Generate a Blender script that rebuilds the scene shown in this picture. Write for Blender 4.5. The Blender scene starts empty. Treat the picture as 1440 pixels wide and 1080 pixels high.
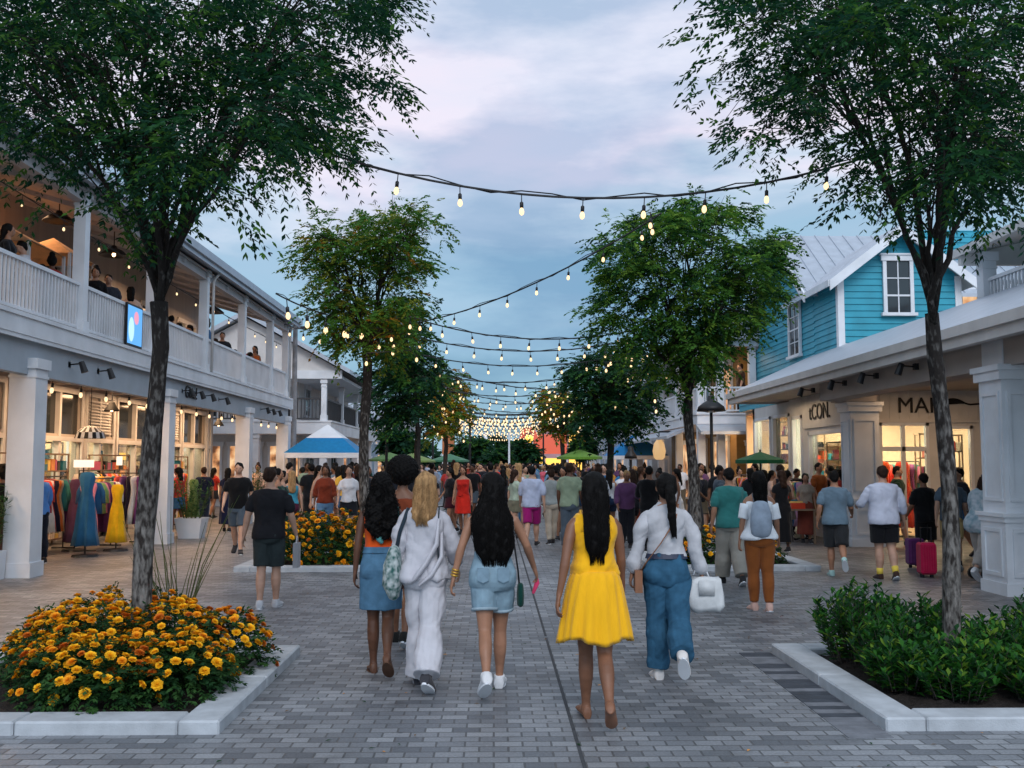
import bpy, math, random
import numpy as np
from mathutils import Vector, Matrix
random.seed(11); rng = np.random.default_rng(11)
SC = bpy.context.scene; COL = SC.collection
R = math.radians
CAMH, FPX = 1.7, 1400.0
TH = math.atan(112/FPX); PS = math.atan(25/FPX)
_r = Vector((math.cos(PS), -math.sin(PS), 0))
_f = Vector((math.sin(PS)*math.cos(TH), math.cos(PS)*math.cos(TH), math.sin(TH)))
_u = _r.cross(_f)
def P(px, py, Y):
    """world point at street distance Y seen at photo pixel px,py"""
    d = _f + _r*((px-720)/FPX) + _u*((540-py)/FPX)
    return Vector((0, 0, CAMH)) + d*(Y/d.y)
def G(px, py):
    d = _f + _r*((px-720)/FPX) + _u*((540-py)/FPX)
    return Vector((0, 0, CAMH)) + d*(-CAMH/d.z)
# ---------------------------------------------------------------- camera
cam = bpy.data.objects.new('camera', bpy.data.cameras.new('camera')); COL.objects.link(cam)
cam.data.sensor_width = 36; cam.data.lens = 35; cam.data.clip_start = .1; cam.data.clip_end = 2000
cam.location = (0, 0, CAMH); cam.rotation_euler = (math.pi/2+TH, 0, -PS)
SC.camera = cam
# ---------------------------------------------------------------- materials
def col(c):
    if isinstance(c, str):
        c = c.lstrip('#'); c = [int(c[i:i+2], 16)/255 for i in (0, 2, 4)]
        c = [x/12.92 if x <= .04045 else ((x+.055)/1.055)**2.4 for x in c]
    return (*c, 1)
MATS = {}
def mat(name, c, rough=.6, var=.15, scale=6, bump=0, bscale=40, stretch=(1, 1, 1), metal=0, sheen=0, spec=.3, c2=None, detail=4, coord='Object', bdist=.01):
    if name in MATS: return MATS[name]
    m = bpy.data.materials.new(name); m.use_nodes = True; nt = m.node_tree; N = nt.nodes; L = nt.links
    b = N['Principled BSDF']; c = col(c)
    b.inputs['Roughness'].default_value = rough; b.inputs['Metallic'].default_value = metal
    b.inputs['Specular IOR Level'].default_value = spec
    if sheen: b.inputs['Sheen Weight'].default_value = sheen
    tc = N.new('ShaderNodeTexCoord'); mp = N.new('ShaderNodeMapping'); mp.inputs['Scale'].default_value = stretch
    L.new(tc.outputs[coord], mp.inputs[0])
    n = N.new('ShaderNodeTexNoise'); n.inputs['Scale'].default_value = scale; n.inputs['Detail'].default_value = detail
    L.new(mp.outputs[0], n.inputs['Vector'])
    mr = N.new('ShaderNodeMapRange'); mr.inputs['From Min'].default_value = .3; mr.inputs['From Max'].default_value = .7
    L.new(n.outputs['Fac'], mr.inputs['Value'])
    mx = N.new('ShaderNodeMix'); mx.data_type = 'RGBA'
    d = col(c2) if c2 is not None else tuple(x*(1-var) for x in c[:3])+(1,)
    e = c if c2 is not None else tuple(min(1, x*(1+var)) for x in c[:3])+(1,)
    mx.inputs['A'].default_value = d; mx.inputs['B'].default_value = e
    L.new(mr.outputs[0], mx.inputs['Factor']); L.new(mx.outputs['Result'], b.inputs['Base Color'])
    if bump:
        n2 = N.new('ShaderNodeTexNoise'); n2.inputs['Scale'].default_value = bscale; n2.inputs['Detail'].default_value = 5
        L.new(mp.outputs[0], n2.inputs['Vector'])
        bp = N.new('ShaderNodeBump'); bp.inputs['Strength'].default_value = bump; bp.inputs['Distance'].default_value = bdist
        L.new(n2.outputs['Fac'], bp.inputs['Height']); L.new(bp.outputs[0], b.inputs['Normal'])
    MATS[name] = m; return m
def emis(name, c, s, sample=True):
    if name in MATS: return MATS[name]
    m = bpy.data.materials.new(name); m.use_nodes = True; b = m.node_tree.nodes['Principled BSDF']
    b.inputs['Base Color'].default_value = (.1, .08, .05, 1)
    b.inputs['Emission Color'].default_value = col(c); b.inputs['Emission Strength'].default_value = s
    if not sample: m.cycles.emission_sampling = 'NONE'
    MATS[name] = m; return m
def glassm(name, tint=(.8, .9, .95), refl=.12):
    if name in MATS: return MATS[name]
    m = bpy.data.materials.new(name); m.use_nodes = True; nt = m.node_tree; N = nt.nodes; L = nt.links
    N.remove(N['Principled BSDF'])
    t = N.new('ShaderNodeBsdfTransparent'); t.inputs[0].default_value = (*tint, 1)
    g = N.new('ShaderNodeBsdfGlossy'); g.inputs['Roughness'].default_value = .03
    fr = N.new('ShaderNodeLayerWeight'); fr.inputs['Blend'].default_value = .35
    mr = N.new('ShaderNodeMapRange'); mr.inputs['To Min'].default_value = refl*.4; mr.inputs['To Max'].default_value = .32
    L.new(fr.outputs['Fresnel'], mr.inputs['Value'])
    mx = N.new('ShaderNodeMixShader'); L.new(mr.outputs[0], mx.inputs[0]); L.new(t.outputs[0], mx.inputs[1]); L.new(g.outputs[0], mx.inputs[2])
    L.new(mx.outputs[0], N['Material Output'].inputs[0]); MATS[name] = m; return m
def leafm(name, c, tr=.35):
    if name in MATS: return MATS[name]
    m = bpy.data.materials.new(name); m.use_nodes = True; nt = m.node_tree; N = nt.nodes; L = nt.links
    b = N['Principled BSDF']; b.inputs['Base Color'].default_value = col(c); b.inputs['Roughness'].default_value = .65
    b.inputs['Specular IOR Level'].default_value = .15
    t = N.new('ShaderNodeBsdfTranslucent'); t.inputs[0].default_value = tuple(min(1, x*1.5) for x in col(c)[:3])+(1,)
    mx = N.new('ShaderNodeMixShader'); mx.inputs[0].default_value = tr
    L.new(b.outputs[0], mx.inputs[1]); L.new(t.outputs[0], mx.inputs[2]); L.new(mx.outputs[0], N['Material Output'].inputs[0])
    MATS[name] = m; return m
def cloth(c, fine=True):
    return mat('cloth '+str(c), c, .85, .1, 9, bump=.35, bscale=60, sheen=.15, spec=.1, bdist=.006)
# ---------------------------------------------------------------- mesh builder
def wloc(o):
    v = Vector((0, 0, 0))
    while o is not None: v += o.location; o = o.parent
    return v
class MB:
    def __init__(s): s.v = []; s.f = []; s.m = []; s.cm = 0
    def add(s, vs, fs, m=None):
        o = len(s.v); s.v += [tuple(p) for p in vs]; s.f += [tuple(i+o for i in f) for f in fs]; s.m += [s.cm if m is None else m]*len(fs)
    def box(s, x0, x1, y0, y1, z0, z1, m=None):
        x0, x1 = min(x0, x1), max(x0, x1); y0, y1 = min(y0, y1), max(y0, y1); z0, z1 = min(z0, z1), max(z0, z1)
        s.add([(x0,y0,z0),(x1,y0,z0),(x1,y1,z0),(x0,y1,z0),(x0,y0,z1),(x1,y0,z1),(x1,y1,z1),(x0,y1,z1)],
              [(0,3,2,1),(4,5,6,7),(0,1,5,4),(1,2,6,5),(2,3,7,6),(3,0,4,7)], m)
        return s
    def prism(s, poly, a, b, axis='y', m=None):
        """extrude 2-D poly; axis y: poly is (x,z); axis x: poly is (y,z); axis z: poly is (x,y)"""
        f = {'y': lambda p, t: (p[0], t, p[1]), 'x': lambda p, t: (t, p[0], p[1]), 'z': lambda p, t: (p[0], p[1], t)}[axis]
        n = len(poly); vs = [f(p, a) for p in poly]+[f(p, b) for p in poly]
        s.add(vs, [tuple(range(n)), tuple(range(2*n-1, n-1, -1))]+[(i, i+n, (i+1) % n+n, (i+1) % n) for i in range(n)], m); return s
    def rings(s, rs, m=None, cap=True):
        n = len(rs[0]); vs = [p for r in rs for p in r]; fs = []
        for k in range(len(rs)-1):
            for i in range(n):
                j = (i+1) % n; fs.append((k*n+i, k*n+j, (k+1)*n+j, (k+1)*n+i))
        if cap: fs.append(tuple(range(n-1, -1, -1))); fs.append(tuple(range((len(rs)-1)*n, len(rs)*n)))
        s.add(vs, fs, m); return s
    def tube(s, pts, rad, n=8, m=None, flat=None, rnd=False):
        """rad: number/list, each number or (ra, rb); flat: hint of direction of ra"""
        pts = [Vector(p) for p in pts]; k = len(pts)
        if not isinstance(rad, list): rad = [rad]*k
        rad = [(r if isinstance(r, tuple) else (r, r)) for r in rad]
        if rnd:
            a = (pts[0]-pts[1]).normalized(); b = (pts[-1]-pts[-2]).normalized()
            r0, r1 = rad[0], rad[-1]; m0, m1 = min(r0), min(r1)
            pts = [pts[0]+a*m0*.9, pts[0]+a*m0*.55]+pts+[pts[-1]+b*m1*.55, pts[-1]+b*m1*.9]
            rad = [(r0[0]*.4, r0[1]*.4), (r0[0]*.82, r0[1]*.82)]+rad+[(r1[0]*.82, r1[1]*.82), (r1[0]*.4, r1[1]*.4)]
            k = len(pts)
        rs = []; ref = Vector(flat) if flat else None
        for i in range(k):
            t = (pts[min(i+1, k-1)]-pts[max(i-1, 0)]); t = t.normalized() if t.length > 1e-9 else Vector((0, 0, 1))
            h = ref if ref is not None else (Vector((1, 0, 0)) if abs(t.x) < .8 else Vector((0, 1, 0)))
            u = h-t*h.dot(t); u.normalize(); w = t.cross(u)
            rs.append([pts[i]+u*(math.cos(a)*rad[i][0])+w*(math.sin(a)*rad[i][1]) for a in [2*math.pi*j/n for j in range(n)]])
            if ref is None: pass
        s.rings(rs, m); return s
    def ell(s, c, r, n=14, k=9, rot=None, m=None):
        rs = []; c = Vector(c)
        for i in range(1, k):
            ph = -math.pi/2+math.pi*i/k; ring = []
            for j in range(n):
                a = 2*math.pi*j/n; v = Vector((math.cos(ph)*math.cos(a)*r[0], math.cos(ph)*math.sin(a)*r[1], math.sin(ph)*r[2]))
                if rot is not None: v = rot @ v
                ring.append(c+v)
            rs.append(ring)
        s.rings(rs, m); return s
    def xf(s, M, start=0):
        for i in range(start, len(s.v)): s.v[i] = tuple(M @ Vector(s.v[i]))
        return s
    def fn(s, g, start=0):
        for i in range(start, len(s.v)): s.v[i] = tuple(g(Vector(s.v[i])))
        return s
    def build(s, name, ms, parent=None, smooth=False, bevel=0, origin=None):
        me = bpy.data.meshes.new(name)
        if not isinstance(ms, (list, tuple)): ms = [ms]
        if parent is not None: off = wloc(parent); loc = Vector((0, 0, 0))
        else:
            a = np.array(s.v); off = Vector(((a[:, 0].min()+a[:, 0].max())/2, (a[:, 1].min()+a[:, 1].max())/2, a[:, 2].min())) if origin is None else Vector(origin); loc = off
        me.from_pydata([(v[0]-off.x, v[1]-off.y, v[2]-off.z) for v in s.v], [], s.f)
        for m in ms: me.materials.append(m)
        if len(ms) > 1: me.polygons.foreach_set('material_index', s.m)
        if smooth: me.polygons.foreach_set('use_smooth', [True]*len(s.f))
        me.update()
        o = bpy.data.objects.new(name, me); COL.objects.link(o); o.location = loc
        if parent is not None: o.parent = parent
        if bevel:
            b = o.modifiers.new('bevel', 'BEVEL'); b.width = bevel; b.segments = 1; b.limit_method = 'ANGLE'
        return o
def tag(o, label=None, cat=None, group=None, kind=None):
    if label: o['label'] = label
    if cat: o['category'] = cat
    if group: o['group'] = group
    if kind: o['kind'] = kind
    return o
def empty(name, loc, label, cat, group=None):
    o = bpy.data.objects.new(name, None); COL.objects.link(o); o.location = loc; o.empty_display_size = .2
    return tag(o, label, cat, group)
def kids(o): return [c for c in COL.objects if c.parent == o]
def copy_tree(o, kidmap, parent=None):
    c = o.copy(); COL.objects.link(c); c.parent = parent
    for ch in kidmap.get(o.name, []): copy_tree(ch, kidmap, c)
    return c
def kmap():
    d = {}
    for o in COL.objects:
        if o.parent: d.setdefault(o.parent.name, []).append(o)
    return d
def meshdata(name, verts, faces_n, k, mats_, mi=None, smooth=False):
    """fast mesh of equal k-gons: verts (n*k,3)"""
    me = bpy.data.meshes.new(name); nv = len(verts); nf = nv//k
    me.vertices.add(nv); me.vertices.foreach_set('co', np.asarray(verts, dtype=np.float32).ravel())
    me.loops.add(nv); me.loops.foreach_set('vertex_index', np.arange(nv, dtype=np.int32))
    me.polygons.add(nf); me.polygons.foreach_set('loop_start', np.arange(0, nv, k, dtype=np.int32))
    me.polygons.foreach_set('loop_total', np.full(nf, k, dtype=np.int32))
    for m in mats_: me.materials.append(m)
    if mi is not None: me.polygons.foreach_set('material_index', np.asarray(mi, dtype=np.int32))
    me.update(calc_edges=True); me.validate(); return me
def text_mesh(body, size, depth=.01):
    cu = bpy.data.curves.new('t', 'FONT'); cu.body = body; cu.size = size; cu.extrude = depth/2; cu.align_x = 'CENTER'; cu.align_y = 'CENTER'
    o = bpy.data.objects.new('t', cu); COL.objects.link(o)
    dg = bpy.context.evaluated_depsgraph_get(); dg.update()
    me = bpy.data.meshes.new_from_object(o.evaluated_get(dg)); bpy.data.objects.remove(o); me.materials.clear(); return me
# ---------------------------------------------------------------- world & light
SC.view_settings.view_transform = 'Standard'; SC.view_settings.look = 'None'; SC.view_settings.exposure = 0.35; SC.view_settings.gamma = 1
w = bpy.data.worlds.new('World'); SC.world = w; w.use_nodes = True
N = w.node_tree.nodes; L = w.node_tree.links; bg = N['Background']
sk = N.new('ShaderNodeTexSky'); sk.sky_type = 'NISHITA'; sk.sun_disc = False; sk.sun_elevation = R(35); sk.sun_rotation = R(160); sk.dust_density = 1.5
tc = N.new('ShaderNodeTexCoord'); sp = N.new('ShaderNodeSeparateXYZ'); L.new(tc.outputs['Generated'], sp.inputs[0])
mp = N.new('ShaderNodeMapping'); mp.inputs['Scale'].default_value = (2.2, 2.2, 8); L.new(tc.outputs['Generated'], mp.inputs[0])
nz = N.new('ShaderNodeTexNoise'); nz.inputs['Scale'].default_value = 1.5; nz.inputs['Detail'].default_value = 8; nz.inputs['Roughness'].default_value = .52; nz.inputs['Distortion'].default_value = .3
L.new(mp.outputs[0], nz.inputs['Vector'])
ma = N.new('ShaderNodeMath'); ma.operation = 'MULTIPLY_ADD'; ma.inputs[1].default_value = .30; ma.inputs[2].default_value = -.15; L.new(nz.outputs['Fac'], ma.inputs[0])
ad = N.new('ShaderNodeMath'); ad.operation = 'ADD'; L.new(sp.outputs['Z'], ad.inputs[0]); L.new(ma.outputs[0], ad.inputs[1])
rp = N.new('ShaderNodeValToRGB'); L.new(ad.outputs[0], rp.inputs[0]); e = rp.color_ramp.elements
stops = [(0.0, '#a3c2d4'), (.05, '#8db4c9'), (.11, '#7fa6bf'), (.17, '#90b4cc'), (.22, '#9ab6cd'), (.27, '#c4d0e0'), (.31, '#e4dce9'), (.37, '#d8dae9'), (.55, '#ccd8e6'), (1, '#c8d5e4')]
e[0].position = stops[0][0]; e[0].color = col(stops[0][1]); e[1].position = 1; e[1].color = col(stops[-1][1])
for p, c in stops[1:-1]:
    x = e.new(p); x.color = col(c)
# second noise: cloud bodies
nz2 = N.new('ShaderNodeTexNoise'); nz2.inputs['Scale'].default_value = 3.0; nz2.inputs['Detail'].default_value = 9; nz2.inputs['Roughness'].default_value = .55
mp2 = N.new('ShaderNodeMapping'); mp2.inputs['Scale'].default_value = (1, 1, 3.2); mp2.inputs['Location'].default_value = (3.1, .4, 1.7); L.new(tc.outputs['Generated'], mp2.inputs[0]); L.new(mp2.outputs[0], nz2.inputs['Vector'])
cr = N.new('ShaderNodeMapRange'); cr.inputs['From Min'].default_value = .45; cr.inputs['From Max'].default_value = .60; L.new(nz2.outputs['Fac'], cr.inputs['Value'])
mc = N.new('ShaderNodeMix'); mc.data_type = 'RGBA'; mc.blend_type = 'MULTIPLY'; mc.inputs['B'].default_value = (.60, .70, .80, 1)
L.new(cr.outputs[0], mc.inputs['Factor']); L.new(rp.outputs[0], mc.inputs['A'])
ns = N.new('ShaderNodeMix'); ns.data_type = 'RGBA'; ns.blend_type = 'MULTIPLY'; ns.inputs['Factor'].default_value = 1; ns.inputs['B'].default_value = (.09, .09, .09, 1); L.new(sk.outputs[0], ns.inputs['A'])
ms = N.new('ShaderNodeMix'); ms.data_type = 'RGBA'; ms.inputs['Factor'].default_value = .88; L.new(ns.outputs['Result'], ms.inputs['A']); L.new(mc.outputs['Result'], ms.inputs['B'])
# sky brightened behind the viewer, added to light the surfaces that face it
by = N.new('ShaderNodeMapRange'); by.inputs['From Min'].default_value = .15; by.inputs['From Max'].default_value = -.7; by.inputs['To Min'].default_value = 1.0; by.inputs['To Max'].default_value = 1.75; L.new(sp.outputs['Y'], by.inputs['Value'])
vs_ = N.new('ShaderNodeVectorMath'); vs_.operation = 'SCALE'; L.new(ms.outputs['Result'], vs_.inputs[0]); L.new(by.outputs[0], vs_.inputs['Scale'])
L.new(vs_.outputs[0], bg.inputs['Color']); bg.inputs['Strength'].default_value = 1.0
sun = bpy.data.lights.new('sun', 'SUN'); sun.energy = .95; sun.angle = R(24); sun.color = (1, .95, .93)
so = bpy.data.objects.new('sun', sun); COL.objects.link(so); so.rotation_euler = (R(48), R(-8), R(8))
def area(loc, rot, sx, sy, energy, c=(1, .72, .42), name='shop_light'):
    l = bpy.data.lights.new(name, 'AREA'); l.shape = 'RECTANGLE'; l.size = sx; l.size_y = sy; l.energy = energy; l.color = c
    o = bpy.data.objects.new(name, l); COL.objects.link(o); o.location = loc; o.rotation_euler = rot; return o
# ---------------------------------------------------------------- common materials
WHITE = mat('white paint', (.66, .69, .73), .5, .12, 1.6, bump=.1, bscale=30)
WHITE2 = mat('warm white paint', (.58, .57, .56), .55, .08, 3)
GREYP = mat('grey paint', (.36, .41, .46), .6, .06, 3)
DARK = mat('dark metal', (.015, .016, .018), .45, .1, 5)
BLACK = mat('black lettering', (.01, .01, .012), .5, .1, 5)
WOOD = mat('weathered wood', (.22, .15, .10), .7, .25, 8, stretch=(1, 1, .15))
BEIGE = mat('beige wall boards', (.42, .37, .33), .6, .08, 2)
CONC = mat('kerb concrete', (.40, .43, .46), .85, .14, 7, bump=.3, bscale=90)
SOIL = mat('dark mulch', (.018, .014, .012), .95, .5, 25, bump=.8, bscale=60, bdist=.03)
GLASS = glassm('window glass')
DARKG = mat('dark glazing', (.02, .025, .03), .08, .1, 2, spec=.6)
TEAL = mat('teal clapboard paint', (.024, .285, .39), .5, .14, 2.2)
METALR = mat('pale metal roof', (.42, .46, .52), .4, .08, 4, metal=.3)
# ================================================================ ground
def paver_mat():
    m = bpy.data.materials.new('clay and concrete pavers'); m.use_nodes = True; nt = m.node_tree; N = nt.nodes; L = nt.links; b = N['Principled BSDF']
    tc = N.new('ShaderNodeTexCoord')
    def brick(bw, rh, off, c1, c2, loc):
        mp = N.new('ShaderNodeMapping'); mp.inputs['Location'].default_value = loc; L.new(tc.outputs['Object'], mp.inputs[0])
        t = N.new('ShaderNodeTexBrick'); t.inputs['Scale'].default_value = 1; t.inputs['Brick Width'].default_value = bw; t.inputs['Row Height'].default_value = rh
        t.inputs['Mortar Size'].default_value = .007; t.inputs['Mortar Smooth'].default_value = .3; t.inputs['Bias'].default_value = 0; t.offset = off
        t.inputs['Color1'].default_value = col(c1); t.inputs['Color2'].default_value = col(c2); t.inputs['Mortar'].default_value = (.075, .08, .085, 1)
        L.new(mp.outputs[0], t.inputs['Vector']); return t
    a = brick(.175, .108, .5, (.25, .265, .285), (.09, .10, .115), (0, 0, 0))
    # slow tone change + per-brick extra + dirt
    n1 = N.new('ShaderNodeTexNoise'); n1.inputs['Scale'].default_value = .55; n1.inputs['Detail'].default_value = 6; L.new(tc.outputs['Object'], n1.inputs['Vector'])
    n2 = N.new('ShaderNodeTexNoise'); n2.inputs['Scale'].default_value = 60; n2.inputs['Detail'].default_value = 4; L.new(tc.outputs['Object'], n2.inputs['Vector'])
    def mul(A, fac, lo, hi, f0=.3, f1=.7):
        mr = N.new('ShaderNodeMapRange'); mr.inputs['From Min'].default_value = f0; mr.inputs['From Max'].default_value = f1; mr.inputs['To Min'].default_value = lo; mr.inputs['To Max'].default_value = hi
        L.new(fac, mr.inputs['Value']); v = N.new('ShaderNodeVectorMath'); v.operation = 'SCALE'; L.new(A, v.inputs[0]); L.new(mr.outputs[0], v.inputs['Scale']); return v.outputs[0]
    c = mul(a.outputs['Color'], n1.outputs['Fac'], .62, 1.3); c = mul(c, n2.outputs['Fac'], .8, 1.18)
    # stains and spots trodden into the paving
    n3 = N.new('ShaderNodeTexNoise'); n3.inputs['Scale'].default_value = 1.7; n3.inputs['Detail'].default_value = 9; n3.inputs['Roughness'].default_value = .65; L.new(tc.outputs['Object'], n3.inputs['Vector']); c = mul(c, n3.outputs['Fac'], 1.0, .62, .56, .68)
    vo = N.new('ShaderNodeTexVoronoi'); vo.inputs['Scale'].default_value = 2.3; L.new(tc.outputs['Object'], vo.inputs['Vector']); c = mul(c, vo.outputs['Distance'], .55, 1.0, .035, .05)
    # warm brown cast outside the central street
    sp = N.new('ShaderNodeSeparateXYZ'); L.new(tc.outputs['Object'], sp.inputs[0])
    ab = N.new('ShaderNodeMath'); ab.operation = 'ABSOLUTE'; L.new(sp.outputs['X'], ab.inputs[0])
    mr = N.new('ShaderNodeMapRange'); mr.inputs['From Min'].default_value = 4.6; mr.inputs['From Max'].default_value = 7.6; L.new(ab.outputs[0], mr.inputs['Value'])
    mx = N.new('ShaderNodeMix'); mx.data_type = 'RGBA'; mx.blend_type = 'MULTIPLY'; mx.inputs['B'].default_value = (1.0, .86, .76, 1); L.new(mr.outputs[0], mx.inputs['Factor']); L.new(c, mx.inputs['A'])
    L.new(mx.outputs['Result'], b.inputs['Base Color']); b.inputs['Roughness'].default_value = .48; b.inputs['Specular IOR Level'].default_value = .5
    inv = N.new('ShaderNodeMath'); inv.operation = 'SUBTRACT'; inv.inputs[0].default_value = 1; L.new(a.outputs['Fac'], inv.inputs[1])
    ad = N.new('ShaderNodeMath'); ad.operation = 'MULTIPLY_ADD'; ad.inputs[1].default_value = .35; L.new(n2.outputs['Fac'], ad.inputs[0]); L.new(inv.outputs[0], ad.inputs[2])
    bp = N.new('ShaderNodeBump'); bp.inputs['Strength'].default_value = .6; bp.inputs['Distance'].default_value = .006; L.new(ad.outputs[0], bp.inputs['Height']); L.new(bp.outputs[0], b.inputs['Normal'])
    return m
PAVE = paver_mat()
mb = MB(); mb.add([(-300, -40, 0), (300, -40, 0), (300, 600, 0), (-300, 600, 0)], [(0, 1, 2, 3)])
tag(mb.build('plaza_paving', PAVE, origin=(0, 0, 0)), kind='structure')
# long paving seam (recessed dark joint strip)
mb = MB()
for y0 in range(-2, 60, 12): mb.box(.50, .522, y0, y0+11.9, -.02, .0035)
tag(mb.build('paving_joint', mat('joint sand', (.05, .054, .06), .9, .2, 20)), kind='structure')
# soldier course strips beside the planters
LIGHTP = mat('pale paver', (.15, .16, .18), .75, .25, 8, bump=.3); DARKP = mat('charcoal paver', (.045, .052, .065), .7, .25, 8, bump=.3)
for nm, xa, xb in (('border_course', 2.20, 2.49),):
    for k0 in (0,):
        mb = MB(); y = 6.3+k0; k = 0
        while y < 9.05+k0:
            d = rng.uniform(.09, .12); mb.box(xa+.004, xb-.004, y, y+d-.008, -.02, .0045, m=(k+(rng.random() < .25)) % 2); y += d; k += 1
        tag(mb.build(nm, [LIGHTP, DARKP]), kind='structure')
# ================================================================ planters
def planter(x0, x1, y0, y1, label):
    t = empty('planter_bed', ((x0+x1)/2, (y0+y1)/2, 0), label, 'planter', 'square kerbed planter beds along the street')
    kw, kh = .26, .085
    for (a, b, c, d) in ((x0, x0+kw, y0, y1), (x1-kw, x1, y0, y1), (x0+kw, x1-kw, y0, y0+kw), (x0+kw, x1-kw, y1-kw, y1)):
        m = MB(); n = max(1, int(round(max(b-a, d-c)/1.3)))
        for i in range(n):
            if b-a > d-c: m.box(a+(b-a)*i/n+.003, a+(b-a)*(i+1)/n-.003, c, d, -.02, kh)
            else: m.box(a, b, c+(d-c)*i/n+.003, c+(d-c)*(i+1)/n-.003, -.02, kh)
        m.build('kerb', CONC, t, bevel=.012)
    m = MB(); nx = 26; g = [[0]*nx for _ in range(nx)]; vs = []; fs = []
    for i in range(nx):
        for j in range(nx):
            u, v = i/(nx-1), j/(nx-1); vs.append((x0+kw-.01+(x1-x0-2*kw+.02)*u, y0+kw-.01+(y1-y0-2*kw+.02)*v, .035+.10*math.sin(math.pi*u)*math.sin(math.pi*v)+rng.normal(0, .012)))
    for i in range(nx-1):
        for j in range(nx-1): fs.append((i*nx+j, (i+1)*nx+j, (i+1)*nx+j+1, i*nx+j+1))
    m.add(vs, fs); m.build('soil', SOIL, t, smooth=True)
    return t
planter(-4.3, -1.73, 6.45, 9.1, 'concrete-kerbed planter bed filled with orange marigolds around the near left tree')
planter(2.5, 5.2, 6.45, 9.1, 'concrete-kerbed planter bed of green shrubs around the near right tree')
planter(-4.1, -1.73, 15.9, 18.6, 'kerbed planter bed of marigolds in front of the second left tree')
planter(2.5, 5.2, 15.9, 18.6, 'kerbed planter bed around the second right tree, behind the man in teal')
for k, Y in enumerate((26.5, 37)):
    planter(-4.2, -1.6, Y, Y+2.4, ['kerbed planter bed deep in the crowd at the foot of the third left tree', 'far kerbed planter bed under the lit left tree'][k])
    planter(2.3, 4.9, Y, Y+2.4, ['kerbed planter bed deep in the crowd at the foot of the third right tree', 'far kerbed planter bed under the lit right tree'][k])
# ================================================================ generic pieces
def railing(name, p0, p1, z0, z1, parent, m=WHITE, step=.115, w=.035):
    """vertical-baluster railing between two ground points"""
    mb = MB(); a = Vector(p0); b = Vector(p1); L_ = (b-a).length; n = int(L_/step); along_y = abs(b.y-a.y) > abs(b.x-a.x)
    def bx(c0, c1, zz0, zz1, t):
        if along_y: mb.box(c0.x-t, c0.x+t, min(c0.y, c1.y), max(c0.y, c1.y), zz0, zz1)
        else: mb.box(min(c0.x, c1.x), max(c0.x, c1.x), c0.y-t, c0.y+t, zz0, zz1)
    bx(a, b, z1-.06, z1, .04); bx(a, b, z0, z0+.05, .025)
    d = (b-a)/n
    for i in range(n):
        c = a+d*(i+.5); mb.box(c.x-w/2, c.x+w/2, c.y-w/2, c.y+w/2, z0+.05, z1-.06)
    return mb.build(name, m, parent)
def column(name, x, y, z0, z1, w, parent, m=WHITE, cap=True):
    mb = MB(); h = w/2; mb.box(x-h, x+h, y-h, y+h, z0, z1)
    if cap:
        mb.box(x-h-.03, x+h+.03, y-h-.03, y+h+.03, z0, z0+.22); mb.box(x-h-.035, x+h+.035, y-h-.035, y+h+.035, z1-.16, z1-.003)
        mb.box(x-h-.015, x+h+.015, y-h-.015, y+h+.015, z1-.3, z1-.26)
    return mb.build(name, m, parent)
def panel_column(name, x0, x1, y0, y1, zped, ztop, parent, m=WHITE):
    t = MB(); t.box(x0, x1, y0, y1, 0, ztop); b = t.build(name, m, parent)
    p = MB(); e = .05; p.box(x0-e, x1+e, y0-e, y1+e, 0, .16); p.box(x0-.03, x1+.03, y0-.03, y1+.03, .16, zped-.12)
    p.box(x0-e, x1+e, y0-e, y1+e, zped-.12, zped-.05); p.box(x0-.075, x1+.075, y0-.075, y1+.075, zped-.05, zped)
    q = p.build('pedestal', m, b)
    f = MB()   # raised panel frames on pedestal and shaft, on the two street-side faces
    for (za, zb, o) in ((.24, zped-.2, .03), (zped+.15, ztop-.35, 0.0)):
        for side in (0, 1):
            if side == 0:   # face towards -x
                X = x0-o; u0, u1 = y0+.06, y1-.06
                for (ua, ub, va, vb) in ((u0, u0+.05, za, zb), (u1-.05, u1, za, zb), (u0+.05, u1-.05, za, za+.05), (u0+.05, u1-.05, zb-.05, zb)): f.box(X-.02, X+.002, ua, ub, va, vb)
            else:
                Y = y0-o; u0, u1 = x0+.06, x1-.06
                for (ua, ub, va, vb) in ((u0, u0+.05, za, zb), (u1-.05, u1, za, zb), (u0+.05, u1-.05, za, za+.05), (u0+.05, u1-.05, zb-.05, zb)): f.box(ua, ub, Y-.02, Y+.002, va, vb)
    f.build('moulding', m, b)
    c = MB(); c.box(x0-.05, x1+.05, y0-.05, y1+.05, ztop-.2, ztop-.08); c.box(x0-.08, x1+.08, y0-.08, y1+.08, ztop-.08, ztop-.004); c.build('capital', m, b)
    return b
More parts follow.
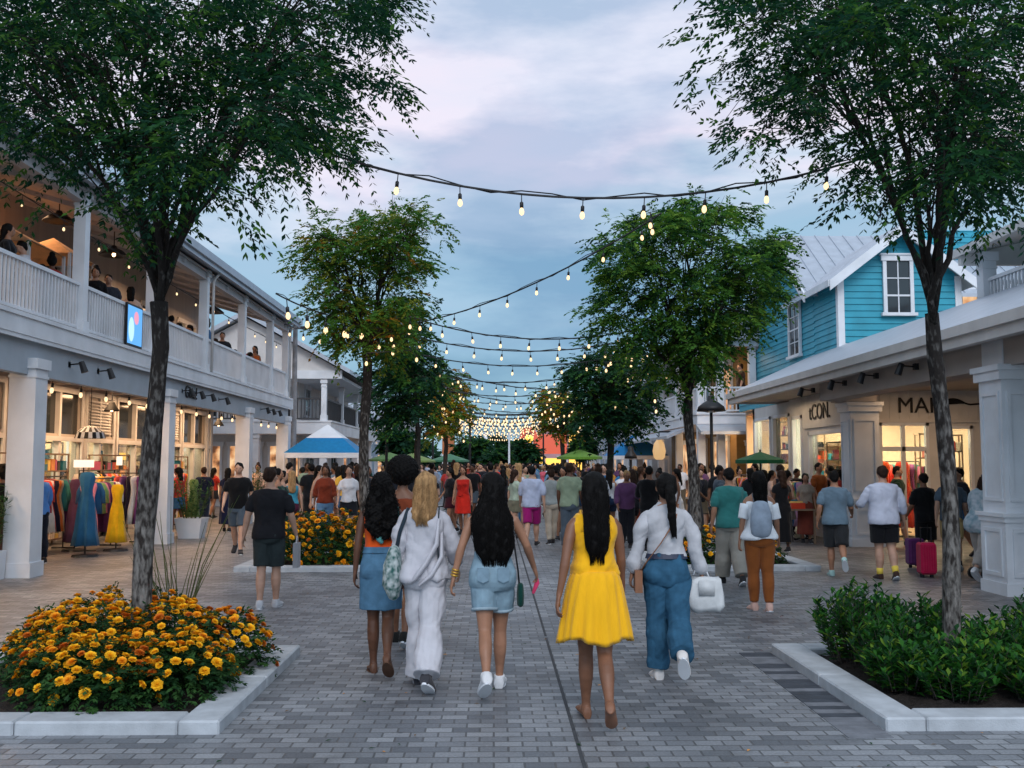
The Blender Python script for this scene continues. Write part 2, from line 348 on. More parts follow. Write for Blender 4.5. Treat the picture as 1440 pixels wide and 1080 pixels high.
def siding(rows, axis, pos, outward, parent, m=TEAL, name='clapboard_wall', board=.16):
    """rows: function z -> (u0,u1) or None. axis 'x' wall plane at x=pos (u is y); outward is -1/+1"""
    mb = MB(); z = rows[0]; z1 = rows[1]; f = rows[2]
    while z < z1-.01:
        zt = min(z+board, z1); r0, r1 = f(z+.005), f(zt-.005)
        if r0 is None: break
        if r1 is None or r1[1]-r1[0] < .01: m_ = (r0[0]+r0[1])/2; r1 = (m_-.004, m_+.004)
        o = outward; a, b = pos+o*.028, pos+o*.004; back = pos-o*.05
        if axis == 'x':
            V = [(a, r0[0], z), (a, r0[1], z), (b, r1[1], zt), (b, r1[0], zt), (back, r0[0], z), (back, r0[1], z), (back, r1[1], zt), (back, r1[0], zt)]
        else:
            V = [(r0[0], a, z), (r0[1], a, z), (r1[1], b, zt), (r1[0], b, zt), (r0[0], back, z), (r0[1], back, z), (r1[1], back, zt), (r1[0], back, zt)]
        mb.add(V, [(0, 1, 2, 3), (7, 6, 5, 4), (0, 4, 5, 1), (1, 5, 6, 2), (2, 6, 7, 3), (3, 7, 4, 0)]); z = zt
    return mb.build(name, m, parent)
def window(axis, pos, out, u0, u1, z0, z1, parent, rows=3, cols=2, fm=WHITE, gm=None, trim=.09, head=.14, name='window'):
    """framed window proud of a wall plane; axis is the plane normal"""
    gm = gm or DARKG
    def B(mb, ua, ub, za, zb, d0, d1):
        a, b = pos+out*d0, pos+out*d1
        if axis == 'x': mb.box(a, b, ua, ub, za, zb)
        else: mb.box(ua, ub, a, b, za, zb)
    f = MB(); B(f, u0-trim, u0, z0, z1, 0, .07); B(f, u1, u1+trim, z0, z1, 0, .07); B(f, u0-trim-.04, u1+trim+.04, z1, z1+head, 0, .09); B(f, u0-trim-.07, u1+trim+.07, z1+head, z1+head+.04, 0, .12)
    w_ = f.build(name, fm, parent)
    s = MB(); B(s, u0-trim-.06, u1+trim+.06, z0-.08, z0, 0, .12); s.build('sill', fm, w_)
    g = MB(); B(g, u0, u1, z0, z1, .008, .026); g.build('pane', gm, w_)
    q = MB()
    for i in range(1, cols): u = u0+(u1-u0)*i/cols; B(q, u-.014, u+.014, z0, z1, .02, .045)
    for i in range(1, rows): z = z0+(z1-z0)*i/rows; h = .022 if i == rows//2 or rows == 2 else .013; B(q, u0, u1, z-h, z+h, .022, .05)
    if q.v: q.build('muntin', fm, w_)
    return w_
WARMW = emis('lit window', (1.0, .58, .28), .8)
_t = WARMW.node_tree; _n1 = _t.nodes.new('ShaderNodeTexNoise'); _n1.inputs['Scale'].default_value = 2.6; _n1.inputs['Detail'].default_value = 6; _tc = _t.nodes.new('ShaderNodeTexCoord'); _t.links.new(_tc.outputs['Object'], _n1.inputs['Vector'])
_rr = _t.nodes.new('ShaderNodeValToRGB'); _e = _rr.color_ramp.elements; _e[0].position = .36; _e[0].color = (.10, .035, .015, 1); _e[1].position = .66; _e[1].color = (1.0, .66, .36, 1); _x = _e.new(.48); _x.color = (.62, .26, .10, 1); _t.links.new(_n1.outputs['Fac'], _rr.inputs[0]); _t.links.new(_rr.outputs[0], _t.nodes['Principled BSDF'].inputs['Emission Color'])
def pendant(x, y, ztop, zb, label, grp, parent=None, lit=True, r=.2):
    t = empty('pendant_lamp', (x, y, zb), label, 'lamp', grp)
    m = MB(); m.tube([(x, y, zb+.2), (x, y, ztop)], .012, 6); m.build('rod', DARK, t)
    m = MB(); rs = []
    for (rr, z) in ((.05, .22), (.07, .17), (r*.55, .13), (r, .02), (r*1.02, 0), (r*.9, .012), (.04, .13)): rs.append([(x+rr*math.cos(a), y+rr*math.sin(a), zb+z) for a in [2*math.pi*i/16 for i in range(16)]])
    m.rings(rs); m.build('lamp_shade', DARK, t, smooth=True)
    if lit: m = MB(); m.ell((x, y, zb+.03), (.035, .035, .045)); m.build('bulb', emis('warm bulb', (1, .62, .3), 9, False), t, smooth=True)
    return t
# ================================================================ LEFT GALLERY BUILDING
XF, XW = -7.16, -9.6; Y0, Y1 = 5.5, 34.2
LB = empty('gallery_building', (-9, 20, 0), 'long white two-storey gallery building with balcony and arcade lining the left side', 'building')
m = MB(); m.box(XW-.15, -6.98, Y0, Y1, 3.56, 3.84); m.build('balcony_deck', WHITE2, LB)
m = MB(); m.box(-6.98, -6.93, Y0, Y1, 3.60, 3.86); m.box(-6.98, -6.90, Y0, Y1+.04, 3.86, 3.92); m.box(-6.98, -6.945, Y0, Y1, 3.54, 3.60); m.box(XW, -6.9, Y1, Y1+.05, 3.56, 3.92); m.build('fascia', WHITE, LB)
m = MB(); m.box(-7.22, -7.06, Y0, Y1, 3.05, 3.56); m.build('beam', GREYP, LB)
m = MB(); m.box(XW, -7.23, Y0, Y1, 3.5, 3.555)
for y in np.arange(Y0, Y1, 1.6): m.box(XW, -7.24, y, y+.07, 3.40, 3.5)
m.build('arcade_ceiling', BEIGE, LB)
for y in (9.2, 15.35, 21.6, 28.6, 33.9): column('column', XF+.02, y, 0, 3.30, .40, LB)
posts = [6.5, 10.2, 13.6, 17.1, 20.7, 24.4, 28.1, 31.6, 34.0]
for i, y in enumerate(posts):
    column('post', XF+.02, y, 3.92, 6.45, .2, LB)
    if i: railing('railing', (XF+.02, posts[i-1]+.1, 0), (XF+.02, y-.1, 0), 4.0, 4.80, LB)
railing('railing', (XW, Y1-.1, 0), (XF-.1, Y1-.1, 0), 4.0, 4.80, LB)
m = MB(); m.prism([(-6.75, 6.40), (-6.75, 6.62), (-14.5, 9.0), (-14.5, 8.8)], Y0, Y1+.3, 'y'); m.build('roof', METALR, LB)
m = MB(); m.box(-6.80, -6.68, Y0, Y1+.35, 6.50, 6.68); m.prism([(-6.86, 6.34), (-6.86, 6.42), (-10.9, 7.62), (-10.9, 7.54)], Y1+.3, Y1+.36, 'y'); m.build('gutter', mat('gutter metal', (.36, .40, .46), .4, .1, 3, metal=.2), LB)
m = MB(); m.prism([(-7.0, 6.36), (-7.0, 6.40), (-10.4, 7.40), (-10.4, 7.34)], Y0, Y1, 'y')
for k in range(24):
    x = -7.05-k*.14; z = 6.36-(x+7.0)*-.294*-1
for y in np.arange(Y0+.4, Y1, 1.83): m.prism([(-7.0, 6.26), (-7.0, 6.37), (-10.2, 7.33), (-10.2, 7.2)], y, y+.09, 'y')
m.box(-7.24, -7.06, Y0, Y1, 6.20, 6.45)
m.build('porch_ceiling', mat('porch ceiling boards', (.42, .41, .42), .6, .12, 1.2, stretch=(9, .3, 1)), LB)
for y in (13.35, 24.65, 34.05):
    m = MB(); m.tube([(-6.78, y, 6.5), (-6.95, y, 6.3), (-6.99, y, 6.2), (-6.99, y, 3.95)], .035, 8); m.build('downpipe', WHITE2, LB, smooth=True)
# upper wall with openings
m = MB(); XU = -9.9
ups = [(7, 8.6), (10.5, 12.3), (13.8, 15.6), (17.2, 19.0), (20.6, 22.6), (24.2, 26), (27.8, 29.6), (31, 32.8)]
prev = Y0
for a, b in ups: m.box(XU-.15, XU, prev, a, 3.85, 7.25); m.box(XU-.15, XU, a, b, 6.15, 7.25); prev = b
m.box(XU-.15, XU, prev, Y1, 3.85, 7.25); m.box(XU-4, XU-.15, Y1-.15, Y1, 3.85, 8.2); m.box(XU-4, XU-.1, Y1-.15, Y1, 0, 3.5); m.build('upper_wall', mat('upper wall boards', (.40, .36, .33), .6, .1, 1, stretch=(1, 6, .4)), LB)
for i, (a, b) in enumerate(ups):
    m = MB(); m.box(XU, XU+.05, a-.08, a, 3.85, 6.2); m.box(XU, XU+.05, b, b+.08, 3.85, 6.2); m.box(XU, XU+.05, a, b, 6.15, 6.27); m.box(XU-.04, XU+.02, (a+b)/2-.04, (a+b)/2+.04, 3.85, 6.15)
    d = m.build('door_frame', WHITE2, LB); g = MB(); g.box(XU-.09, XU-.07, a, b, 3.85, 6.15); g.build('pane', GLASS if i % 2 else DARKG, d)
m = MB(); m.box(-13.6, -13.5, Y0, Y1, 3.85, 7); m.build('back_wall', mat('warm interior wall', (.42, .28, .18), .8, .2, 1.5), LB)
# ground floor shopfront
m = MB()
bays = []; y = 6.0; kinds = ['glass', 'louvre', 'glass', 'dark', 'glass', 'glass', 'louvre', 'door', 'louvre', 'glass', 'dark']
widths = [2.4, 1.7, 3.2, 2.0, 3.0, 3.4, 1.6, 2.6, 2.1, 2.3, 1.6]; 
prev = Y0; fr = []
for kd, wd in zip(kinds, widths):
    bays.append((y, min(y+wd, Y1-.4), kd)); y += wd+.32
for a, b, kd in bays:
    m.box(XW-.2, XW, prev, a, 0, 3.5); m.box(XW-.2, XW, a, b, 3.3, 3.5); prev = b
    if kd == 'louvre': m.box(XW-.2, XW-.03, a, b, 2.35, 3.3)
    m.box(XW-.2, XW, a, b, 2.22, 2.36)
    if kd in ('glass', 'louvre'): m.box(XW-.2, XW, a, b, 0, .35)
m.box(XW-.2, XW, prev, Y1, 0, 3.5)
m.build('shop_wall', BEIGE, LB)
for a, b, kd in bays:
    f = MB(); e = .07
    f.box(XW-.02, XW+.04, a-.1, a, 0, 3.38); f.box(XW-.02, XW+.04, b, b+.1, 0, 3.38); f.box(XW-.02, XW+.045, a, b, 3.28, 3.4); f.box(XW-.02, XW+.05, a, b, 2.2, 2.3)
    n = max(2, int((b-a)/.95))
    for i in range(1, n): u = a+(b-a)*i/n; f.box(XW-.12, XW+.02, u-.05, u+.05, .0, 3.28)
    fo = f.build('window_frame' if kd != 'door' else 'door_frame', WHITE2, LB)
    g = MB(); g.box(XW-.10, XW-.085, a, b, .35 if kd != 'door' else 0, 2.22); g.build('pane', GLASS if kd != 'dark' else DARKG, fo)
    if kd != 'louvre': g = MB(); g.box(XW-.10, XW-.085, a, b, 2.36, 3.3); g.build('transom', DARKG, fo)
    else:
        g = MB(); g.box(XW-.02, XW+.03, a+.12, b-.12, 2.42, 2.46); g.box(XW-.02, XW+.03, a+.12, b-.12, 3.16, 3.2)
        for k in range(9): z = 2.5+k*.072; g.add([(XW-.03, a+.15, z+.06), (XW-.03, b-.15, z+.06), (XW+.035, b-.15, z), (XW+.035, a+.15, z), (XW-.03, a+.15, z+.045), (XW-.03, b-.15, z+.045), (XW+.03, b-.15, z-.012), (XW+.03, a+.15, z-.012)], [(0, 1, 2, 3), (7, 6, 5, 4), (0, 3, 7, 4), (1, 5, 6, 2), (3, 2, 6, 7), (0, 4, 5, 1)])
        g.build('louvre', WHITE2, LB)
# shop interior shell
m = MB(); m.box(-13.7, -13.5, Y0, Y1, 0, 3.5); m.box(-13.5, XW-.2, Y0, Y1, 3.3, 3.45)
for y in (12.2, 17.5, 24.9, 31.2): m.box(-13.5, XW-.25, y, y+.1, 0, 3.3)
m.build('shop_interior', mat('cream interior', (.62, .48, .34), .8, .15, 1.2), LB)
m = MB(); m.box(-13.45, XW-.25, Y0, Y1, .004, .012); m.build('shop_floor', mat('wood floor', (.30, .19, .11), .5, .2, 3), LB)
SHLF = mat('shelf goods', (.55, .42, .30), .7, .0, 3)
def shelves(name, x0, x1, y0, y1, parent, facing, levels=5, z1=2.2, seed=0, label=None, fw=.3):
    """display shelf unit filled with small goods"""
    r = random.Random(seed); t = empty(name, ((x0+x1)/2, (y0+y1)/2, 0), label, 'shelf', 'display shelves inside the shops')
    m = MB()
    for k in range(levels+1): z = .12+k*(z1-.12)/levels; m.box(x0, x1, y0, y1, z-.015, z+.015)
    lx = x1-x0; ly = y1-y0
    for (xx, yy) in ((x0, y0), (x1-.03, y0), (x0, y1-.03), (x1-.03, y1-.03)): m.box(xx, xx+.03, yy, yy+.03, 0, z1+.015)
    m.build('rack', WOOD, t)
    pal = ['#c8452f', '#e9c46a', '#f4e3c8', '#2a6f7f', '#d98c4a', '#7d3b2c', '#e8e0d4', '#3c5b3a', '#b55b7a', '#222222']
    g = MB(); ms_ = [cloth(c) for c in pal]
    for k in range(levels):
        z = .135+k*(z1-.12)/levels; u = 0.04; Lg = max(lx, ly)
        while u < Lg-.12:
            w_ = r.uniform(.06, .18); h = r.uniform(.08, .28*(z1/2.2)*5/levels)
            if r.random() < .85:
                if ly > lx: g.box(x0+.04, x1-.04, y0+u, y0+u+w_, z, z+h, r.randrange(len(pal)))
                else: g.box(x0+u, x0+u+w_, y0+.04, y1-.04, z, z+h, r.randrange(len(pal)))
            u += w_+r.uniform(.01, .05)
    o = g.build('goods', ms_, t); o['kind'] = 'stuff'
    return t
lab = ['nearest the street end', 'behind the white planter pot', 'behind the blue-shirted shopper', 'behind the colourful dress racks', 'behind the near tree trunk', 'by the second white column', 'behind the woman in navy']
for k, (a, b) in enumerate(((8, 11.5), (13, 16.5), (18.3, 20.8), (21.6, 24.4), (25.8, 28), (28.6, 30.8), (31.8, 33.6))):
    shelves('display_shelf', -10.75, -10.45, a, b, None, 1, seed=k, label=f'stocked shelf unit inside the left shop {lab[k]}')
for y in (9, 14.8, 19.5, 23.0, 27, 32.6): area((-11.6, y, 3.25), (0, 0, 0), 2.2, 3.2, 330)
for y in (12, 17, 21.5, 26, 31): area((-8.6, y, 3.42), (0, 0, 0), .9, 3.0, 95, (1, .60, .32))
for y in (10, 16, 22, 28, 33): area((-12.0, y, 6.6), (0, 0, 0), 2, 3, 130, (1, .58, .30))
for y in (13, 19.5, 26, 31.5): area((-9.0, y, 6.5), (0, 0, 0), .7, 2, 18, (1, .60, .33))
# pendant lamps in the upper gallery
for k, (px, py, Y) in enumerate(((83, 312, 19.3), (160, 360, 21.2), (300, 440, 28.5))):
    p = P(px, py, Y); pendant(p.x, Y, 6.95, p.z, ['large black barn-shade pendant at the far left under the upper porch ceiling', 'black barn-shade pendant behind the near tree branches on the upper gallery', 'black barn-shade pendant near the far end of the upper gallery'][k], 'black barn-shade pendants under the porch ceiling', lit=k > 0, r=.30)
for k, y in enumerate((13, 22.0, 30.5)):
    pendant(-8.4, y, 3.5, 2.85, f'dark pendant hanging from the arcade ceiling {["near the left frame edge", "in front of the louvred shop panel", "by the far arcade end"][k]}', 'arcade pendants', lit=True, r=.16)
# black spotlights on the beam
def beamspot(x, y, z, dx, label, grp):
    t = empty('spotlight', (x, y, z), label, 'spotlight', grp)
    m = MB(); m.box(x-.06*dx, x, y-.05, y+.05, z-.05, z+.05); m.build('bracket', DARK, t)
    m = MB(); m.tube([(x, y, z), (x+.22*dx, y, z+.02)], .014, 6); m.build('arm', DARK, t)
    m = MB(); m.tube([(x+.2*dx, y-.02, z+.05), (x+.26*dx, y+.0, z-.13)], [.045, .06], 10); m.build('lamp_head', DARK, t)
for k, Y in enumerate((16.6, 17.8, 22.6, 23.4, 24.3, 25.6, 30.2, 31.0, 31.9)):
    beamspot(-7.06, Y, 3.34, 1, 'small black arm spotlight on the grey beam under the left balcony', 'arm spotlights along the left beam')
# sign lettering on the beam
def sign_text(body, size, loc, rot, m, name, label, parent=None, depth=.02):
    me = text_mesh(body, size, depth); me.materials.append(m); o = bpy.data.objects.new(name, me); COL.objects.link(o); o.location = loc; o.rotation_euler = rot
    if parent is not None: o.location = Vector(loc)-wloc(parent); o.parent = parent
    else: tag(o, label, 'sign')
    return o
s = P(253, 545, 23.0); sign_text('Gino!', .40, (-7.035, 23.2, 3.33), (R(90), 0, R(90)), BLACK, 'shop_sign', 'black handwritten shop lettering on the grey beam under the left balcony')
# poster on the railing
m = MB(); pz = .9; yc = 19.5
m.box(-7.09, -7.05, yc-.42, yc+.42, 3.98, 4.80)
t = tag(m.build('display_screen', DARK), 'glowing blue and pink poster screen mounted on the balcony railing', 'screen')
g = MB(); g.box(-7.05, -7.043, yc-.38, yc+.38, 4.02, 4.76, 0)
g.add([(-7.040, yc-.2+.15*math.cos(a), 4.3+.24*math.sin(a)) for a in [2*math.pi*i/20 for i in range(20)]], [tuple(range(20))], 1)
g.add([(-7.038, yc+.05+.13*math.cos(a), 4.55+.13*math.sin(a)) for a in [2*math.pi*i/20 for i in range(20)]], [tuple(range(20))], 2)
g.build('picture', [emis('screen blue', (.08, .35, .8), 1.0), emis('screen pale', (.5, .8, .95), .9), emis('screen pink', (.8, .3, .45), .9)], t)
# tan awnings on the gallery
for k, (px, py, Y, wd) in enumerate(((12, 335, 18.2, 1.5), (75, 350, 19.6, 1.2))):
    c = P(px, py, Y); t = empty('market_awning', (c.x, Y, 3.86), ['tan peaked cloth awning at the far left of the upper gallery', 'small tan awning with white frame beside the gallery post'][k], 'awning', 'tan awnings on the upper gallery')
    m = MB(); h = wd/2; z = c.z
    vs = [(c.x-h, Y-h, z-.2), (c.x+h, Y-h, z-.2), (c.x+h, Y+h, z-.2), (c.x-h, Y+h, z-.2), (c.x, Y, z+.22)]
    m.add(vs, [(0, 1, 4), (1, 2, 4), (2, 3, 4), (3, 0, 4)]); m.add([(x, y, zz-.02) for x, y, zz in vs], [(1, 0, 4), (2, 1, 4), (3, 2, 4), (0, 3, 4)])
    m.build('canopy', cloth('#d9a878'), t)
    for sx in (-1, 1):
        for sy in (-1, 1): q = MB(); q.box(c.x+sx*h*.95-.025, c.x+sx*h*.95+.025, Y+sy*h*.95-.025, Y+sy*h*.95+.025, 3.84, z-.19); q.build('pole', WHITE, t)
# end pole
t = empty('utility_pole', (-7.0, 34.9, 0), 'tall grey pole with a short crossarm at the far corner of the white gallery', 'pole')
m = MB(); m.tube([(-7.0, 34.9, 0), (-7.0, 34.9, 6.9)], [.11, .08], 12); m.build('post', mat('weathered pole', (.25, .25, .26), .7, .25, 6), t)
m = MB(); m.box(-7.35, -6.4, 34.85, 34.95, 6.42, 6.52); m.build('crossarm', DARK, t)
# ================================================================ SECOND LEFT BUILDING (gabled porch facing the camera)
B2 = empty('porch_house', (-9.5, 44, 0), 'white two-storey house with gabled porch beyond the left gallery', 'building')
ya = 38.5
m = MB(); m.box(-13, -7.9, ya+1.8, 54, 0, 5.3); m.prism([(-13.4, 5.3), (-5.9, 5.3), (-9.65, 7.35)], ya+.1, 54, 'y'); m.build('wall', WHITE2, B2)
m = MB(); m.prism([(-5.55, 5.15), (-5.55, 5.32), (-9.65, 7.60), (-9.65, 7.42)], ya-.3, 54.3, 'y'); m.prism([(-13.75, 5.15), (-13.75, 5.32), (-9.65, 7.60), (-9.65, 7.42)], ya-.3, 54.3, 'y'); m.build('roof', METALR, B2)
m = MB(); m.box(-13.4, -5.9, ya+.02, ya+.14, 4.98, 5.3); m.box(-13.4, -5.9, ya+.1, 54, 4.98, 5.1); m.build('porch_beam', WHITE, B2)
m = MB(); m.box(-13, -6.3, ya, 54, 2.85, 3.3); m.box(-13, -6.26, ya-.03, 54, 3.3, 3.36); m.build('porch_deck', WHITE, B2)
for x, y in ((-12.6, ya+.2), (-9.2, ya+.2), (-6.6, ya+.2), (-6.6, ya+4.5), (-6.6, ya+9), (-6.6, ya+14)):
    column('column', x, y, 0, 2.84, .26, B2); column('post', x, y, 3.36, 4.97, .2, B2)
railing('railing', (-12.4, ya+.2, 0), (-6.7, ya+.2, 0), 3.42, 4.25, B2, m=mat('dark railing', (.05, .05, .055), .5, .1, 3), step=.14); railing('railing', (-6.6, ya+.4, 0), (-6.6, ya+14, 0), 3.42, 4.25, B2, m=MATS['dark railing'], step=.14)
for k in range(3): window('y', ya+1.79, -1, -12+k*1.5, -11.2+k*1.5, 3.6, 4.8, B2, gm=WARMW if k == 1 else None)
for k in range(3): window('y', ya+1.79, -1, -12.2+k*1.6, -11.0+k*1.6, .4, 2.4, B2, gm=WARMW, cols=2, rows=1)
for k in range(4): window('x', -7.895, 1, ya+3.2+k*3.2, ya+5.0+k*3.2, .4, 2.4, B2, gm=WARMW if k % 2 else None, cols=2, rows=1)
for k in range(3): window('x', -7.895, 1, ya+3+k*4, ya+4+k*4, 3.7, 4.8, B2)
# ================================================================ RIGHT: white shop block + blue house
RB = empty('corner_shop_building', (8.5, 20, 0), 'white corner shop building with deep porch roof lining the right side', 'building')
# porch roof (shallow) and gutter
m = MB(); m.prism([(6.32, 3.46), (6.32, 3.58), (8.6, 4.62), (8.6, 4.46)], 7.0, 26.6, 'y'); m.build('porch_roof', METALR, RB)
m = MB(); m.box(6.24, 6.36, 7.0, 26.7, 3.42, 3.56); m.box(6.30, 6.42, 7.0, 26.65, 3.28, 3.42); m.box(6.3, 8.4, 26.6, 26.7, 3.3, 3.5); m.build('gutter', WHITE2, RB)
m = MB(); m.box(6.42, 11.3, 7.0, 26.6, 3.34, 3.40); m.build('soffit', BEIGE, RB)
m = MB(); m.box(6.72, 7.15, 7.0, 20.4, 2.98, 3.34); m.box(7.15, 7.9, 20.4, 21.0, 2.98, 3.34); m.build('beam', mat('taupe paint', (.36, .33, .31), .6, .08, 2), RB)
m = MB(); m.box(6.70, 7.22, 12.95, 13.5, 3.0, 3.34); m.build('beam_block', WHITE, RB)
panel_column('column', 6.62, 7.24, 12.85, 13.45, 1.06, 3.0, RB)
panel_column('column', 6.62, 7.24, 8.2, 8.8, 1.06, 3.0, RB)
panel_column('column', 7.38, 7.98, 20.5, 21.1, .98, 2.98, RB)
# street wall beyond the pier (x=7.6)
XS = 7.62
m = MB(); m.box(XS, XS+.2, 21.1, 21.5, 0, 3.34); m.box(XS, XS+.2, 21.5, 24.0, 2.46, 3.34); m.box(XS, XS+.2, 24.0, 24.5, 0, 3.34); m.box(XS, XS+.2, 24.5, 25.3, 2.9, 3.34); m.box(XS, XS+.2, 25.3, 25.55, 0, 3.34)
m.box(XS, XS+.2, 25.55, 29.2, 3.0, 3.3); m.box(XS, XS+.2, 27.1, 27.3, 0, 3.0); m.box(XS, XS+.2, 29.0, 29.2, 0, 3.3); m.box(XS, XS+.2, 25.55, 29.2, 0, .3)
m.build('street_wall', WHITE2, RB)
m = MB()
for (a, b, z0, z1) in ((21.5, 24.0, .0, 2.46), (24.5, 25.3, 0, 2.9), (25.55, 27.1, .3, 3.0), (27.3, 29.0, .3, 3.0)):
    m.box(XS-.03, XS+.06, a, a+.08, z0, z1); m.box(XS-.03, XS+.06, b-.08, b, z0, z1); m.box(XS-.03, XS+.06, a, b, z1-.08, z1)
m.box(XS-.03, XS+.05, 21.5, 24, .38, .46)
fo = m.build('window_frame', WHITE, RB)
g = MB(); g.box(XS+.08, XS+.09, 21.5, 24, .46, 2.4); g.box(XS+.08, XS+.09, 24.5, 25.3, 0, 2.85); g.box(XS+.08, XS+.09, 25.6, 29, .3, 2.95); g.build('pane', GLASS, fo)
m = MB(); m.box(XS-.01, XS+.1, 21.5, 24.0, 0, .38); m.build('stall_riser', WHITE, RB)
# teal strip above the display windows
siding((3.3, 3.95, lambda z: (26.65, 30.8)), 'x', XS+.02, -1, RB)
m = MB(); m.box(XS+.05, 12, 26.7, 30.8, 3.3, 3.95); m.build('upper_wall', WHITE2, RB)
# sign panel and letters
m = MB(); m.box(XS-.05, XS-.002, 21.6, 24.3, 2.55, 3.25); bd = tag(m.build('sign_board', WHITE2), 'pale sign board with rounded black letters above the lit shop window', 'sign')
sign_text('tCON.', .52, (XS-.065, 23.0, 2.90), (R(90), 0, R(-90)), BLACK, 'lettering', '', bd)
# facade facing the camera (porch back wall) at y=22
YF = 22.2
m = MB(); m.box(7.98, 8.62, YF, YF+.2, 0, 3.34); m.box(8.62, 9.75, YF, YF+.2, 2.62, 3.34); m.box(9.75, 10.1, YF, YF+.2, 0, 3.34); m.box(10.1, 10.75, YF, YF+.2, 2.55, 3.34); m.box(10.1, 10.75, YF, YF+.2, 0, .4); m.box(10.75, 11.5, YF, YF+.2, 0, 3.34)
m.build('porch_wall', WHITE2, RB)
m = MB()
for x in np.arange(8.0, 11.3, .22): m.box(x, x+.03, YF-.012, YF+.002, 2.7, 3.3)
m.box(7.98, 11.3, YF-.05, YF, 2.62, 2.70); m.build('board_and_batten', WHITE2, RB)
m = MB()
for (a, b, z0, z1) in ((8.62, 9.75, 0, 2.62), (10.1, 10.75, .4, 2.55)):
    m.box(a, a+.07, YF-.03, YF+.08, z0, z1); m.box(b-.07, b, YF-.03, YF+.08, z0, z1); m.box(a, b, YF-.03, YF+.08, z1-.07, z1)
m.box(8.69, 9.68, YF, YF+.08, 1.98, 2.08); m.box(9.14, 9.22, YF, YF+.08, 0, 2.55); fo = m.build('door_frame', WHITE, RB)
g = MB(); g.box(8.69, 9.68, YF+.03, YF+.04, .02, 2.55); g.box(10.17, 10.68, YF+.03, YF+.04, .4, 2.48); g.build('pane', GLASS, fo)
m = MB(); m.box(11.3, 11.5, 7, YF, 0, 3.34); m.build('side_wall', mat('slate wall', (.10, .105, .12), .7, .1, 2), RB)
# interior
m = MB(); m.box(7.85, 15, 26.2, 26.3, 0, 3.3); m.box(14.9, 15, 22.3, 26.2, 0, 3.3); m.box(7.84, 15, 22.4, 30.9, 3.22, 3.29); m.box(9.9, 10, 26.3, 30.9, 0, 3.2); m.box(7.84, 10, 30.8, 30.9, 0, 3.2)
m.build('shop_interior', MATS['cream interior'], RB)
m = MB(); m.box(7.85, 14.9, 22.4, 30.8, .004, .012); m.build('shop_floor', MATS['wood floor'], RB)
for (x, y, e) in ((9.3, 24.2, 300), (12, 24.2, 180), (8.9, 28.3, 240)): area((x, y, 3.18), (0, 0, 0), 1.4, 2.0, e)
area((9.2, 20.0, 3.3), (0, 0, 0), 2, 1.2, 40, (1, .62, .34)); area((6.7+.3, 24, 3.2), (0, 0, 0), .4, 3, 12, (1, .72, .45))
shelves('display_shelf', 8.3, 9.6, 25.8, 26.15, None, 1, seed=21, label='stocked shelf seen through the open doors under the MA sign')
shelves('display_shelf', 10.05, 10.85, 23.4, 23.7, None, 1, seed=22, levels=4, z1=2.4, label='stocked shelf behind the narrow lit window right of the near right tree trunk')
shelves('display_shelf', 8.3, 8.6, 25.75, 28.9, None, 1, seed=23, levels=7, z1=2.9, label='tall stocked display filling the lit street window beside the green umbrella')
shelves('display_shelf', 8.0, 8.3, 21.75, 23.9, None, 1, seed=24, levels=5, z1=2.2, label='crowded shelf right inside the lit window under the rounded black letters')
shelves('display_shelf', 10.12, 10.72, 22.62, 22.8, None, 1, seed=25, levels=6, z1=2.35, label='slim shelf of trinkets in the narrow lit window right of the near right trunk')
shelves('display_shelf', 7.98, 8.2, 25.75, 26.95, None, 1, seed=26, levels=8, z1=2.8, label='tall shelf in the nearer half of the lit display window')
sign_text('MARI', .50, (9.62, YF-.03, 2.99), (R(90), 0, 0), BLACK, 'shop_sign', 'large black MA lettering above the porch shop doors, partly behind the near right trunk')
m = MB(); pts = [(10.0+.9*t, YF-.04, 3.05+.10*math.sin(t*3.3)-.12*t+ (.25*max(0, t-.75)*2)) for t in [i/14 for i in range(15)]]
m.tube(pts, [(.02+.05*math.sin(math.pi*min(1, i/9)), .012) for i in range(15)], 6, flat=(0, 0, 1)); tag(m.build('sign_flourish', BLACK), 'black swoosh flourish at the right end of the MA sign', 'sign')
for k, (px, py) in enumerate(((1145, 541), (1190, 531), (1235, 520), (1292, 505))):
    x = 6.72 if k > 1 else 6.9; Y = x*FPX/(px-695); beamspot(6.6, 6.6*FPX/(px-695), 3.22, -1, f'black spotlight under the right porch gutter, {["farthest", "second farthest", "second nearest", "nearest"][k]} of four', 'spotlights under the right porch gutter')
# ---- blue house
BH = empty('blue_house', (10, 28, 4), 'bright teal clapboard upper house with white trim and gabled metal roofs', 'house')
xa, xb, yf = 8.55, 11.55, 24.3; xc = (xa+xb)/2; ze, zp = 6.35, 7.50; sl = (zp-ze)/(xc-xa)
siding((4.2, zp, lambda z: (xa, xb) if z < ze else (xa+(z-ze)/sl, xb-(z-ze)/sl)), 'y', yf, -1, BH)
siding((4.2, ze, lambda z: (yf, 26.2)), 'x', xa, -1, BH)
ym, yA, yB, zr = 29.0, 26.2, 31.8, 8.35; s2 = (zr-ze)/(ym-yA)
siding((4.0, zr, lambda z: (yA, yB+.6 if z < 5.3 else yB) if z < ze else (yA+(z-ze)/s2, yB-(z-ze)/s2)), 'x', xa-.002, -1, BH)
siding((4.0, ze, lambda z: (xb, 16)), 'y', yA, -1, BH)
siding((ze, 8.3, lambda z: (xb-.3, 16)), 'y', yA+1.4, -1, BH)
